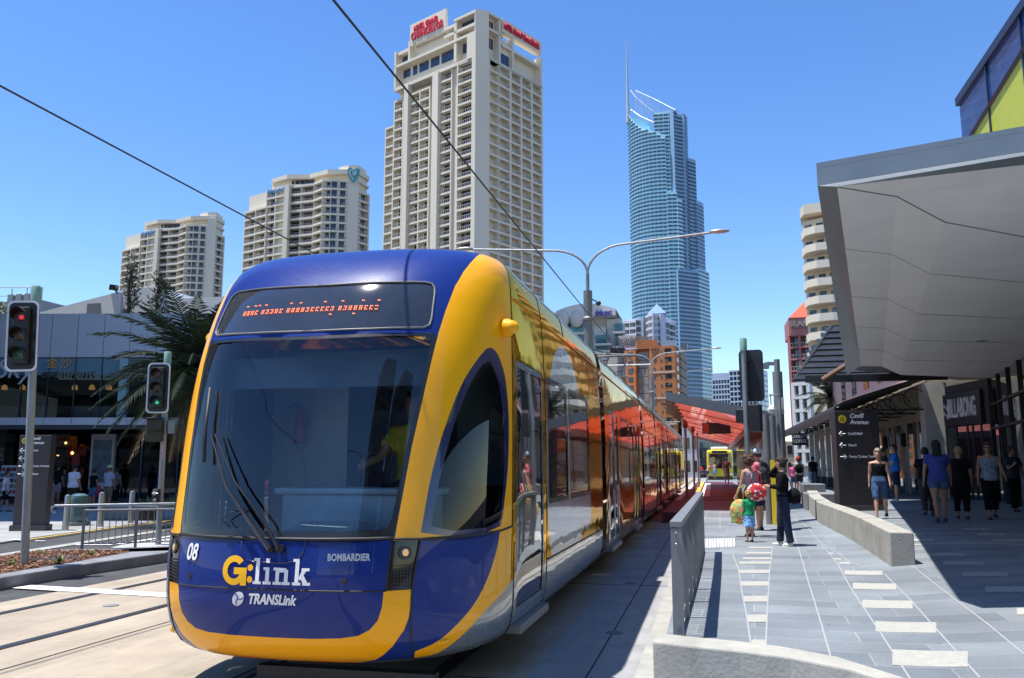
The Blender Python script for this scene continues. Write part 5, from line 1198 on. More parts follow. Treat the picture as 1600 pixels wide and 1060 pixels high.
# palm
def palm(name, label, base, hgt, nf, flen, seed, lean=(0,0), grp=None, dens=30):
    t = thing(name, label, 'palm tree', base, 0, grp); r = random.Random(seed); top = Vector((lean[0], lean[1], hgt))
    MB().tube([(0,0,-.1),(lean[0]*.3,lean[1]*.3,hgt*.5),tuple(top)], [.34,.27,.30], 12).build('trunk', pm('palm_bark', (.13,.09,.06), .95, var=.35, vs=6, bump=.8, bs=14), t, local=True, smooth=True)
    mg = [pm('palm_green_a', (.020,.045,.015), .8, var=.3, vs=2), pm('palm_green_b', (.012,.026,.011), .85, var=.3, vs=2), pm('palm_dry', (.22,.15,.07), .8, var=.2)]  # greens darkened: the palm's shade is put into the leaf colour
    for k in range(nf):
        az = k*2.39996+r.uniform(-.2,.2); u = k/nf; el = R_(72)-u*R_(118); L_ = flen*r.uniform(.85,1.08); d = Vector((math.cos(az)*math.cos(el), math.sin(az)*math.cos(el), math.sin(el)))
        pts = []; p = top+Vector((0,0,.1)); dd = d.copy(); N = 12
        for i in range(N+1): pts.append(p.copy()); p = p+dd*(L_/N); dd.z -= .085+.02*r.random(); dd.normalize()
        mb = MB(); mb.tube(pts, [.028*(1-.75*i/N)+.004 for i in range(N+1)], 4)
        for i in range(1, N*4):
            f_ = i/(N*4)*N; a = int(f_); q = pts[a].lerp(pts[min(a+1,N)], f_-a); tg = (pts[min(a+1,N)]-pts[max(a-1,0)]).normalized(); sd = tg.cross(Vector((0,0,1)))
            if sd.length < .05: sd = Vector((1,0,0))
            sd.normalize(); up = sd.cross(tg); ll = L_*.17*math.sin(math.pi*min(1,(.12+.9*i/(N*4))))+.08
            for s in (-1,1):
                e = q+(sd*s*.8+tg*.62+up*r.uniform(-.05,.3)-Vector((0,0,.25+.1*r.random())))*ll; w_ = tg*.018; mb.add([q-w_, q+w_, (q+e)/2+w_*.8+Vector((0,0,.02)), e, (q+e)/2-w_*.8], [(0,1,2,3,4)])
        mb.build('frond', mg[2] if u > .93 else mg[k % 2], t, local=True, kind='open')
    return t
pq = aty(308,575,21); palm('palm_tree', 'date palm with arching dark fronds behind the left side of the tram', (pq.x,21,0), pq.z-.2, 80, 2.95, 3)
# plaza furniture
def bollard(px, py, pt, label):
    p = atz(px, py, .03); h = zat(px, pt, p.y)-.03
    t = thing('bollard', label, 'bollard', (p.x,p.y,.03), 0, 'steel bollards'); MB().lathe((0,0,0), [(.075,0),(.075,h-.06),(.06,h-.02),(.02,h)], 16).build('shaft', m_stain, t, local=True, smooth=True); MB().lathe((0,0,0), [(.10,0),(.10,.01)], 16).build('collar', m_galv, t, local=True)
bollard(102,829,773,'left steel bollard beside the green bin'); bollard(156,823,769,'middle one of three steel bollards on the plaza edge'); bollard(204,817,767,'right hand steel bollard, closest to the tram')
p = atz(121,821,.03); bn = thing('litter_bin', 'rounded blue green metal litter bin between two bollards', 'bin', (p.x,p.y,.03)); h = zat(121,771,p.y)-.03; m_bin = pm('bin_teal', (.07,.14,.15), .4, .2, .3, .08)
MB().lathe((0,0,0), [(.25,.0),(.30,.02),(.30,.09)], 22).build('base', m_concd, bn, local=True, smooth=True); MB().lathe((0,0,0), [(.22,.09),(.235,.12),(.235,h*.35),(.225,h*.36),(.235,h*.37),(.235,h*.78)], 22).build('drum', m_bin, bn, local=True, smooth=True); MB().lathe((0,0,0), [(.245,h*.78),(.25,h*.84),(.22,h*.93),(.13,h*.985),(.02,h)], 22).build('lid', m_bin, bn, local=True, smooth=True)
# steel handrail with balusters
p0 = atz(128,858,.02); p1 = atz(400,850,.02); d_ = (p1-p0).normalized(); L_ = (p1-p0).length; hf = zat(128,797,p0.y); hr_ = zat(112,797,p0.y)
rf = thing('pedestrian_rail', 'steel handrail fence with thin balusters at the edge of the mulch bed', 'railing', (p0.x,p0.y,0))
MB().tube([p0+Vector((0,0,hf-.03))-Vector((0,0,0)), p1+Vector((0,0,hf-.03))], .022, 8).build('upper_bar', m_post, rf); MB().tube([p0+Vector((0,0,.10)), p1+Vector((0,0,.10))], .015, 6).build('lower_bar', m_post, rf)
s0_ = p0-d_*.45+Vector((0,-.12,hf+.07)); MB().tube([s0_+Vector((0,.02,-.12)), s0_+Vector((-.05,.0,-.10)), s0_+Vector((-.06,0,-.03)), s0_, p1+Vector((0,-.12,hf+.09))], .024, 8).build('handrail', m_stain, rf, smooth=True)
for k in range(int(L_/.95)+1): q = p0+d_*(k*.95); MB().box((q.x,q.y,hf/2), (.05,.05,hf), rz=math.atan2(d_.y,d_.x)).build('post', m_post, rf)
for k in range(int(L_/.115)): q = p0+d_*(.115*(k+1)); MB().box((q.x,q.y,(hf+.1)/2), (.012,.012,hf-.1)).build('baluster', m_post, rf)
# left pylon, planter seat, timber box
p = atz(48,829,.03); pylon((p.x,p.y,.03), R_(22), .74, 2.35, .34, 'dark bronze wayfinding pylon partly hidden by the nearest traffic light pole', [('<','Cavill Mall'),('<','Beach'),('>','Ferry Cruise Terminal'),('>','South Beach')])
p = atz(150,812,.03); q = atz(228,806,.03); t = thing('planter_seat', 'low pale stone planter seat with green shoots behind the bollards', 'planter', (p.x,p.y,.03))
MB().bb((p.x,p.y,.03),(q.x+1.2,p.y+1.3,.40)).build('stone_edge', m_concd, t, bevel=.03); MB().bb((p.x+.1,p.y+.1,.40),(p.x+2.0,p.y+1.2,.46)).build('seat_slab', pm('pale_stone', (.5,.5,.5), .8), t, bevel=.01)
r = random.Random(2); mb = MB()
for k in range(60):
    x = p.x+2.3+r.random()*(q.x+1.0-p.x-2.3); y = p.y+.2+r.random(); a = r.random()*6.28; hh = r.uniform(.15,.4); mb.add([(x-.02,y,.4),(x+.02,y,.4),(x+.1*math.cos(a),y+.1*math.sin(a),.4+hh)], [(0,1,2)])
mb.build('foliage', m_leafy, t, kind='open')
p = atz(262,785,.03); t = thing('timber_box', 'tan timber board box behind the green signal pole', 'box', (p.x,p.y,.0)); x0 = xat(253,p.y); x1 = xat(272,p.y); MB().bb((x0,p.y,.5),(x1,p.y+.4,zat(260,731,p.y))).build('panel', pm('plywood', (.28,.17,.08), .7, var=.2), t, bevel=.01); MB().bb((x0+.1,p.y+.1,0),(x1-.1,p.y+.3,.5)).build('stand', m_black, t)
# unseen tower to the left that shades the plaza, and buildings behind the viewer that show in the windscreen
def plain_tower(name, label, x0, y0, x1, y1, h, wall, win, fh=3.1, bay=3.2):
    t = thing(name, label, 'building', ((x0+x1)/2,(y0+y1)/2,0)); MB().bb((x0,y0,0),(x1,y1,h)).build('wall', wall, t); its = []
    for fz in np.arange(fh, h-2, fh):
        m_ = MB(); m_.bb((x0-.7,y0-.7,fz-.35),(x1+.7,y1+.7,fz)); m_.build('floor_slab', wall, t)
        m_ = MB(); m_.bb((x0-.06,y0-.06,fz+.9),(x1+.06,y1+.06,fz+2.5)); m_.build('window_band', win, t)
    return t
# ================================================================ TOWERS AND SKYLINE
m_cr = pm('cream_precast', (.70,.63,.51), .85, var=.05, vs=.12, streak=1., bump=0)
m_crb = pm('cream_precast_dark', (.46,.43,.37), .85, var=.05, vs=.12, streak=1., bump=0)
m_win = pm('tower_window', (.018,.022,.032), .12, 0, .6, .5, .33, c2=(.075,.073,.07)); m_winb = pm('tower_window_blue', (.02,.045,.11), .1, 0, .6, .3, .3)
m_bal = pm('balustrade_grey', (.36,.34,.30), .7, var=.06, vs=.3)
nt_ = m_win.node_tree; r_w = [n for n in nt_.nodes if n.type == 'MAP_RANGE'][0]; r_w.inputs[1].default_value = .55; r_w.inputs[2].default_value = .60
mx_w = [n for n in nt_.nodes if n.type == 'MIX'][0]; mx_w.inputs[6].default_value = (.016,.019,.027,1); mx_w.inputs[7].default_value = (.17,.16,.14,1)
class Bld:
    def __init__(s, label, name, loc, cat='building'):
        s.root = thing(name, label, cat, (loc[0], loc[1], 0)); s.wall = MB(); s.win = []; s.bal = []
    def done(s, wall, win=m_win, bal=m_bal, wname='window', bname='balcony_rail', cap=100):
        s.wall.build('wall', wall, s.root); 
        s.win.reverse(); s.bal.reverse()
        many(s.root, wname, s.win, win, cap); many(s.root, bname, s.bal, bal, cap)
        return s.root
def V2(a): return Vector((a[0], a[1], 0))
def sb(mb, P, d, n, t0, t1, o0, o1, z0, z1):   # box in facade frame: along d, outward n
    v = []
    for z in (z0, z1):
        for t, o in ((t0,o0),(t1,o0),(t1,o1),(t0,o1)): q = P+d*t+n*o; v.append((q.x,q.y,z))
    return mb.add(v, [(0,3,2,1),(4,5,6,7),(0,1,5,4),(1,2,6,5),(2,3,7,6),(3,0,4,7)])
def facade(b, A, B, z0, fh, nf, cols, depth=1.5, slab=.3, fin=.25, rail=.95, winf=(.25,.95), wh=(.1,.82), style='recess', rmat=None):
    """cols: number of bays between A and B (A left, B right as seen). style recess: slabs and fins frame deep balconies; flat: plain wall with windows; solid."""
    A = V2(A); B = V2(B); d = (B-A).normalized(); L = (B-A).length; n = Vector((d.y,-d.x,0)); H = nf*fh
    if style == 'solid': sb(b.wall, A, d, n, 0, L, -1.5, 0, z0, z0+H); return
    bw = L/cols
    if style == 'recess':
        sb(b.wall, A, d, n, 0, L, -depth-.4, -depth, z0, z0+H)
        for i in range(cols+1): sb(b.wall, A, d, n, i*bw-fin/2, i*bw+fin/2, -depth, -.02, z0, z0+H)
        for f in range(nf+1): sb(b.wall, A, d, n, 0, L, -depth, 0, z0+f*fh-slab, z0+f*fh)
        for f in range(nf):
            z = z0+f*fh
            for i in range(cols):
                b.win.append(sb(MB(), A, d, n, i*bw+bw*winf[0], i*bw+bw*winf[1]-fin/2, -depth, -depth+.06, z+fh*wh[0]*.3, z+fh*wh[1]))
                if rail:
                    m_ = MB(); sb(m_, A, d, n, i*bw+fin/2, (i+1)*bw-fin/2, -.12, -.05, z+rail*.88, z+rail*1.02)
                    k = max(3, int(bw/.75))
                    for j in range(k+1): t = i*bw+fin/2+(bw-fin)*j/k; sb(m_, A, d, n, t-.07, t+.07, -.11, -.06, z, z+rail*.9)
                    b.bal.append(m_)
    elif style == 'flat':
        sb(b.wall, A, d, n, 0, L, -1.0, 0, z0, z0+H)
        for f in range(nf):
            z = z0+f*fh
            for i in range(cols): b.win.append(sb(MB(), A, d, n, i*bw+bw*winf[0], i*bw+bw*winf[1], -.05, .05, z+fh*wh[0], z+fh*wh[1]))
    elif style == 'bal':    # windows in the wall, slab balconies with upstands standing proud
        sb(b.wall, A, d, n, 0, L, -1.0, 0, z0, z0+H)
        for f in range(nf):
            z = z0+f*fh; m_ = MB(); sb(m_, A, d, n, 0, L, 0, depth, z-slab, z+.05); sb(m_, A, d, n, 0, L, depth-.12, depth, z+.04, z+rail); b.bal.append(m_)
            for i in range(cols): b.win.append(sb(MB(), A, d, n, i*bw+bw*winf[0], i*bw+bw*winf[1], 0, .06, z+fh*.05, z+fh*.85))
# ---- the tall cream hotel
XROW = 250
Yc = 200.0; Q = Vector((xat(763,Yc),Yc,0)); dR = Vector((.451,.893,0)); dL = Vector((-.893,.451,0)); nL = Vector((-dL.y*-1, 0, 0))
nLf = Vector((-.451,-.893,0)); nRf = Vector((.893,-.451,0))
b = Bld('very tall cream balcony hotel tower with red rooftop lettering, directly above the tram', 'hotel_tower', Q)
fh = 2.86; zt = zat(763,90,Yc); nf = 37; z0 = zt-nf*fh
cham = V2((xat(741,Yc-1.5), Yc-1.5))
LR = along(Q, dR, 848)
def zz(px, py): return zat(px, py, (cham+dL*along(cham, dL, px)).y)
def zr(px, py): return zat(px, py, (Q+dR*along(Q, dR, px)).y)
czt = zz(742,14)
tb = [along(Q, dR, p) for p in (764,780.5,797.5,814,831,847.5)]
facade(b, Q+dR*.3, Q+dR*tb[1], z0, fh, nf, 1, 1.6, .5, .5, 0, (.98,.99))
facade(b, Q+dR*tb[1], Q+dR*tb[5], z0, fh, nf, 4, 1.6, .55, .7, 1.0, (.12,.52))
d_ = (Q-cham).normalized(); sb(b.wall, cham, d_, Vector((d_.y,-d_.x,0)), 0, (Q-cham).length, -1.5, 0, 0, czt)
tl_ = lambda px: cham+dL*along(cham, dL, px)
def lf(pa, pb, cols, off=0., style='recess', nfl=nf, **k):
    facade(b, tl_(pa)-nLf*off, tl_(pb)-nLf*off, z0, fh, nfl, cols, style=style, **k)
lf(712.5,736,1,.2, slab=.55, fin=.4, winf=(.1,.9)); lf(736,742,1,0,'solid'); lf(702,712.5,1,1.2,'solid')
lf(684,702,1,.5, slab=.55, fin=.4, winf=(.15,.9)); lf(675,684,1,-.3,'solid'); lf(667,675,1,1.4,'solid',nfl=nf)
lf(636.5,667,2,.6, slab=.55, fin=.4, nfl=nf-1, winf=(.3,.92)); lf(630,636.5,1,-.2,'solid',nfl=nf); lf(624,630,1,1.2,'solid',nfl=nf-1)
lf(610.5,624,1,.9, slab=.55, fin=.4, nfl=nf-1, winf=(.3,.95)); lf(588,611.5,1,3.2, slab=.55, fin=.4, nfl=nf-3, winf=(.3,.95))
E1 = tl_(600)-nLf*3
core = [Q-nLf*2.2+dL*3, tl_(613)-nLf*2.6, tl_(613)-nLf*2.6+dR*26, Q+dR*LR-nRf*2.2, Q+dR*2-nRf*2.2]
b.wall.prism([(p.x,p.y) for p in core], 0, zt+1)
def cb(pa, pb, o0, o1, za, zb, mb=None):
    mb = mb if mb is not None else b.wall; t0 = along(cham, dL, pa); t1 = along(cham, dL, pb); sb(mb, cham, dL, nLf, t0, t1, o0, o1, min(za,zb), max(za,zb)); return mb
def cr_(pa, pb, o0, o1, za, zb, mb=None):
    mb = mb if mb is not None else b.wall; sb(mb, Q, dR, nRf, along(Q,dR,pa), along(Q,dR,pb), o0, o1, min(za,zb), max(za,zb)); return mb
Zc = czt
cb(614,742,-10,-2.4, zt, Zc-.8); cb(612.5,742,-3,-.2, zt-.4, zt+.5)          # crown block and its lower ledge
cb(612,742,-3,-.2, Zc-6.6, Zc-5.9); cb(612,636,-3,-1.0, Zc-2.6, Zc-1.6); cb(690,742,-3,-.3, Zc-4.2, Zc-3.4); cb(706,742,-3,-.2, Zc-.7, Zc); cb(688,706,-3,-.6, Zc-1.8, Zc-1.0)
cb(634,690.5,-1.6,-.7, zz(662,60), zz(662,25.5)); cb(612,614.5,-3,-.2, zt, Zc-1.6); cb(632,634.5,-3,-.6, Zc-6.5, Zc); cb(706,710,-2.6,-.3, Zc-12, Zc); cb(728,742,-2.4,.0, zt, Zc-6)
bw = []
for pa, pb, za, zb in ((616,631,Zc-5.6,Zc-2.8),(618,629,Zc-9.4,Zc-7),(633,640,Zc-9.6,Zc-7),(643,658,Zc-9.6,Zc-7),(661,675,Zc-9.6,Zc-7),(678,700,Zc-9.8,Zc-6.9),(692,705,Zc-3.3,Zc-1.9),(712,722,Zc-9.6,Zc-6.9),(711,741,Zc-3.3,Zc-.9),(713,724,Zc-5.8,Zc-4.4)):
    for k in range(max(1, int((pb-pa)/4))):
        n_ = max(1, int((pb-pa)/4)); w_ = (pb-pa)/n_; bw.append(cb(pa+k*w_+.3, pa+(k+1)*w_-.3, -2.35,-2.25, za, zb, MB()))
cr_(764,846,-10,-2.2, zt-.3, Zc-5.5); cr_(763.5,848,-2.2,0, zt-.5, zt+.3); cr_(785,848,-2.0,-.2, zr(815,66), zr(815,46)); cr_(763.5,787,-2.2,-.1, Zc-.7, Zc-.1); cr_(763.5,787,-2.2,-.1, Zc-5.2, Zc-4.6); cr_(780,782.5,-2.2,-.1, zt, Zc); cr_(801,803.5,-2.2,-.1, zt, Zc-4); cr_(845.5,848,-2.2,0, zt, Zc-4.5); cr_(786,848,-2.2,-.3, zr(815,88), zr(815,84)); cr_(787,801,-2.2,-1.2, zt, Zc-5)
for pa, pb, za, zb in ((765,779,Zc-9,Zc-6),(765,779,Zc-4.2,Zc-1.2),(787,800,zt+.8,zt+4)):
    for k in range(3): w_ = (pb-pa)/3; bw.append(cr_(pa+k*w_+.3, pa+(k+1)*w_-.3, -2.15 if pa < 780 else -1.15, -2.05 if pa < 780 else -1.05, za, zb, MB()))
rt_ = b.done(m_cr); many(rt_, 'crown_window', bw, m_winb)
sgn = pm('red_sign', (.62,.02,.05), .5, 0, 0, 0)
a = tl_(636)+nLf*-.5; c_ = tl_(688)+nLf*-.5; dd = (c_-a); Lw = dd.length
m_ = a.lerp(c_,.46); text('sign_lettering', 'HOTEL GRAND', 2.3, sgn, frame_m((m_.x,m_.y,zz(661,36)), dd), rt_, ext=.15, bold=.05, fit=Lw*.72)
m_ = a.lerp(c_,.5); text('sign_lettering', 'CHANCELLOR', 3.1, sgn, frame_m((m_.x,m_.y,zz(662,47)), dd), rt_, ext=.15, bold=.08, fit=Lw*.98)
m_ = Q+dR*((along(Q,dR,787)+along(Q,dR,843))/2)+nRf*.1; text('sign_lettering', 'HOTEL GRAND CHANCELLOR', 2.6, sgn, frame_m((m_.x,m_.y,zr(815,57)), dR), rt_, ext=.15, bold=.06, fit=along(Q,dR,843)-along(Q,dR,787))
# ---- twin balcony apartment towers
XROW = 390
def apart(Y0, s, pxo, ytop, nfl, pitch_px, label, word, wpx, logo):
    """px offsets are those of the larger tower scaled by s from its left edge"""
    X_ = lambda p: pxo+(p-380)*s
    cols = [(380,9,413,5),(413,3,441,2.0),(441,1,447,1),(447,3.2,487,3.2),(487,0,514,-1.5),(514,-1.5,541,1.5),(541,1.5,557,3),(557,6,575,12)]
    b = Bld(label, 'apartment_tower', (xat(X_(480),Y0), Y0)); fh = pitch_px*Y0*1.03/FPX; top = zat(X_(520), ytop, Y0); z0 = top-nfl*fh
    pt = lambda px, dy: (xat(X_(px), Y0+dy), Y0+dy)
    facade(b, pt(380,9), pt(413,4), z0, fh, nfl-2, 2, 1.9, .75, .3, .9, (.2,.9))
    facade(b, pt(413,4.5), pt(441,2), z0, fh, nfl, 2, 1.3, .7, .4, .8, (.25,.95), wh=(.1,.8))
    facade(b, pt(441,.6), pt(447.5,.4), z0, fh, nfl, 1, style='solid')
    facade(b, pt(447,2.2), pt(487,1.2), z0, fh, nfl, 2, 2.6, .85, .15, .8, (.02,.98))
    facade(b, pt(487,1), pt(500,-1.8), z0, fh, nfl, 1, 1.6, .8, .1, .8, (.05,.95)); facade(b, pt(500,-1.8), pt(514,-1.2), z0, fh, nfl, 1, 1.6, .8, .1, .8, (.05,.98))
    facade(b, pt(514,-1.2), pt(541,1.2), z0, fh, nfl, 2, .5, .75, .25, .7, (.08,.75), wh=(.1,.85))
    facade(b, pt(541,1.0), pt(557.5,2.6), z0, fh, nfl+1, 1, style='solid')
    facade(b, pt(557,4), pt(575,9), z0, fh, nfl-1, 1, 1.4, .7, .6, .8, (.3,.9))
    P_ = [pt(386,11), pt(414,7), pt(441,3), pt(448,5.5), pt(488,4.5), pt(501,1), pt(541,3.4), pt(557,4.4), pt(571,12), pt(560,26), pt(400,26)]
    b.wall.prism(P_, 0, top+.3); P2 = [pt(423,6), pt(444,4), pt(480,5), pt(505,2.5), pt(541,3), pt(557,4), pt(571,11), pt(556,22), pt(430,22)]; b.wall.prism(P2, top+.3, top+fh*.85)
    P3 = [pt(420,4.5), pt(444,1.5), pt(480,3), pt(508,-.2), pt(541,1.6), pt(557,2.8), pt(574,10), pt(556,24), pt(425,24)]; b.wall.prism(P3, top+fh*.85, top+fh*1.35); b.wall.prism(P3, top-.2, top+.35)
    P4 = [pt(526,3.5), pt(541,2.2), pt(557,3.2), pt(570,10), pt(530,12)]; b.wall.prism(P4, top+fh*1.2, top+fh*1.95)
    for k in range(7): 
        a = pt(450+k*8, 4.6); c_ = pt(456+k*8, 4.4); b.win.append(sb(MB(), V2(a), (V2(c_)-V2(a)).normalized(), Vector((0,-1,0)), 0, (V2(c_)-V2(a)).length, 0, .3, top+.5, top+fh*.8))
    r = b.done(m_cr)
    a, c_ = V2(pt(413,4.3)), V2(pt(441,1.8)); m_ = a.lerp(c_,.55); text('sign_lettering', word, fh*.75, pm('sign_blue', (.06,.22,.45), .5, 0, 0, 0), frame_m((m_.x,m_.y-.5,top-fh*.40), c_-a), r, ext=.1, bold=.03, fit=(c_-a).length*.92)
    if logo:
        q = V2(pt(549,1.0)); h = fh*1.0; z = top+fh*.55; hp = [(0,-1.15),(-.62,-.1),(-.72,.55),(-.4,.85),(0,.55),(.4,.85),(.72,.55),(.62,-.1)]
        dd = (V2(pt(557.5,2.6))-V2(pt(541,1.0))).normalized(); nn = Vector((dd.y,-dd.x,0)); hh = MB(); hh.add([tuple(q+nn*.8+dd*(x*h)+Vector((0,0,z+y*h))) for x, y in hp], [tuple(range(8))]); hb = hh.build('heart_emblem', pm('emblem_teal', (.06,.30,.34), .5, 0, 0, 0), r, kind='open')
        h2 = MB(); h2.tube([tuple(q+nn*1.0+dd*(x*h*.6)+Vector((0,0,z+y*h*.6))) for x, y in hp[:4]+[(-.1,.35),(-.15,-.1),(.1,-.25),(.35,.1),(.45,.5),(.4,.8)]], .28, 5); h2.build('heart_line', pm('emblem_pale', (.5,.6,.6), .5), hb)
    return r
apart(267, 1.0, 380, 282, 20, 14.8, 'larger cream balcony apartment block with a teal heart emblem, left of the hotel tower', 'BALLAH', 0, True)
apart(307, .815, 191, 352, 21, 12.9, 'smaller cream balcony apartment block at the left, behind the dark climbing trees', 'ALLUNGA', 0, False)
# ---- the very tall blue glass tower with spire
XROW = 380
Y0 = 560.; m_sp = pm('aqua_spandrel', (.48,.78,.88), .35, .0, .4, .06, .05); m_spd = pm('shaded_spandrel', (.24,.38,.54), .35, .0, .4, .06, .05); m_qw = pm('tower_glass_dark', (.012,.03,.06), .1, 0, .6, .5, .12, c2=(.06,.12,.16))  # second spandrel is a darker copy; the right side's shade is its colour
qt = thing('spire_tower', 'tallest aqua glass skyscraper with a long spire and stepped curved sides', 'skyscraper', (xat(1040,Y0),Y0,0))
def qp(px, dy): return Vector((xat(px, Y0+dy), Y0+dy, 0))
pf = 6.28*Y0/FPX
qwin = []
def qseg(pa, da, pb, db, ytop, nb, mat, ztop2=None, name='bay'):
    a, c_ = qp(pa,da), qp(pb,db); d = (c_-a).normalized(); n = Vector((d.y,-d.x,0)); L = (c_-a).length; top = zat(pa, ytop, Y0+da); top2 = zat(pb, ztop2, Y0+db) if ztop2 else top
    w_ = MB(); sb(w_, a, d, n, 0, L, -12, 0, 0, min(top, top2))
    if top2 != top: 
        w_.add([tuple(a+Vector((0,0,min(top,top2)))), tuple(c_+Vector((0,0,min(top,top2)))), tuple(c_+Vector((0,0,top2))), tuple(a+Vector((0,0,top)))], [(0,1,2,3)])
    w_.build('facade_bay', mat, qt)
    z = zat(900, 640, Y0)
    while z < max(top, top2)-pf:
        f_ = 1 if min(top, top2) > z+pf else 0
        if f_ or True:
            for k in range(nb):
                t0 = L*k/nb+.2; t1 = L*(k+1)/nb-.2; lim = top+(top2-top)*((t0+t1)/2/L)
                if z+pf < lim: qwin.append(sb(MB(), a, d, n, t0, t1, 0, .35, z+pf*.40, z+pf*.84))
        z += pf
arc = [(985.5,14),(990,9),(997,5),(1006,2),(1017,0),(1030,-1),(1044,-1)]
tops = [176,183,192,199,204,208,236]
for i in range(len(arc)-1):
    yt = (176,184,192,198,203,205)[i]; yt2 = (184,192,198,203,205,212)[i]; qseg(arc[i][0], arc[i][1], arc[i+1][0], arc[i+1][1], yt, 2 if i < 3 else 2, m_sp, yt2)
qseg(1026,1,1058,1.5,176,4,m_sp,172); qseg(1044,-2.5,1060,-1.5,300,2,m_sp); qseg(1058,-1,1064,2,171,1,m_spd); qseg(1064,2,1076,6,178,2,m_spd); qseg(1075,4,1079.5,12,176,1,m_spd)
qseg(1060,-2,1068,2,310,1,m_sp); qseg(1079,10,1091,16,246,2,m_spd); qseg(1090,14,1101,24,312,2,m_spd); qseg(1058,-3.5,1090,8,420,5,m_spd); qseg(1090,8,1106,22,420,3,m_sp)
qwin.sort(key=lambda m: -m.v[0][2]); many(qt, 'window', qwin, m_qw)
ms = MB(); z1 = zat(985,140,Y0); z2 = zat(984,48,Y0); x_ = xat(985.5,Y0+14); ms.tube([(x_,Y0+14,zat(985,180,Y0)),(x_,Y0+14,z1),(x_,Y0+14,z2)], [1.6,1.1,.25], 8); ms.build('spire', pm('spire_white', (.5,.55,.58), .4, .3), qt, smooth=True)
cw = MB(); m_cw = pm('crown_steel', (.40,.45,.50), .5, .2)
def qq(px, py, dy=0): return aty(px, py, Y0+dy)
cw.tube([qq(985,141,14), qq(993,152,8), qq(1006,163,4), qq(1022,175,0)], .3, 5); cw.tube([qq(993,142,30), qq(1020,154,24), qq(1055,172,12)], .28, 5); cw.tube([qq(986,172,12), qq(1000,182,6), qq(1022,192,1)], .5, 5)
for k in range(5): f_ = k/4; cw.tube([qq(988+f_*32,146+f_*28,10-9*f_), qq(988+f_*32,174+f_*18,10-9*f_)], .16, 4)
for k in range(12): f_ = k/11; cw.tube([qq(994+f_*58,143+f_*28,30-18*f_), qq(994+min(1,f_+.12)*58,178,22-6*f_)], .12, 4)
for k in range(7): f_ = k/6; cw.tube([qq(994+f_*58,143+f_*28,30-18*f_), qq(994+f_*58,180,20)], .14, 4)
cw.build('crown_frame', m_cw, qt)
XROW = 540
# ---- domed teal and white building
b = Bld('white building with a vaulted roof and curved teal glass, behind the tall lamp pole', 'vaulted_building', (xat(920,230),230)); Y = 230.
def pz(px, py, dy=0): q = aty(px, py, Y+dy); return q
m_tl = pm('teal_glass', (.04,.17,.19), .08, 0, .8, .25, .15)
def blk(mb, pa, pb, ya, yb_, dy, dep=14, YY=None):
    YY = YY or Y; a = aty(pa, ya, YY+dy); c_ = aty(pb, yb_, YY+dy); mb.bb((a.x,YY+dy,min(a.z,c_.z)),(c_.x,YY+dy+dep,max(a.z,c_.z))); return mb
blk(b.wall,872,960,500,760,3); blk(b.wall,928,950,512,760,0,6); blk(b.wall,948,974,499,760,2)
tg = []
for pa, pb, ya, yb_, dy in ((876,889,497,590,1),(892,912,494,620,0),(931,948,524,545,-.4),(930,953,524,530,-.5),(930,952,563,620,-.4),(960,974,506,518,1.5),(961,974,520,540,1.5),(961,974,543,560,1.5)):
    tg.append(blk(MB(), pa, pb, ya, yb_, dy-.6, 1.2))
for pa, pb, yy in ((928,955,537),(928,955,548),(928,955,560),(958,976,518),(958,976,541),(874,915,520),(874,915,550)): blk(b.wall, pa, pb, yy, yy+2.5, -1.6, 3)
vr = MB(); a = aty(868,492,Y-2); c_ = aty(962,489,Y-2); N = 18
pts = [(a.x+(c_.x-a.x)*i/N, a.z+(zat(910,477,Y)-a.z)*math.sin(math.pi*(.08+.84*i/N))**.8) for i in range(N+1)]
vs = [(x, yy, z) for yy in (Y-2, Y+16) for x, z in pts]+[(x, yy, a.z-.8) for yy in (Y-2, Y+16) for x, z in pts]; n = N+1
vr.add(vs, [(i,i+1,n+i+1,n+i) for i in range(N)]+[(i,2*n+i,2*n+i+1,i+1) for i in range(N)]+[(n+i,n+i+1,3*n+i+1,3*n+i) for i in range(N)]+[(2*n+i,3*n+i,3*n+i+1,2*n+i+1) for i in range(N)])
for k, px in enumerate((880,901)):
    q = aty(px,498,Y-1.5); b.wall.ell((q.x,q.y,q.z), (1.9,1.5,2.6), 14, 8)
r = b.done(pm('white_tower_render', (.62,.61,.56), .8, var=.04, vs=.2)); vr.build('vaulted_roof', pm('vault_white', (.68,.67,.62), .7, var=.03), r); many(r, 'teal_window', tg, m_tl)
q = aty(943,489,Y-2.3); text('sign_lettering', 'holiday inn', 2.6, pm('sign_violet', (.10,.07,.40), .5, 0, 0, 0), frame_m(tuple(q), (1,0,0)), r, ext=.1, bold=.08, sx=.7) if False else text('sign_lettering', 'novotel', 2.6, pm('sign_violet', (.10,.07,.40), .5, 0, 0, 0), frame_m(tuple(q), (1,0,0)), r, ext=.1, bold=.08, sx=.8) if False else text('sign_lettering', 'circle agent', 2.4, pm('sign_violet', (.10,.07,.40), .5, 0, 0, 0), frame_m(tuple(q), (1,0,0)), r, ext=.1, bold=.08, fit=4.6)
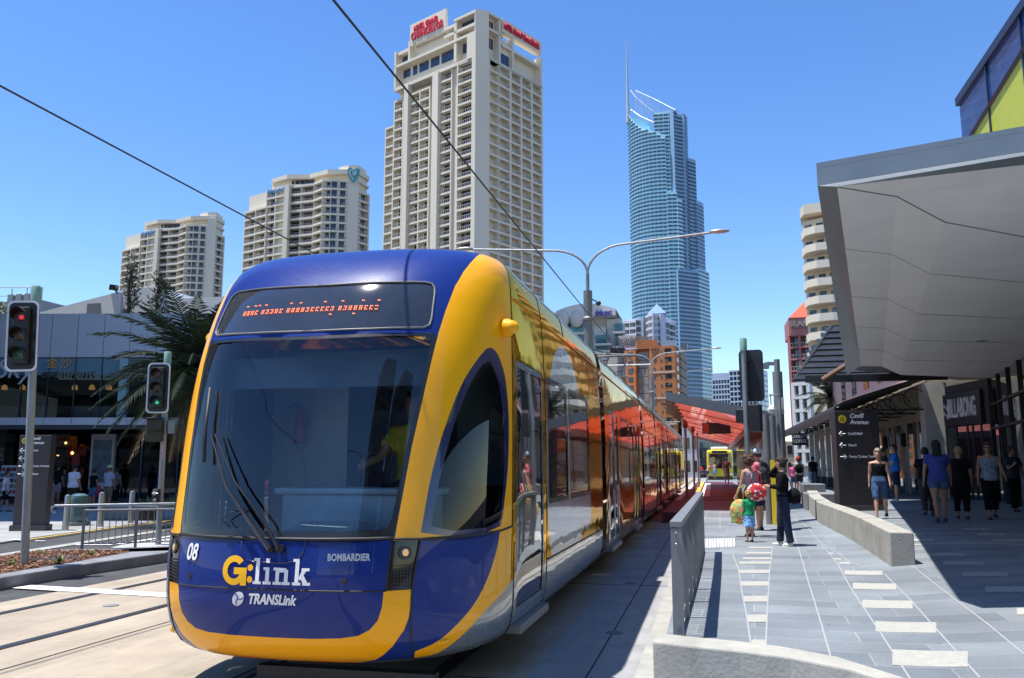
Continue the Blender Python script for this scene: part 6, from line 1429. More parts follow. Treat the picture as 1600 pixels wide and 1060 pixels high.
# ---- white apartments with curved balconies and blue gable
b = Bld('white apartment block with rounded balconies and a blue gabled top', 'white_apartments', (xat(1010,260),260)); Y = 260.
fhp = 14.2*.8; fh = 10.3*Y*1.02/FPX
f1 = lambda px, dy: (xat(px, Y+dy), Y+dy)
zt = zat(980,499,Y); facade(b, f1(974,4), f1(994,2), zt-8*fh, fh, 8, 2, 1.6, .8, .2, .7); facade(b, f1(994,1), f1(1005,1), zt-8*fh, fh, 8, 1, style='flat', winf=(.05,.75))
zt = zat(1020,491,Y); arcp = [(1010,3),(1014,0),(1021,-1.5),(1028,-1),(1033,1.5)]
for a, c_ in zip(arcp[:-1], arcp[1:]): facade(b, f1(*a), f1(*c_), zt-9*fh, fh, 9, 1, 1.5, .8, .1, .7, (.02,.98))
facade(b, f1(1033,0), f1(1039,1), zt-9*fh, fh, 9, 1, style='solid'); facade(b, f1(1039,2), f1(1047,4), zt-9*fh, fh, 8, 1, style='flat', winf=(.3,.9)); facade(b, f1(1047,4), f1(1057,8), zt-9*fh, fh, 8, 1, 1.4, .7, .2, .7)
b.wall.prism([f1(976,6), f1(1006,4), f1(1010,6), f1(1033,4), f1(1056,10), f1(1050,24), f1(980,24)], 0, zt-.5)
r = b.done(pm('white_paint_tower', (.60,.62,.68), .8, var=.03, vs=.2))
g = MB(); a, c_, e = aty(1011,491,Y+1), aty(1026,475,Y+4), aty(1041,489,Y+3); g.add([tuple(a), tuple(e), tuple(c_), (a.x,Y+14,a.z), (e.x,Y+14,e.z), (c_.x,Y+14,c_.z)], [(0,1,2),(3,5,4),(0,2,5,3),(1,4,5,2),(0,3,4,1)]); g.build('gable_roof', pm('gable_blue', (.28,.42,.72), .5), r)
# ---- orange brick block
XROW = 600
Y = 128.; b = Bld('orange brick apartment block with grey balconies and a rooftop name board', 'brick_apartments', (xat(1010,Y),Y)); fh = 13.0*Y*1.02/FPX*1.0
zt = zat(1030,543,Y); f1 = lambda px, dy: (xat(px, Y+dy), Y+dy); nfl = 14; z0 = zt-nfl*fh
facade(b, f1(932,14), f1(952,10), z0, fh, nfl-1, 2, style='flat', winf=(.3,.75), wh=(.3,.75)); facade(b, f1(952,9), f1(976,5), z0, fh, nfl-1, 1, 1.6, .3, .3, 0, (.1,.9))
facade(b, f1(976,3), f1(994,2), z0, fh, nfl, 1, style='flat', winf=(.35,.75), wh=(.25,.75)); facade(b, f1(994,3), f1(1016,2.4), z0, fh, nfl, 1, 1.8, .3, .3, 0, (.1,.95))
facade(b, f1(1016,0), f1(1037,-.6), z0, fh, nfl, 2, style='flat', winf=(.6,.85), wh=(.3,.6)); facade(b, f1(1037,-.6), f1(1056,-1), z0, fh, nfl, 1, style='flat', winf=(.15,.7), wh=(.25,.78)); facade(b, f1(1056,-1), f1(1063,2), z0, fh, nfl, 1, style='flat', winf=(.3,.7), wh=(.2,.75))
b.wall.prism([f1(935,16), f1(955,12), f1(978,5), f1(996,5), f1(1016,2), f1(1056,1), f1(1062,4), f1(1060,26), f1(940,30)], 0, zt-.2)
blk(b.wall, 994,1026,532,545,2,6,Y); blk(b.wall,1016,1057,541.5,544,-.5,6,Y)
r = b.done(pm('orange_brick', (.46,.17,.06), .85, var=.12, vs=1.2))
gb = []; rb = [f for f in range(nfl)]
for f in range(nfl):
    z = z0+f*fh
    for (pa, da), (pb, db) in (((952,9),(976,5)),((994,3),(1016,2.4))): 
        a, c_ = V2(f1(pa,da)), V2(f1(pb,db)); d = (c_-a).normalized(); m_ = MB(); sb(m_, a, d, Vector((d.y,-d.x,0)), .15, (c_-a).length-.15, -.1, .25, z-.25, z+.95); gb.append(m_)
    a, c_ = V2(f1(1063,2)), V2(f1(1072,9)); d = (c_-a).normalized(); m_ = MB(); sb(m_, a, d, Vector((d.y,-d.x,0)), 0, (c_-a).length, -3, .2, z-.2, z+.9); gb.append(m_)
many(r, 'balcony', gb, pm('balcony_concrete', (.30,.27,.24), .85, var=.1)); a = V2(f1(1062,4)); c_ = V2(f1(1072,12)); d = (c_-a).normalized(); sb(MB(), a, d, Vector((d.y,-d.x,0)), 0, (c_-a).length-.6, -6, -1, 0, zt-1).build('rear_wing', pm('wing_dark', (.12,.11,.11), .8), r)
bl = []
for f in range(nfl):
    for pa, pb in ((1016,1056),): bl.append(blk(MB(), pa, pb, 0, 0, 0, 1, Y)) if False else None
for z in (zt-3*fh, zt-6*fh, zt-9*fh): a, c_ = V2(f1(1016,-.0)), V2(f1(1056,-1)); d = (c_-a).normalized(); sb(MB(), a, d, Vector((d.y,-d.x,0)), 0, (c_-a).length, 0, .12, z-.1, z+.12).build('string_course', pm('course_cream', (.55,.45,.35), .8), r)
blk(MB(), 1034,1056,532,544,0,1,Y).build('penthouse_glazing', pm('penthouse_glass', (.25,.32,.38), .2, 0, .5), r); blk(MB(), 1063,1074,536,546,3,2,Y).build('penthouse_glazing', pm('penthouse_dark', (.10,.12,.13), .2), r)
for pa, pb in ((953,962),(963,976)): blk(MB(), pa, pb, 544,553,4,2,Y).build('roof_frame', m_shopf, r)
a = blk(MB(), 966,993,525,543,6,.6,Y).build('name_board', pm('board_cream', (.50,.47,.43), .7), r)
q = aty(979,531,Y+5.95); text('lettering', 'Paradise', 1.15, pm('lettering_brown', (.09,.06,.05), .6), frame_m(tuple(q), (1,0,0)), a, ext=.02, shear=.3); q = aty(981,538.5,Y+5.95); text('lettering', 'TOWERS', .85, pm('lettering_brown', (.09,.06,.05), .6), frame_m(tuple(q), (1,0,0)), a, ext=.02)
blk(MB(), 993,1010,526,534,8,5,Y).build('roof_room', pm('roof_room_grey', (.20,.19,.19), .8), r)
# ---- blue and white slab behind the signal head
Y = 420.; b = Bld('distant blue glass and white slab block behind the footway signal', 'distant_block', (xat(1155,Y),Y)); f1 = lambda px, dy: (xat(px, Y+dy), Y+dy); fh = 7.6*Y*1.03/FPX
zt = zat(1160,578,Y); facade(b, f1(1113,8), f1(1140,4), zat(1125,590,Y)-12*fh, fh, 12, 6, 2, .7, .3, 0, (.1,.9)); facade(b, f1(1140,2), f1(1187,-4), zt-14*fh, fh, 14, 8, 2, .7, .3, 0, (.08,.92)); facade(b, f1(1187,-4), f1(1200,10), zt-14*fh, fh, 14, 2, style='flat', winf=(.1,.9), wh=(.15,.8))
b.wall.prism([f1(1114,14), f1(1141,12), f1(1186,2), f1(1199,14), f1(1190,40), f1(1120,40)], 0, zt); b.done(pm('white_blue_frame', (.45,.52,.60), .6, var=.04, vs=.1), pm('distant_blue_glass', (.05,.13,.26), .1, 0, .6, .3, .1))
# ---- low buildings closing the street
XROW = 690
def low(label, px0, px1, pt, Y, wall, rows, cols_, nm='low_building', win=m_win):
    b = Bld(label, nm, (xat((px0+px1)/2,Y),Y)); h = zat((px0+px1)/2, pt, Y); f1 = lambda px, dy: (xat(px, Y+dy), Y+dy)
    facade(b, f1(px0,0), f1(px1,0), 0, h/rows, rows, cols_, style='flat', winf=(.15,.85), wh=(.25,.75)); b.wall.prism([f1(px0,1), f1(px1,1), f1(px1,14), f1(px0,14)], 0, h-.05); return b.done(wall, win)
low('plain white low building right of the tram\'s far end', 1066,1092,640,118, pm('plain_white', (.55,.56,.56), .8), 3, 2)
low('grey gridded low building closing the end of the street', 1040,1072,632,150, pm('grid_grey', (.42,.43,.44), .8), 6, 6)
low('teal windowed distant block above the bus', 1092,1150,668,170, pm('block_grey', (.30,.33,.34), .8), 4, 8, win=m_tl)
low('low dark shop block just behind the bus', 1078,1152,700,140, pm('block_dark', (.20,.20,.21), .8), 2, 6)
low('long low shop building left of the brick block, mostly behind the tram', 700,1000,640,190, pm('block_tan', (.35,.32,.28), .8), 3, 20)
low('tan low block at the far right end of the street', 1150,1262,690,150, pm('block_sand', (.45,.38,.28), .8), 2, 10)
XROW = 600
# ---- pink hotel with the red roof
Y = 210.; b = Bld('pink tower with red hipped roof at the right of the skyline', 'pink_tower', (xat(1250,Y),Y)); f1 = lambda px, dy: (xat(px, Y+dy), Y+dy); fh = 17.5*Y*1.03/FPX*.98
zt = zat(1250,524,Y); facade(b, f1(1236,0), f1(1285,-3), zt-9*fh, fh, 9, 3, 1.6, .4, .5, .9, (.2,.85)); b.wall.prism([f1(1233.5,2), f1(1285,-1), f1(1290,14), f1(1236,20)], 0, zt+.2); blk(b.wall,1232,1290,497,523,-1.5,12,Y)
r = b.done(pm('pink_render_tower', (.42,.17,.16), .85, var=.06, vs=.2)); blk(MB(),1236,1290,500,512,-1.7,.2,Y).build('sign_band', pm('mauve_band', (.22,.13,.13), .8), r)
a, c_ = aty(1232,497,Y-1.5), aty(1262,470,Y+4); rf_ = MB(); rf_.add([(a.x,Y-1.7,a.z),(a.x+11,Y-1.7,a.z),(a.x+11,Y+12,a.z),(a.x,Y+12,a.z),(a.x+4.6,Y+5,c_.z),(a.x+11,Y+5,c_.z)], [(0,1,5,4),(0,4,3),(3,4,5,2)]); rf_.build('roof', pm('terracotta', (.52,.09,.04), .8, var=.06), r, kind='open')
q = aty(1252,506,Y-1.8); text('sign_lettering', 'ISLANDER', 1.7, pm('lettering_pale', (.5,.42,.38), .6), frame_m((q.x+1.1,q.y,q.z), (1,0,0)), r, ext=.05, fit=8.5)
# ---- white windowed block below it
Y = 120.; b = Bld('narrow white windowed block beyond the awning, below the pink tower', 'white_block', (xat(1250,Y),Y)); f1 = lambda px, dy: (xat(px, Y+dy), Y+dy); fh = 19.3*Y*1.03/FPX
zt = zat(1250,597,Y); facade(b, f1(1238,1), f1(1262,0), zt-6*fh, fh, 6, 2, .7, .45, .45, 0, (.25,.85), wh=(.5,.75)); b.wall.prism([f1(1238,2), f1(1266,1), f1(1270,12), f1(1240,12)], 0, zt); r = b.done(pm('white_block_paint', (.62,.61,.58), .8, var=.04))
XROW = 450
# ---- cream tower on the right, also mirrored in the tram's flank
Y = 142.; b = Bld('cream apartment tower with curved white balconies half hidden by the grey canopy', 'cream_tower', (xat(1290,Y),Y)); f1 = lambda px, dy: (xat(px, Y+dy), Y+dy); fh = 26.5*Y*1.03/FPX*.985
zt = zat(1280,338,Y); nfl = 15; z0 = zt-nfl*fh
arcp = [(1256,3),(1262,0),(1278,-1.5),(1300,-2),(1330,-2)]
facade(b, f1(1259,3), f1(1330,-1), z0, fh, nfl, 4, style='flat', winf=(.25,.85), wh=(.05,.75))
b.wall.prism([f1(1259,4), f1(1330,0), f1(1345,30), f1(1270,36)], 0, zt+.6); b.wall.prism([f1(1256,3), f1(1262,.5), f1(1330,-2), f1(1345,30), f1(1268,38)], zt+.6, zt+2.2)
cbn = []
for f in range(nfl):
    z = z0+f*fh; m_ = MB(); o = [V2(f1(*q)) for q in arcp]+[V2(f1(1345,30))]; i_ = [V2(f1(1258.5,4.5)), V2(f1(1263,3)), V2(f1(1279,1.5)), V2(f1(1300,1)), V2(f1(1330,1)), V2(f1(1344,30))]
    P_ = [(p.x,p.y) for p in o]+[(p.x,p.y) for p in reversed(i_)]; m_.prism(P_, z-.3, z+.0)
    o2 = [p+(q-p).normalized()*.2 for p, q in zip(o, i_)]; m_.prism([(p.x,p.y) for p in o]+[(p.x,p.y) for p in reversed(o2)], z, z+.95); cbn.append(m_)
r = b.done(pm('cream_tower_render', (.60,.54,.42), .8, var=.03, vs=.2)); many(r, 'balcony', cbn, pm('balcony_cream', (.66,.60,.48), .8, var=.03, vs=.2))
# more apartments farther right behind the canopy, seen only as reflections in the tram
XROW = 728
# palms by the awning
for k, (px, py, Y, h) in enumerate(((1298,612,62,0),)):
    q = aty(px, py, Y); palm('palm_tree', 'small bright green palm above the black awning', (q.x,Y,0), q.z-.5, 26, 2.6, 9+k)
plain_tower('side_tower', 'tall slab tower left of the plaza, outside the picture', -62, 17.5, -32.5, 28.5, 66, m_crb, m_win)
plain_tower('rear_tower', 'brown tower behind the viewer mirrored in the windscreen', 16, -70, 30, -54, 62, pm('brown_tower', (.16,.12,.08), .8), m_win)
plain_tower('rear_tower', 'second brown tower behind the viewer mirrored in the windscreen', 36, -62, 52, -44, 48, pm('brown_tower', (.16,.12,.08), .8), m_win)
plain_tower('rear_block', 'low cream block behind the viewer across the tracks', -60, -80, -20, -60, 14, m_crb, m_win)
rl2 = thing('rear_street_lamp', 'street lamp behind the viewer mirrored in the windscreen', 'street lamp', (1.6,-16,0))
MB().tube([(1.6,-16,0),(1.6,-16,7.5)], .17, 12).build('pole', m_post, rl2, smooth=True); MB().tube([(1.6,-16,7.5),(1.6,-16,9.6)], .07, 8).build('upper_pole', m_galv, rl2, smooth=True)
for s in (-1,1): MB().tube([(1.6,-16,9.6),(1.6+s*.6,-16,10.4),(1.6+s*1.6,-16,10.7),(1.6+s*5,-16,10.9)], .05, 8).build('arm', m_galv, rl2, smooth=True)
# ================================================================ PEOPLE
def loft(mb, rings, n=16, cap=True):     # rings: (center, rx, ry) stacked roughly along z
    o = len(mb.v)
    for c, rx, ry in rings:
        for k in range(n): a = 2*math.pi*k/n; mb.v.append((c[0]+rx*math.cos(a), c[1]+ry*math.sin(a), c[2]))
    for i in range(len(rings)-1):
        for k in range(n): mb.f.append((o+i*n+k, o+i*n+(k+1)%n, o+(i+1)*n+(k+1)%n, o+(i+1)*n+k))
    mb.f.append(tuple(o+k for k in range(n-1,-1,-1))); mb.f.append(tuple(o+(len(rings)-1)*n+k for k in range(n)))
    return mb
_tex = bpy.data.textures.new('folds', 'CLOUDS'); _tex.noise_scale = .09; _tex.noise_depth = 2
def fuse(mb, name, mat, parent, vox=.012, smooth=4, folds=0.):
    me = bpy.data.meshes.new('tmp'); me.from_pydata(mb.v, [], mb.f); o = bpy.data.objects.new('tmp', me); col.objects.link(o)
    bm = bmesh.new(); bm.from_mesh(me); bmesh.ops.recalc_face_normals(bm, faces=bm.faces); bm.to_mesh(me); bm.free()
    m = o.modifiers.new('r', 'REMESH'); m.mode = 'VOXEL'; m.voxel_size = vox
    m = o.modifiers.new('s', 'SMOOTH'); m.factor = .5; m.iterations = smooth
    if folds:
        m = o.modifiers.new('d', 'DISPLACE'); m.texture = _tex; m.strength = folds; m.mid_level = .5
        m = o.modifiers.new('s2', 'SMOOTH'); m.factor = .5; m.iterations = 1
    dg = bpy.context.evaluated_depsgraph_get(); dg.update(); me2 = bpy.data.meshes.new_from_object(o.evaluated_get(dg)); me2.name = name
    bpy.data.objects.remove(o); bpy.data.meshes.remove(me); me2.shade_smooth(); me2.materials.clear(); me2.materials.append(mat)
    q = bpy.data.objects.new(name, me2); col.objects.link(q); q.parent = parent; return q
SK = {'light': pm('skin_light', (.50,.27,.18), .5, var=.05, vs=12), 'tan': pm('skin_tan', (.36,.18,.11), .5, var=.05, vs=12), 'dark': pm('skin_shaded', (.26,.13,.085), .5, var=.05, vs=12)}
def cloth(nm, c, var=.10, vs=14): return pm('cloth_'+nm, c, .9, var=var, vs=vs, bump=.2, bs=70, spec=.12)
def stripes(nm, c1, c2, sc_):
    if nm in MC: return MC[nm]
    m = pm(nm, c1, .85, var=0); nt = m.node_tree; tc = _n(nt, 'ShaderNodeTexCoord'); wv = _n(nt, 'ShaderNodeTexWave', bands_direction='Z', i_Scale=sc_); nt.links.new(tc.outputs['Object'], wv.inputs[0])
    rp = _n(nt, 'ShaderNodeValToRGB'); rp.color_ramp.elements[0].color = c1+(1,); rp.color_ramp.elements[1].color = c2+(1,); rp.color_ramp.elements[0].position = .4; rp.color_ramp.elements[1].position = .6
    nt.links.new(wv.outputs[0], rp.inputs[0]); nt.links.new(rp.outputs[0], nt.nodes['Principled BSDF'].inputs['Base Color']); return m
def blotch(nm, c1, c2, sc_=18):
    if nm in MC: return MC[nm]
    m = pm(nm, c1, .85, var=0); nt = m.node_tree; tc = _n(nt, 'ShaderNodeTexCoord'); wv = _n(nt, 'ShaderNodeTexVoronoi', i_Scale=sc_); nt.links.new(tc.outputs['Object'], wv.inputs[0])
    rp = _n(nt, 'ShaderNodeValToRGB'); rp.color_ramp.elements[0].color = c1+(1,); rp.color_ramp.elements[1].color = c2+(1,); rp.color_ramp.elements[0].position = .35; rp.color_ramp.elements[1].position = .45
    nt.links.new(wv.outputs[0], rp.inputs[0]); nt.links.new(rp.outputs[0], nt.nodes['Principled BSDF'].inputs['Base Color']); return m
m_eye = pm('eye_dark', (.02,.015,.012), .2, var=0); m_lip = pm('lip', (.30,.09,.07), .5, var=0)
def human(label, loc, face, H, sk='light', legs=((0,0),(0,0)), arms=((4,8,12),(4,8,12)), top=None, bottom=None, shoes=(.04,.04,.045), hair=(.05,.03,.02), hstyle='short', fat=1., lean=0., hyaw=0., vox=.0125, hat=None, glasses=False, group=None, spread=0., wpts=None):
    """legs: (swing, knee) left/right in degrees; arms: (swing forward, abduction, elbow) ; faces local -Y"""
    t = thing('person', label, 'person', loc, R_(face), group); s = H; V = Vector; ln = R_(lean)
    def T(x, y, z):   # lean the upper body about the hips
        zz_ = z-.53; return V((x*s, (y*math.cos(ln)-zz_*math.sin(ln))*s, (.53+zz_*math.cos(ln)+(-y)*0)*s))
    b = MB(); f = fat
    tor = [(.49,.060,.055),(.515,.088*f,.068*f),(.545,.094*f,.070*f),(.60,.080*f,.060*f),(.64,.076*f,.058*f),(.70,.085*f,.064*f),(.76,.096*f**.6,.064*f**.6),(.80,.098*f**.4,.052),(.825,.070,.042),(.845,.036,.034),(.88,.030,.031)]
    loft(b, [(T(0,0,z), rx*s, ry*s) for z, rx, ry in tor])
    hc = T(0,-.012,.932); Mh = Matrix.Rotation(R_(hyaw), 3, 'Z')
    b.ell(hc, (.043*s,.053*s,.064*s), 18, 14, Mh); b.ell(hc+Mh@V((0,-.012,-.03))*s, (.034*s,.040*s,.040*s), 14, 10, Mh)
    b.ell(hc+Mh@V((0,-.054,-.012))*s, (.0085*s,.013*s,.016*s), 10, 8, Mh)
    for sx in (-1,1): b.ell(hc+Mh@V((sx*.044,.004,-.008))*s, (.006*s,.012*s,.018*s), 8, 6, Mh)
    J = {}
    for i, sx in ((0,-1),(1,1)):
        sw, kn = R_(legs[i][0]), R_(legs[i][1]); hp = V((sx*.052*f**.5*s,0,.51*s)); sp = math.sin(R_(spread))*sx
        k = hp+V((sp*.24, -math.sin(sw)*.245, -math.cos(sw)*.245))*s; a2 = sw-kn; an = k+V((sp*.2, -math.sin(a2)*.232, -math.cos(a2)*.232))*s
        J[i] = (hp, k, an)
        b.tube([hp+V((0,0,.02*s)), hp.lerp(k,.25), hp.lerp(k,.65), k, k.lerp(an,.25)+V((0,.004*s,0)), k.lerp(an,.7), an], [x*s*q for x, q in ((.050,f),(.050,f),(.038,f**.7),(.030,1),(.033,f**.3),(.022,1),(.018,1))], 12)
        ft = an+V((0,-.03*s,-.022*s)); b.ell(ft, (.021*s,.055*s,.018*s), 12, 8)
    A = {}
    for i, sx in ((0,-1),(1,1)):
        sh_ = T(sx*.100*f**.4, 0, .797)
        if wpts and wpts[i]: el, wr = T(*wpts[i][0]), T(*wpts[i][1])
        else:
            sw, ab, eb = [R_(q) for q in arms[i]]; sw += ln*.5; u = V((sx*math.sin(ab), -math.sin(sw), -math.cos(sw)*math.cos(ab))).normalized(); el = sh_+u*.165*s
            w2 = sw+eb; u2 = V((sx*math.sin(ab)*.4, -math.sin(w2), -math.cos(w2))).normalized(); wr = el+u2*.142*s
        A[i] = (sh_, el, wr); b.tube([sh_+(V((-sx*.03*s,0,.0))), sh_, sh_.lerp(el,.5), el, el.lerp(wr,.35), wr], [x*s for x in (.030,.031*f**.4,.026*f**.4,.021,.021,.0145)], 10)
        d = (wr-el).normalized(); sd = V((0,1,0)).cross(d) if abs(d.y) < .8 else V((1,0,0)).cross(d)
        sd = d.cross(V((sx,0,0))); sd = sd.normalized() if sd.length > .1 else V((0,1,0)); pn = d.cross(sd)
        pc = wr+d*.026*s; b.ell(pc, (.012*s,.022*s,.022*s), 10, 8, Matrix((pn, sd, d)).transposed())
        for j, (off, ll) in enumerate(((-.0165,.034),(-.006,.040),(.0055,.038),(.0165,.030))):
            p0 = wr+d*.038*s+sd*off*s; b.tube([p0, p0+d*ll*.55*s+pn*.004*s*sx, p0+d*ll*.95*s-pn*sx*.006*s], [.0068*s,.0062*s,.005*s], 6)
        b.tube([wr+d*.014*s-sd*.016*s, wr+d*.03*s-sd*.034*s, wr+d*.048*s-sd*.036*s], [.008*s,.007*s,.0055*s], 6)
    fuse(b, 'body', SK[sk], t, vox, 3)
    # face
    if vox < .0135 or True:
        for sx in (-1,1): MB().ell(hc+Mh@V((sx*.017,-.047,.004))*s, (.0065*s,.004*s,.004*s), 8, 6).build('eye', m_eye, t, smooth='all', local=True)
        MB().ell(hc+Mh@V((0,-.0485,-.034))*s, (.013*s,.005*s,.0035*s), 8, 6).build('mouth', m_lip, t, smooth='all', local=True)
        if glasses:
            g = MB(); 
            for sx in (-1,1): g.ell(hc+Mh@V((sx*.018,-.052,.004))*s, (.014*s,.005*s,.010*s), 10, 6)
            g.box(hc+Mh@V((0,-.052,.007))*s, (.09*s,.006*s,.005*s)); g.build('sunglasses', m_eye, t, smooth='all', local=True)
    # clothes
    if top:
        mt, sleeve, z0, loose = top; c = MB(); g = 1+.11*loose
        zs = [z for z in tor if z0 <= z[0] <= .84]; zs = [(z0, zs[0][1], zs[0][2])]+zs if zs[0][0] > z0 else zs
        lim = .83 if sleeve >= 0 else .80
        rr = [(T(0,0,min(z,lim)), rx*g*s+.006*s*loose, ry*g*s+.007*s*loose) for z, rx, ry in zs if z <= .83]
        if sleeve >= 0: rr.append((T(0,0,.842), .046*s, .040*s))
        loft(c, rr)
        for i in (0,1):
            sh_, el, wr = A[i]
            if sleeve > 0:
                L_ = [sh_+V(((-1 if i else 1)*.03*s,0,0)), sh_, sh_.lerp(el, min(1, sleeve*.5)), sh_.lerp(el, min(1, sleeve))]; rd = [.040*s*f**.3,.040*s*f**.3,.037*s,.035*s*(1+.15*loose)]
                if sleeve > 1: L_ += [el.lerp(wr,(sleeve-1)*.5), el.lerp(wr, sleeve-1)]; rd += [.029*s,.023*s]
                c.tube(L_, rd, 12)
            else: c.tube([sh_+V(((-1 if i else 1)*.045*s,0,-.03*s)), sh_+V(((-1 if i else 1)*.028*s,0,.012*s)), sh_+V(((-1 if i else 1)*.05*s,.0,.028*s))], [.03*s,.022*s,.014*s], 8)
        fuse(c, 'shirt', mt, t, vox*1.05, 3, .014*s)
    if bottom:
        mt, kind, ln_, loose = bottom; c = MB(); g = 1+.09*loose
        if kind in ('skirt','dress'):
            h0 = .60; rg = [(T(0,0,h0), .080*f*g*s, .062*f*g*s),(T(0,0,.545), .098*f*g*s, .076*f*g*s)]
            for q in (.5,1.): z = .545+(ln_-.545)*q; rg.append((V((0,0,z*s)), (.098*f+.028*q*loose)*s, (.078*f+.04*q*loose)*s))
            loft(c, rg)
        else:
            loft(c, [(T(0,0,.61), .081*f*g*s, .062*f*g*s),(T(0,0,.57), .088*f*g*s, .066*f*g*s),(T(0,0,.535), .097*f*g*s,.073*f*g*s),(V((0,0,.50*s)), .088*f*g*s,.068*f*g*s),(V((0,0,.475*s)), .04*s,.04*s)])
            for i in (0,1):
                hp, k, an = J[i]; q = ln_  # 1 = knee, 2 = ankle
                L_ = [hp+V((0,0,.02*s)), hp.lerp(k, min(1,q)*.35), hp.lerp(k, min(1,q))]; rd = [.054*f*s,.056*f*g*s,(.052-.012*min(1,q))*f**.6*g*s*(1+.12*loose)]
                if q > 1: L_ += [k.lerp(an,(q-1)*.5), k.lerp(an,q-1)]; rd += [.038*g*s,.034*s*g*(1+.15*loose)]
                c.tube(L_, rd, 12)
        fuse(c, {'skirt':'skirt','dress':'dress_skirt','shorts':'shorts','pants':'trousers'}[kind], mt, t, vox*1.05, 3, .013*s)
    for i in (0,1):
        an = J[i][2]
        if shoes: c = MB(); c.ell(an+V((0,-.032*s,-.026*s)), (.026*s,.064*s,.021*s), 14, 8); c.ell(an+V((0,-.0,-.016*s)), (.024*s,.03*s,.026*s), 12, 8); c.box(an+V((0,-.03*s,-.041*s)), (.045*s,.12*s,.010*s)); c.build('shoe', pm('shoe_%d' % int(shoes[0]*100), shoes, .6, var=.05), t, smooth='all', local=True)
    # hair
    mh = pm('hair_%d_%d' % (int(hair[0]*100), int(hair[1]*100)), hair, .75, var=.3, vs=30, bump=.6, bs=60)
    c = MB(); mcut = {'short':(.30,-.2),'bald':(.9,-2)}.get(hstyle, (.30,-.5))
    hr = (.049,.060,.070) if hstyle != 'curly' else (.062,.070,.074)
    if hat: hr = (.047,.056,.060)
    N, M_ = 22, 16; tmp = MB().ell((0,0,0), (hr[0]*s,hr[1]*s,hr[2]*s), N, M_)
    vv = [Vector(v) for v in tmp.v]; off = V((0,.006,.008))*s
    for fc in tmp.f:
        cc = sum((vv[i] for i in fc), Vector())/4; y = cc.y/s; z = cc.z/s
        if y < -.012 and z < .028-(.018 if hstyle == 'fringe' else 0)-.0*abs(cc.x): continue
        if z < (-.018 if hstyle in ('short',) else -.05) and y < .02: continue
        if hstyle == 'short' and z < -.035: continue
        c.add([tuple(hc+Mh@(vv[i]+off)) for i in fc], [(0,1,2,3)])
    if hstyle != 'bald':
        h_ = c
        me = bpy.data.meshes.new('hair'); me.from_pydata(h_.v, [], h_.f); bm = bmesh.new(); bm.from_mesh(me); bmesh.ops.remove_doubles(bm, verts=bm.verts, dist=1e-4)
        rr_ = random.Random(int(H*1000)); amp = {'curly':.012,'wavy':.008}.get(hstyle,.0025)*s
        for v_ in bm.verts: v_.co += Vector((rr_.uniform(-1,1), rr_.uniform(-1,1), rr_.uniform(-1,1)))*amp
        bmesh.ops.recalc_face_normals(bm, faces=bm.faces); bm.to_mesh(me); bm.free(); me.shade_smooth(); me.materials.append(mh)
        o = bpy.data.objects.new('hair', me); col.objects.link(o); o.parent = t; md = o.modifiers.new('s','SOLIDIFY'); md.thickness = .012*s; md.offset = 0
        c2 = MB()
        if hstyle == 'long': loft(c2, [(hc+Mh@V((0,.030,.01))*s,.046*s,.030*s),(hc+Mh@V((0,.042,-.05))*s,.052*s,.026*s),(hc+Mh@V((0,.052,-.13))*s,.055*s,.022*s),(hc+Mh@V((0,.060,-.23))*s,.040*s,.016*s),(hc+Mh@V((0,.062,-.27))*s,.02*s,.01*s)])
        if hstyle == 'bun': c2.ell(hc+Mh@V((0,.062,.035))*s, (.028*s,.026*s,.026*s), 12, 8)
        if hstyle in ('wavy','curly'):
            for k in range(26 if hstyle == 'wavy' else 46):
                a = rr_.uniform(R_(-35), R_(215)); z = rr_.uniform(-.055,.05); r_ = rr_.uniform(.8,1.05); c2.ell(hc+Mh@V((.050*math.cos(a)*r_, .012+.056*math.sin(a)*r_, z+ (.02 if hstyle == 'curly' else 0)))*s, (.016*s,.016*s,.015*s), 7, 5)
        if c2.v: c2.build('hair_locks', mh, t, smooth='all', local=True)
    if hat:
        hn, hcol = hat; c = MB(); mt = cloth(hn, hcol, .05); p = hc+V((0,.004,.034))*s
        c.lathe(p, [(.060*s,-.012*s),(.062*s,.006*s),(.058*s,.030*s),(.036*s,.050*s),(.004*s,.056*s)], 18)
        if hn == 'straw': c.lathe(p, [(.057*s,-.014*s),(.100*s,-.020*s),(.101*s,-.016*s),(.057*s,-.008*s)], 22); MB().lathe(p, [(.0585*s,-.008*s),(.0585*s,.008*s)], 18).build('hat_band', m_black, t, local=True)
        else: c.add([tuple(p+Mh@V((x,y,z))*s) for x, y, z in ((-.045,-.03,-.01),(-.035,-.085,-.016),(0,-.100,-.016),(.035,-.085,-.016),(.045,-.03,-.01),(0,-.03,.0))], [(0,1,2,5),(5,2,3,4)])
        c.build('hat', mt, t, smooth='all', local=True)
    return t, A, J, hc
def who(label, fx, fy, hy, face, zf=None, ghost=None, **k):
    if zf is None: p = gpt(fx, fy)
    else: p = atz(fx, fy, zf); p.z = zf
    H = zat(fx, hy, p.y)-p.z; H = max(.8, H)
    return human(label, (p.x, p.y, p.z+.0), face, H, **k), p, H
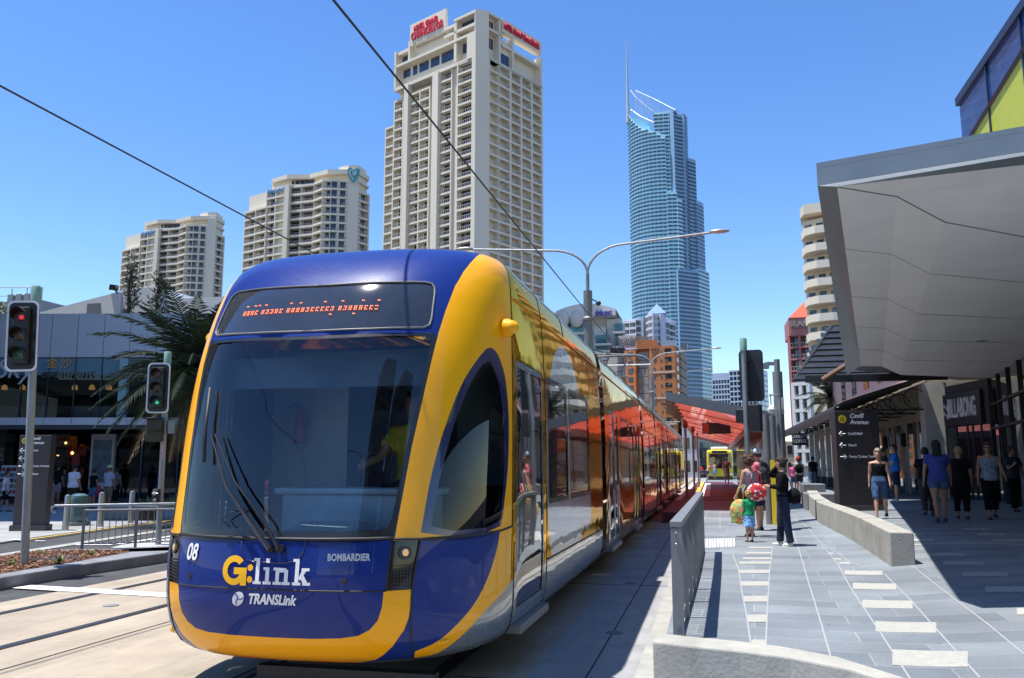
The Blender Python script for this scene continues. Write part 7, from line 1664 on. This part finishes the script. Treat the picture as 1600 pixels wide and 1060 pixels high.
# --- group on the footway
black = cloth('black', (.008,.008,.010)); navy = cloth('navy', (.025,.032,.065)); denim = cloth('denim', (.06,.11,.22), .2); white = cloth('white', (.62,.62,.66), .05); khaki = cloth('khaki', (.20,.16,.10))
pink = cloth('pink', (.66,.17,.20)); green = cloth('green', (.02,.33,.13)); charcoal = cloth('charcoal', (.045,.045,.05))
def local_pt(t, v): return Matrix.LocRotScale(t.location, t.rotation_euler, None) @ Vector(v)
(w1, A1_, J1_, h1_), p1_, H1_ = who('curly haired woman in a striped sleeveless top holding a red and white bag', 1174, 838, 712, -128, top=(stripes('striped_top', (.50,.50,.56), (.10,.10,.16), 26.), -1, .50, .7), bottom=(charcoal, 'shorts', .75, .4), hair=(.09,.045,.02), hstyle='curly', legs=((3,2),(-3,2)), arms=((8,8,70),(10,10,18)), fat=1.05)
(w2, A2_, J2_, h2_), p2_, H2_ = who('man in a pale cap and pink polo shirt behind the curly haired woman', 1188, 829, 703, -112, top=(pink, .55, .50, .7), bottom=(navy, 'shorts', .85, .6), hair=(.10,.08,.06), hat=('cap', (.55,.56,.56)), arms=((6,9,16),(4,9,12)), fat=1.08)
(w3, A3_, J3_, h3_), p3_, H3_ = who('small blond curly haired child in a green shirt and blue shorts', 1172, 847, 768, -150, top=(green, .6, .50, 1.), bottom=(blotch('blue_print', (.04,.20,.55), (.25,.48,.80)), 'skirt', .30, .6), hair=(.55,.33,.12), hstyle='curly', shoes=(.03,.03,.03), fat=1.12, vox=.010)
(w4, A4_, J4_, h4_), p4_, H4_ = who('woman in a black top and dark trousers with one hand raised to her head', 1227, 853, 715, -92, top=(black, 1.9, .50, .5), bottom=(navy, 'pants', 1.97, .9), shoes=(.62,.62,.60), hair=(.03,.02,.015), hstyle='bun', legs=((8,4),(-6,2)), wpts=(((-.115,-.13,.80),(-.075,-.03,.91)), ((.13,-.04,.66),(.06,-.15,.67))), fat=.98, vox=.0115)
(w5, A5_, J5_, h5_), p5_, H5_ = who('grey haired woman in a black tank top and denim shorts walking past the pylon', 1378, 811, 702, -14, sk='light', top=(black, -1, .55, .3), bottom=(denim, 'shorts', .92, .5), hair=(.30,.26,.20), hstyle='wavy', legs=((16,6),(-16,14)), arms=((-12,10,14),(12,10,16)), fat=1.12, vox=.0115, glasses=False)
who('man in a bright blue shirt standing behind the walking grey haired woman', 1402, 784, 695, -95, top=(cloth('bright_blue', (.03,.20,.62)), .6, .50, .7), bottom=(navy, 'shorts', .9, .7), shoes=(.6,.6,.62), hair=(.06,.04,.03), sk='light', arms=((30,8,70),(25,8,75)), fat=1.08)
who('brown haired person facing the man in the bright blue shirt', 1385, 778, 700, 95, top=(charcoal, .7, .5, .6), bottom=(black, 'pants', 1.95, .6), hair=(.06,.03,.02), sk='tan')
who('long haired woman in a blue shirt and denim shorts walking away in the shade', 1471, 816, 689, 176, top=(cloth('royal_blue', (.05,.07,.26)), .55, .51, .7), bottom=(denim, 'shorts', .42, .4), hair=(.012,.009,.008), hstyle='long', fat=1.24, legs=((10,3),(-12,10)), arms=((12,12,10),(-10,16,14)), sk='tan')
who('heavyset person in black walking on the left of the long haired woman', 1452, 806, 700, 172, top=(black, .6, .49, .7), bottom=(charcoal, 'pants', 1.9, .9), hair=(.015,.01,.01), fat=1.25, sk='dark', legs=((14,4),(-13,12)), arms=((-14,14,10),(16,12,22)))
who('blond person in black clothes walking away beside the dark shopfront', 1505, 811, 699, 168, top=(black, .6, .48, .8), bottom=(black, 'pants', 1.7, 1.), hair=(.30,.20,.09), fat=1.2, sk='tan', legs=((-6,3),(7,2)), arms=((4,10,12),(22,16,75)), hyaw=25)
who('woman in a grey tank top and sunglasses walking towards the viewer in the shade', 1552, 812, 692, -8, top=(blotch('grey_print', (.12,.15,.22), (.24,.27,.34)), -1, .50, .8), bottom=(black, 'pants', 1.65, 1.), hair=(.08,.05,.03), sk='tan', glasses=True, arms=((-8,10,14),(18,14,30)), legs=((15,5),(-13,14)), fat=1.05, hyaw=-12)
who('dark dressed person close to the shop glass at the right edge', 1588, 800, 698, 20, top=(charcoal, .6, .5, .8), bottom=(black, 'pants', 1.9, .8), hair=(.03,.02,.02), sk='dark', arms=((30,10,85),(4,12,12)), legs=((6,2),(-8,3)), hyaw=30)
# --- farther along the footway
who('person with red hair wearing a black backpack, walking away near the seat blocks', 1250, 771, 714, 178, top=(cloth('pale_grey', (.45,.42,.42)), .6, .5, .7), bottom=(charcoal, 'shorts', .8, .6), hair=(.45,.06,.02), hstyle='curly', vox=.016)
who('child in a pink top beside the red haired backpacker', 1241, 768, 723, 170, top=(cloth('hot_pink', (.70,.12,.35)), .6, .5, .9), bottom=(denim, 'shorts', .8, .6), hair=(.35,.2,.09), vox=.016)
who('broad person in a black shirt carrying a white plastic bag, seen from behind', 1272, 762, 714, 180, top=(black, .7, .48, 1.), bottom=(cloth('steel_jeans', (.06,.10,.15)), 'pants', 1.95, .7), hair=(.015,.01,.01), fat=1.25, sk='dark', vox=.016)
who('man in an orange high visibility shirt and navy shorts by the white columns', 1288, 757, 711, 60, top=(cloth('orange_hiviz', (.80,.16,.03)), .6, .5, .7), bottom=(navy, 'shorts', .95, .8), hair=(.05,.03,.02), sk='tan', arms=((35,10,40),(5,8,10)), vox=.016)
p = gpt(1266,760); bg_ = MB(); bg_.ell((p.x,p.y-.1,p.z+.45), (.17,.10,.24), 12, 8); bg_.tube([(p.x,p.y-.1,p.z+.66),(p.x+.03,p.y-.1,p.z+.82)], .03, 6); tag(bg_.build('plastic_bag', pm('white_plastic', (.6,.6,.6), .5, var=.1), smooth='all'), 'white plastic shopping bag held by the broad person in black', 'bag')
# --- on the platform
who('woman in a brown dress standing with her back turned under the red shelter', 1136, 757, 715, 176, zf=.312, top=(cloth('maroon', (.10,.03,.03)), .3, .5, .7), bottom=(cloth('brown_skirt', (.13,.09,.07)), 'skirt', .25, .3), hair=(.02,.012,.01), sk='dark', fat=1.1, vox=.016, arms=((10,30,60),(4,8,10)))
who('woman in a blue skirt beside the pushchair at the far platform', 1117, 750, 722, 120, zf=.312, top=(cloth('pale_pink', (.55,.30,.32)), .4, .5, .6), bottom=(cloth('azure', (.06,.30,.62)), 'skirt', .36, .6), hair=(.06,.03,.02), vox=.02)
who('woman bending over the pushchair at the far platform', 1106, 750, 723, 100, zf=.312, top=(cloth('peach', (.50,.28,.20)), .4, .5, .6), bottom=(charcoal, 'shorts', .7, .6), hair=(.25,.13,.05), lean=25, arms=((50,8,20),(50,8,20)), vox=.02)
who('small figure in a red shirt at the far end of the platform', 1096, 748, 727, 170, zf=.312, top=(cloth('red_shirt', (.6,.03,.03)), .6, .5, .6), bottom=(black, 'pants', 1.9, .6), hair=(.03,.02,.02), vox=.02)
p = atz(1099,752,.312); ps_ = thing('pushchair', 'dark pushchair between the two women on the far platform', 'pushchair', (p.x,p.y,.312)); m_ = MB()
for dx in (-.25,.25):
    for dy in (-.35,.35): MB().lathe((p.x+dx,p.y+dy,.43), [(.11,-.02),(.11,.02)], 12, Matrix.Rotation(R_(90),4,'Y')).build('wheel', m_black, ps_)
    m_.tube([(p.x+dx,p.y-.35,.45),(p.x+dx,p.y+.3,1.0),(p.x+dx,p.y+.5,1.35)], .018, 6); m_.tube([(p.x+dx,p.y+.35,.45),(p.x+dx,p.y-.1,.9)], .018, 6)
m_.build('frame', m_black, ps_); MB().ell((p.x,p.y-.05,.85), (.24,.32,.2), 12, 8).ell((p.x,p.y+.12,1.1), (.24,.2,.2), 12, 8).build('seat_hood', charcoal, ps_, smooth='all')
# --- on the left plaza
who('broad man in a white T-shirt and dark shorts, seen from behind beside the bin', 112, 799, 726, 175, zf=.03, top=(white, .6, .50, .9), bottom=(cloth('olive_dark', (.035,.032,.02)), 'shorts', .9, .8), hair=(.02,.014,.01), fat=1.28, sk='tan')
who('man in a purple T-shirt and grey shorts walking beside the wayfinding pylon', 75, 796, 733, 160, zf=.03, top=(cloth('plum', (.05,.02,.06)), .6, .50, .7), bottom=(cloth('lavender_shorts', (.22,.22,.30)), 'shorts', .9, .7), hair=(.02,.014,.01), sk='tan', legs=((14,6),(-12,8)))
who('person in a black T-shirt and pale shorts between the purple and white shirts', 87, 790, 724, 178, zf=.03, top=(black, .6, .50, .7), bottom=(cloth('ash_shorts', (.20,.20,.24)), 'shorts', .85, .7), hair=(.02,.014,.01), sk='dark')
who('woman in black with a red bag and patterned shorts left of the hatted man', 143, 795, 733, 170, zf=.03, top=(black, .4, .51, .6), bottom=(blotch('navy_print', (.02,.03,.08), (.10,.16,.28)), 'shorts', .8, .8), hair=(.015,.01,.01), sk='tan')
who('man in a straw hat, lilac T-shirt and khaki shorts, seen from behind', 167, 795, 728, 176, zf=.03, top=(cloth('lilac', (.40,.38,.50), .05), .6, .51, .8), bottom=(khaki, 'shorts', .95, .7), hat=('straw', (.55,.45,.30)), hair=(.1,.08,.06), fat=1.08, sk='tan')
who('person in dark patterned clothes half hidden behind the hatted man', 179, 788, 731, 185, zf=.03, top=(blotch('dark_print', (.02,.02,.025), (.12,.12,.14)), .6, .5, .7), bottom=(black, 'pants', 1.8, .7), hair=(.03,.02,.02), sk='dark')
who('red haired woman in a long dark strappy dress near the shop window', 197, 784, 737, 178, zf=.03, top=(cloth('ink', (.012,.016,.035)), -1, .52, .6), bottom=(cloth('ink', (.012,.016,.035)), 'dress', .16, .7), hair=(.28,.10,.04), hstyle='wavy', sk='tan')
who('person in a white shirt at the far left edge walking past the postcard rack', 6, 800, 737, 120, zf=.03, top=(white, .6, .5, .7), bottom=(black, 'shorts', .9, .7), hair=(.03,.02,.02), sk='tan', legs=((15,6),(-14,8)))
who('dark haired person in the lit doorway of the gift shop', 98, 786, 733, 10, zf=.03, top=(charcoal, .6, .5, .7), bottom=(black, 'pants', 1.9, .7), hair=(.01,.01,.01), sk='dark')
p = atz(152,776,.03); tag(MB().ell((aty(151,768,29).x,29,aty(151,768,29).z), (.20,.12,.26), 12, 8).tube([(aty(150,755,29).x,29,aty(150,756,29).z),(aty(148,740,29).x,29,aty(148,741,29).z)], .02, 5).build('shoulder_bag', cloth('red_bag', (.42,.02,.06)), smooth='all'), 'red shoulder bag hanging on the woman in black on the plaza', 'bag')
# --- bags
def soft_bag(name, label, c, size, rz, mat, strap=None, cat='bag', noise=.02, sm=None):
    t = thing(name, label, cat, tuple(c), rz); mb = MB(); mb.ell((0,0,0), size, 16, 12); mb.box((0,0,-size[2]*.25), (size[0]*1.7,size[1]*1.6,size[2]*1.2)); fuse(mb, 'bag_body', mat, t, .014, 6, noise)
    if strap:
        for k, s_ in enumerate(strap): MB().tube(s_, .011, 6).build('strap', sm or mat, t, local=True, smooth='all')
    return t
c = local_pt(w4, Vector((.0,.125,.56))*H4_*1.0); z = c.z
soft_bag('shoulder_bag', 'black shoulder bag with a grey strap on the back of the woman in black', (c.x,c.y,z), (.11,.14,.14), R_(0), black, [[(-.02,-.06,.10),(-.06,-.06,.25),(-.13,-.06,.38),(-.20,-.06,.42)],[(-.02,.06,.10),(-.06,.06,.25),(-.13,.06,.38),(-.20,.06,.42)]], sm=cloth('pale_strap', (.30,.31,.32)))
c = local_pt(w1, Vector((.13,.10,.56))*H1_); soft_bag('tote_bag', 'red and white patterned tote bag on the arm of the curly haired woman', (c.x+.12,c.y,c.z-.02), (.19,.08,.17), R_(10), blotch('red_white_print', (.70,.66,.64), (.60,.03,.04), 16), [[(-.1,0,.14),(-.08,0,.36),(0,0,.42),(.08,0,.36),(.1,0,.14)]])
c = local_pt(w1, Vector((-.16,-.20,.30))*H1_); q_ = atz(1156,805,.9); c = aty(1156,800,p1_.y-.15)
soft_bag('shopping_bag', 'pale green shopping bag with orange print held beside the small child', tuple(c), (.19,.11,.24), R_(-10), blotch('green_orange_print', (.60,.24,.08), (.36,.44,.16), 7), [[(-.07,0,.2),(.0,0,.44),(.10,0,.5)],[(.07,0,.2),(.08,0,.4),(.12,0,.5)]])
c = local_pt(w2, Vector((.0,.085,.70))*H2_); soft_bag('backpack', 'dark backpack on the man in the pink polo shirt', tuple(c), (.16,.11,.24), R_(-112), charcoal, [[(-.10,-.02,.2),(-.11,-.16,.22),(-.11,-.24,.02)],[(.10,-.02,.2),(.11,-.16,.22),(.11,-.24,.02)]], sm=cloth('pale_strap', (.3,.31,.32)))
p = gpt(1250,771); soft_bag('backpack', 'black backpack worn by the red haired person farther along the footway', (p.x,p.y-.17,p.z+1.02), (.17,.11,.20), 0, black)
# --- tram driver
human('driver in a yellow safety vest seated in the cab behind the windscreen', (XC+.47,6.72,.52), -4, 1.72, sk='tan', top=(cloth('safety_yellow', (.50,.36,.03)), .6, .5, .7), bottom=(navy, 'pants', 1.9, .6), hair=(.03,.02,.015), legs=((88,85),(88,85)), arms=((45,8,30),(45,8,30)), vox=.015)
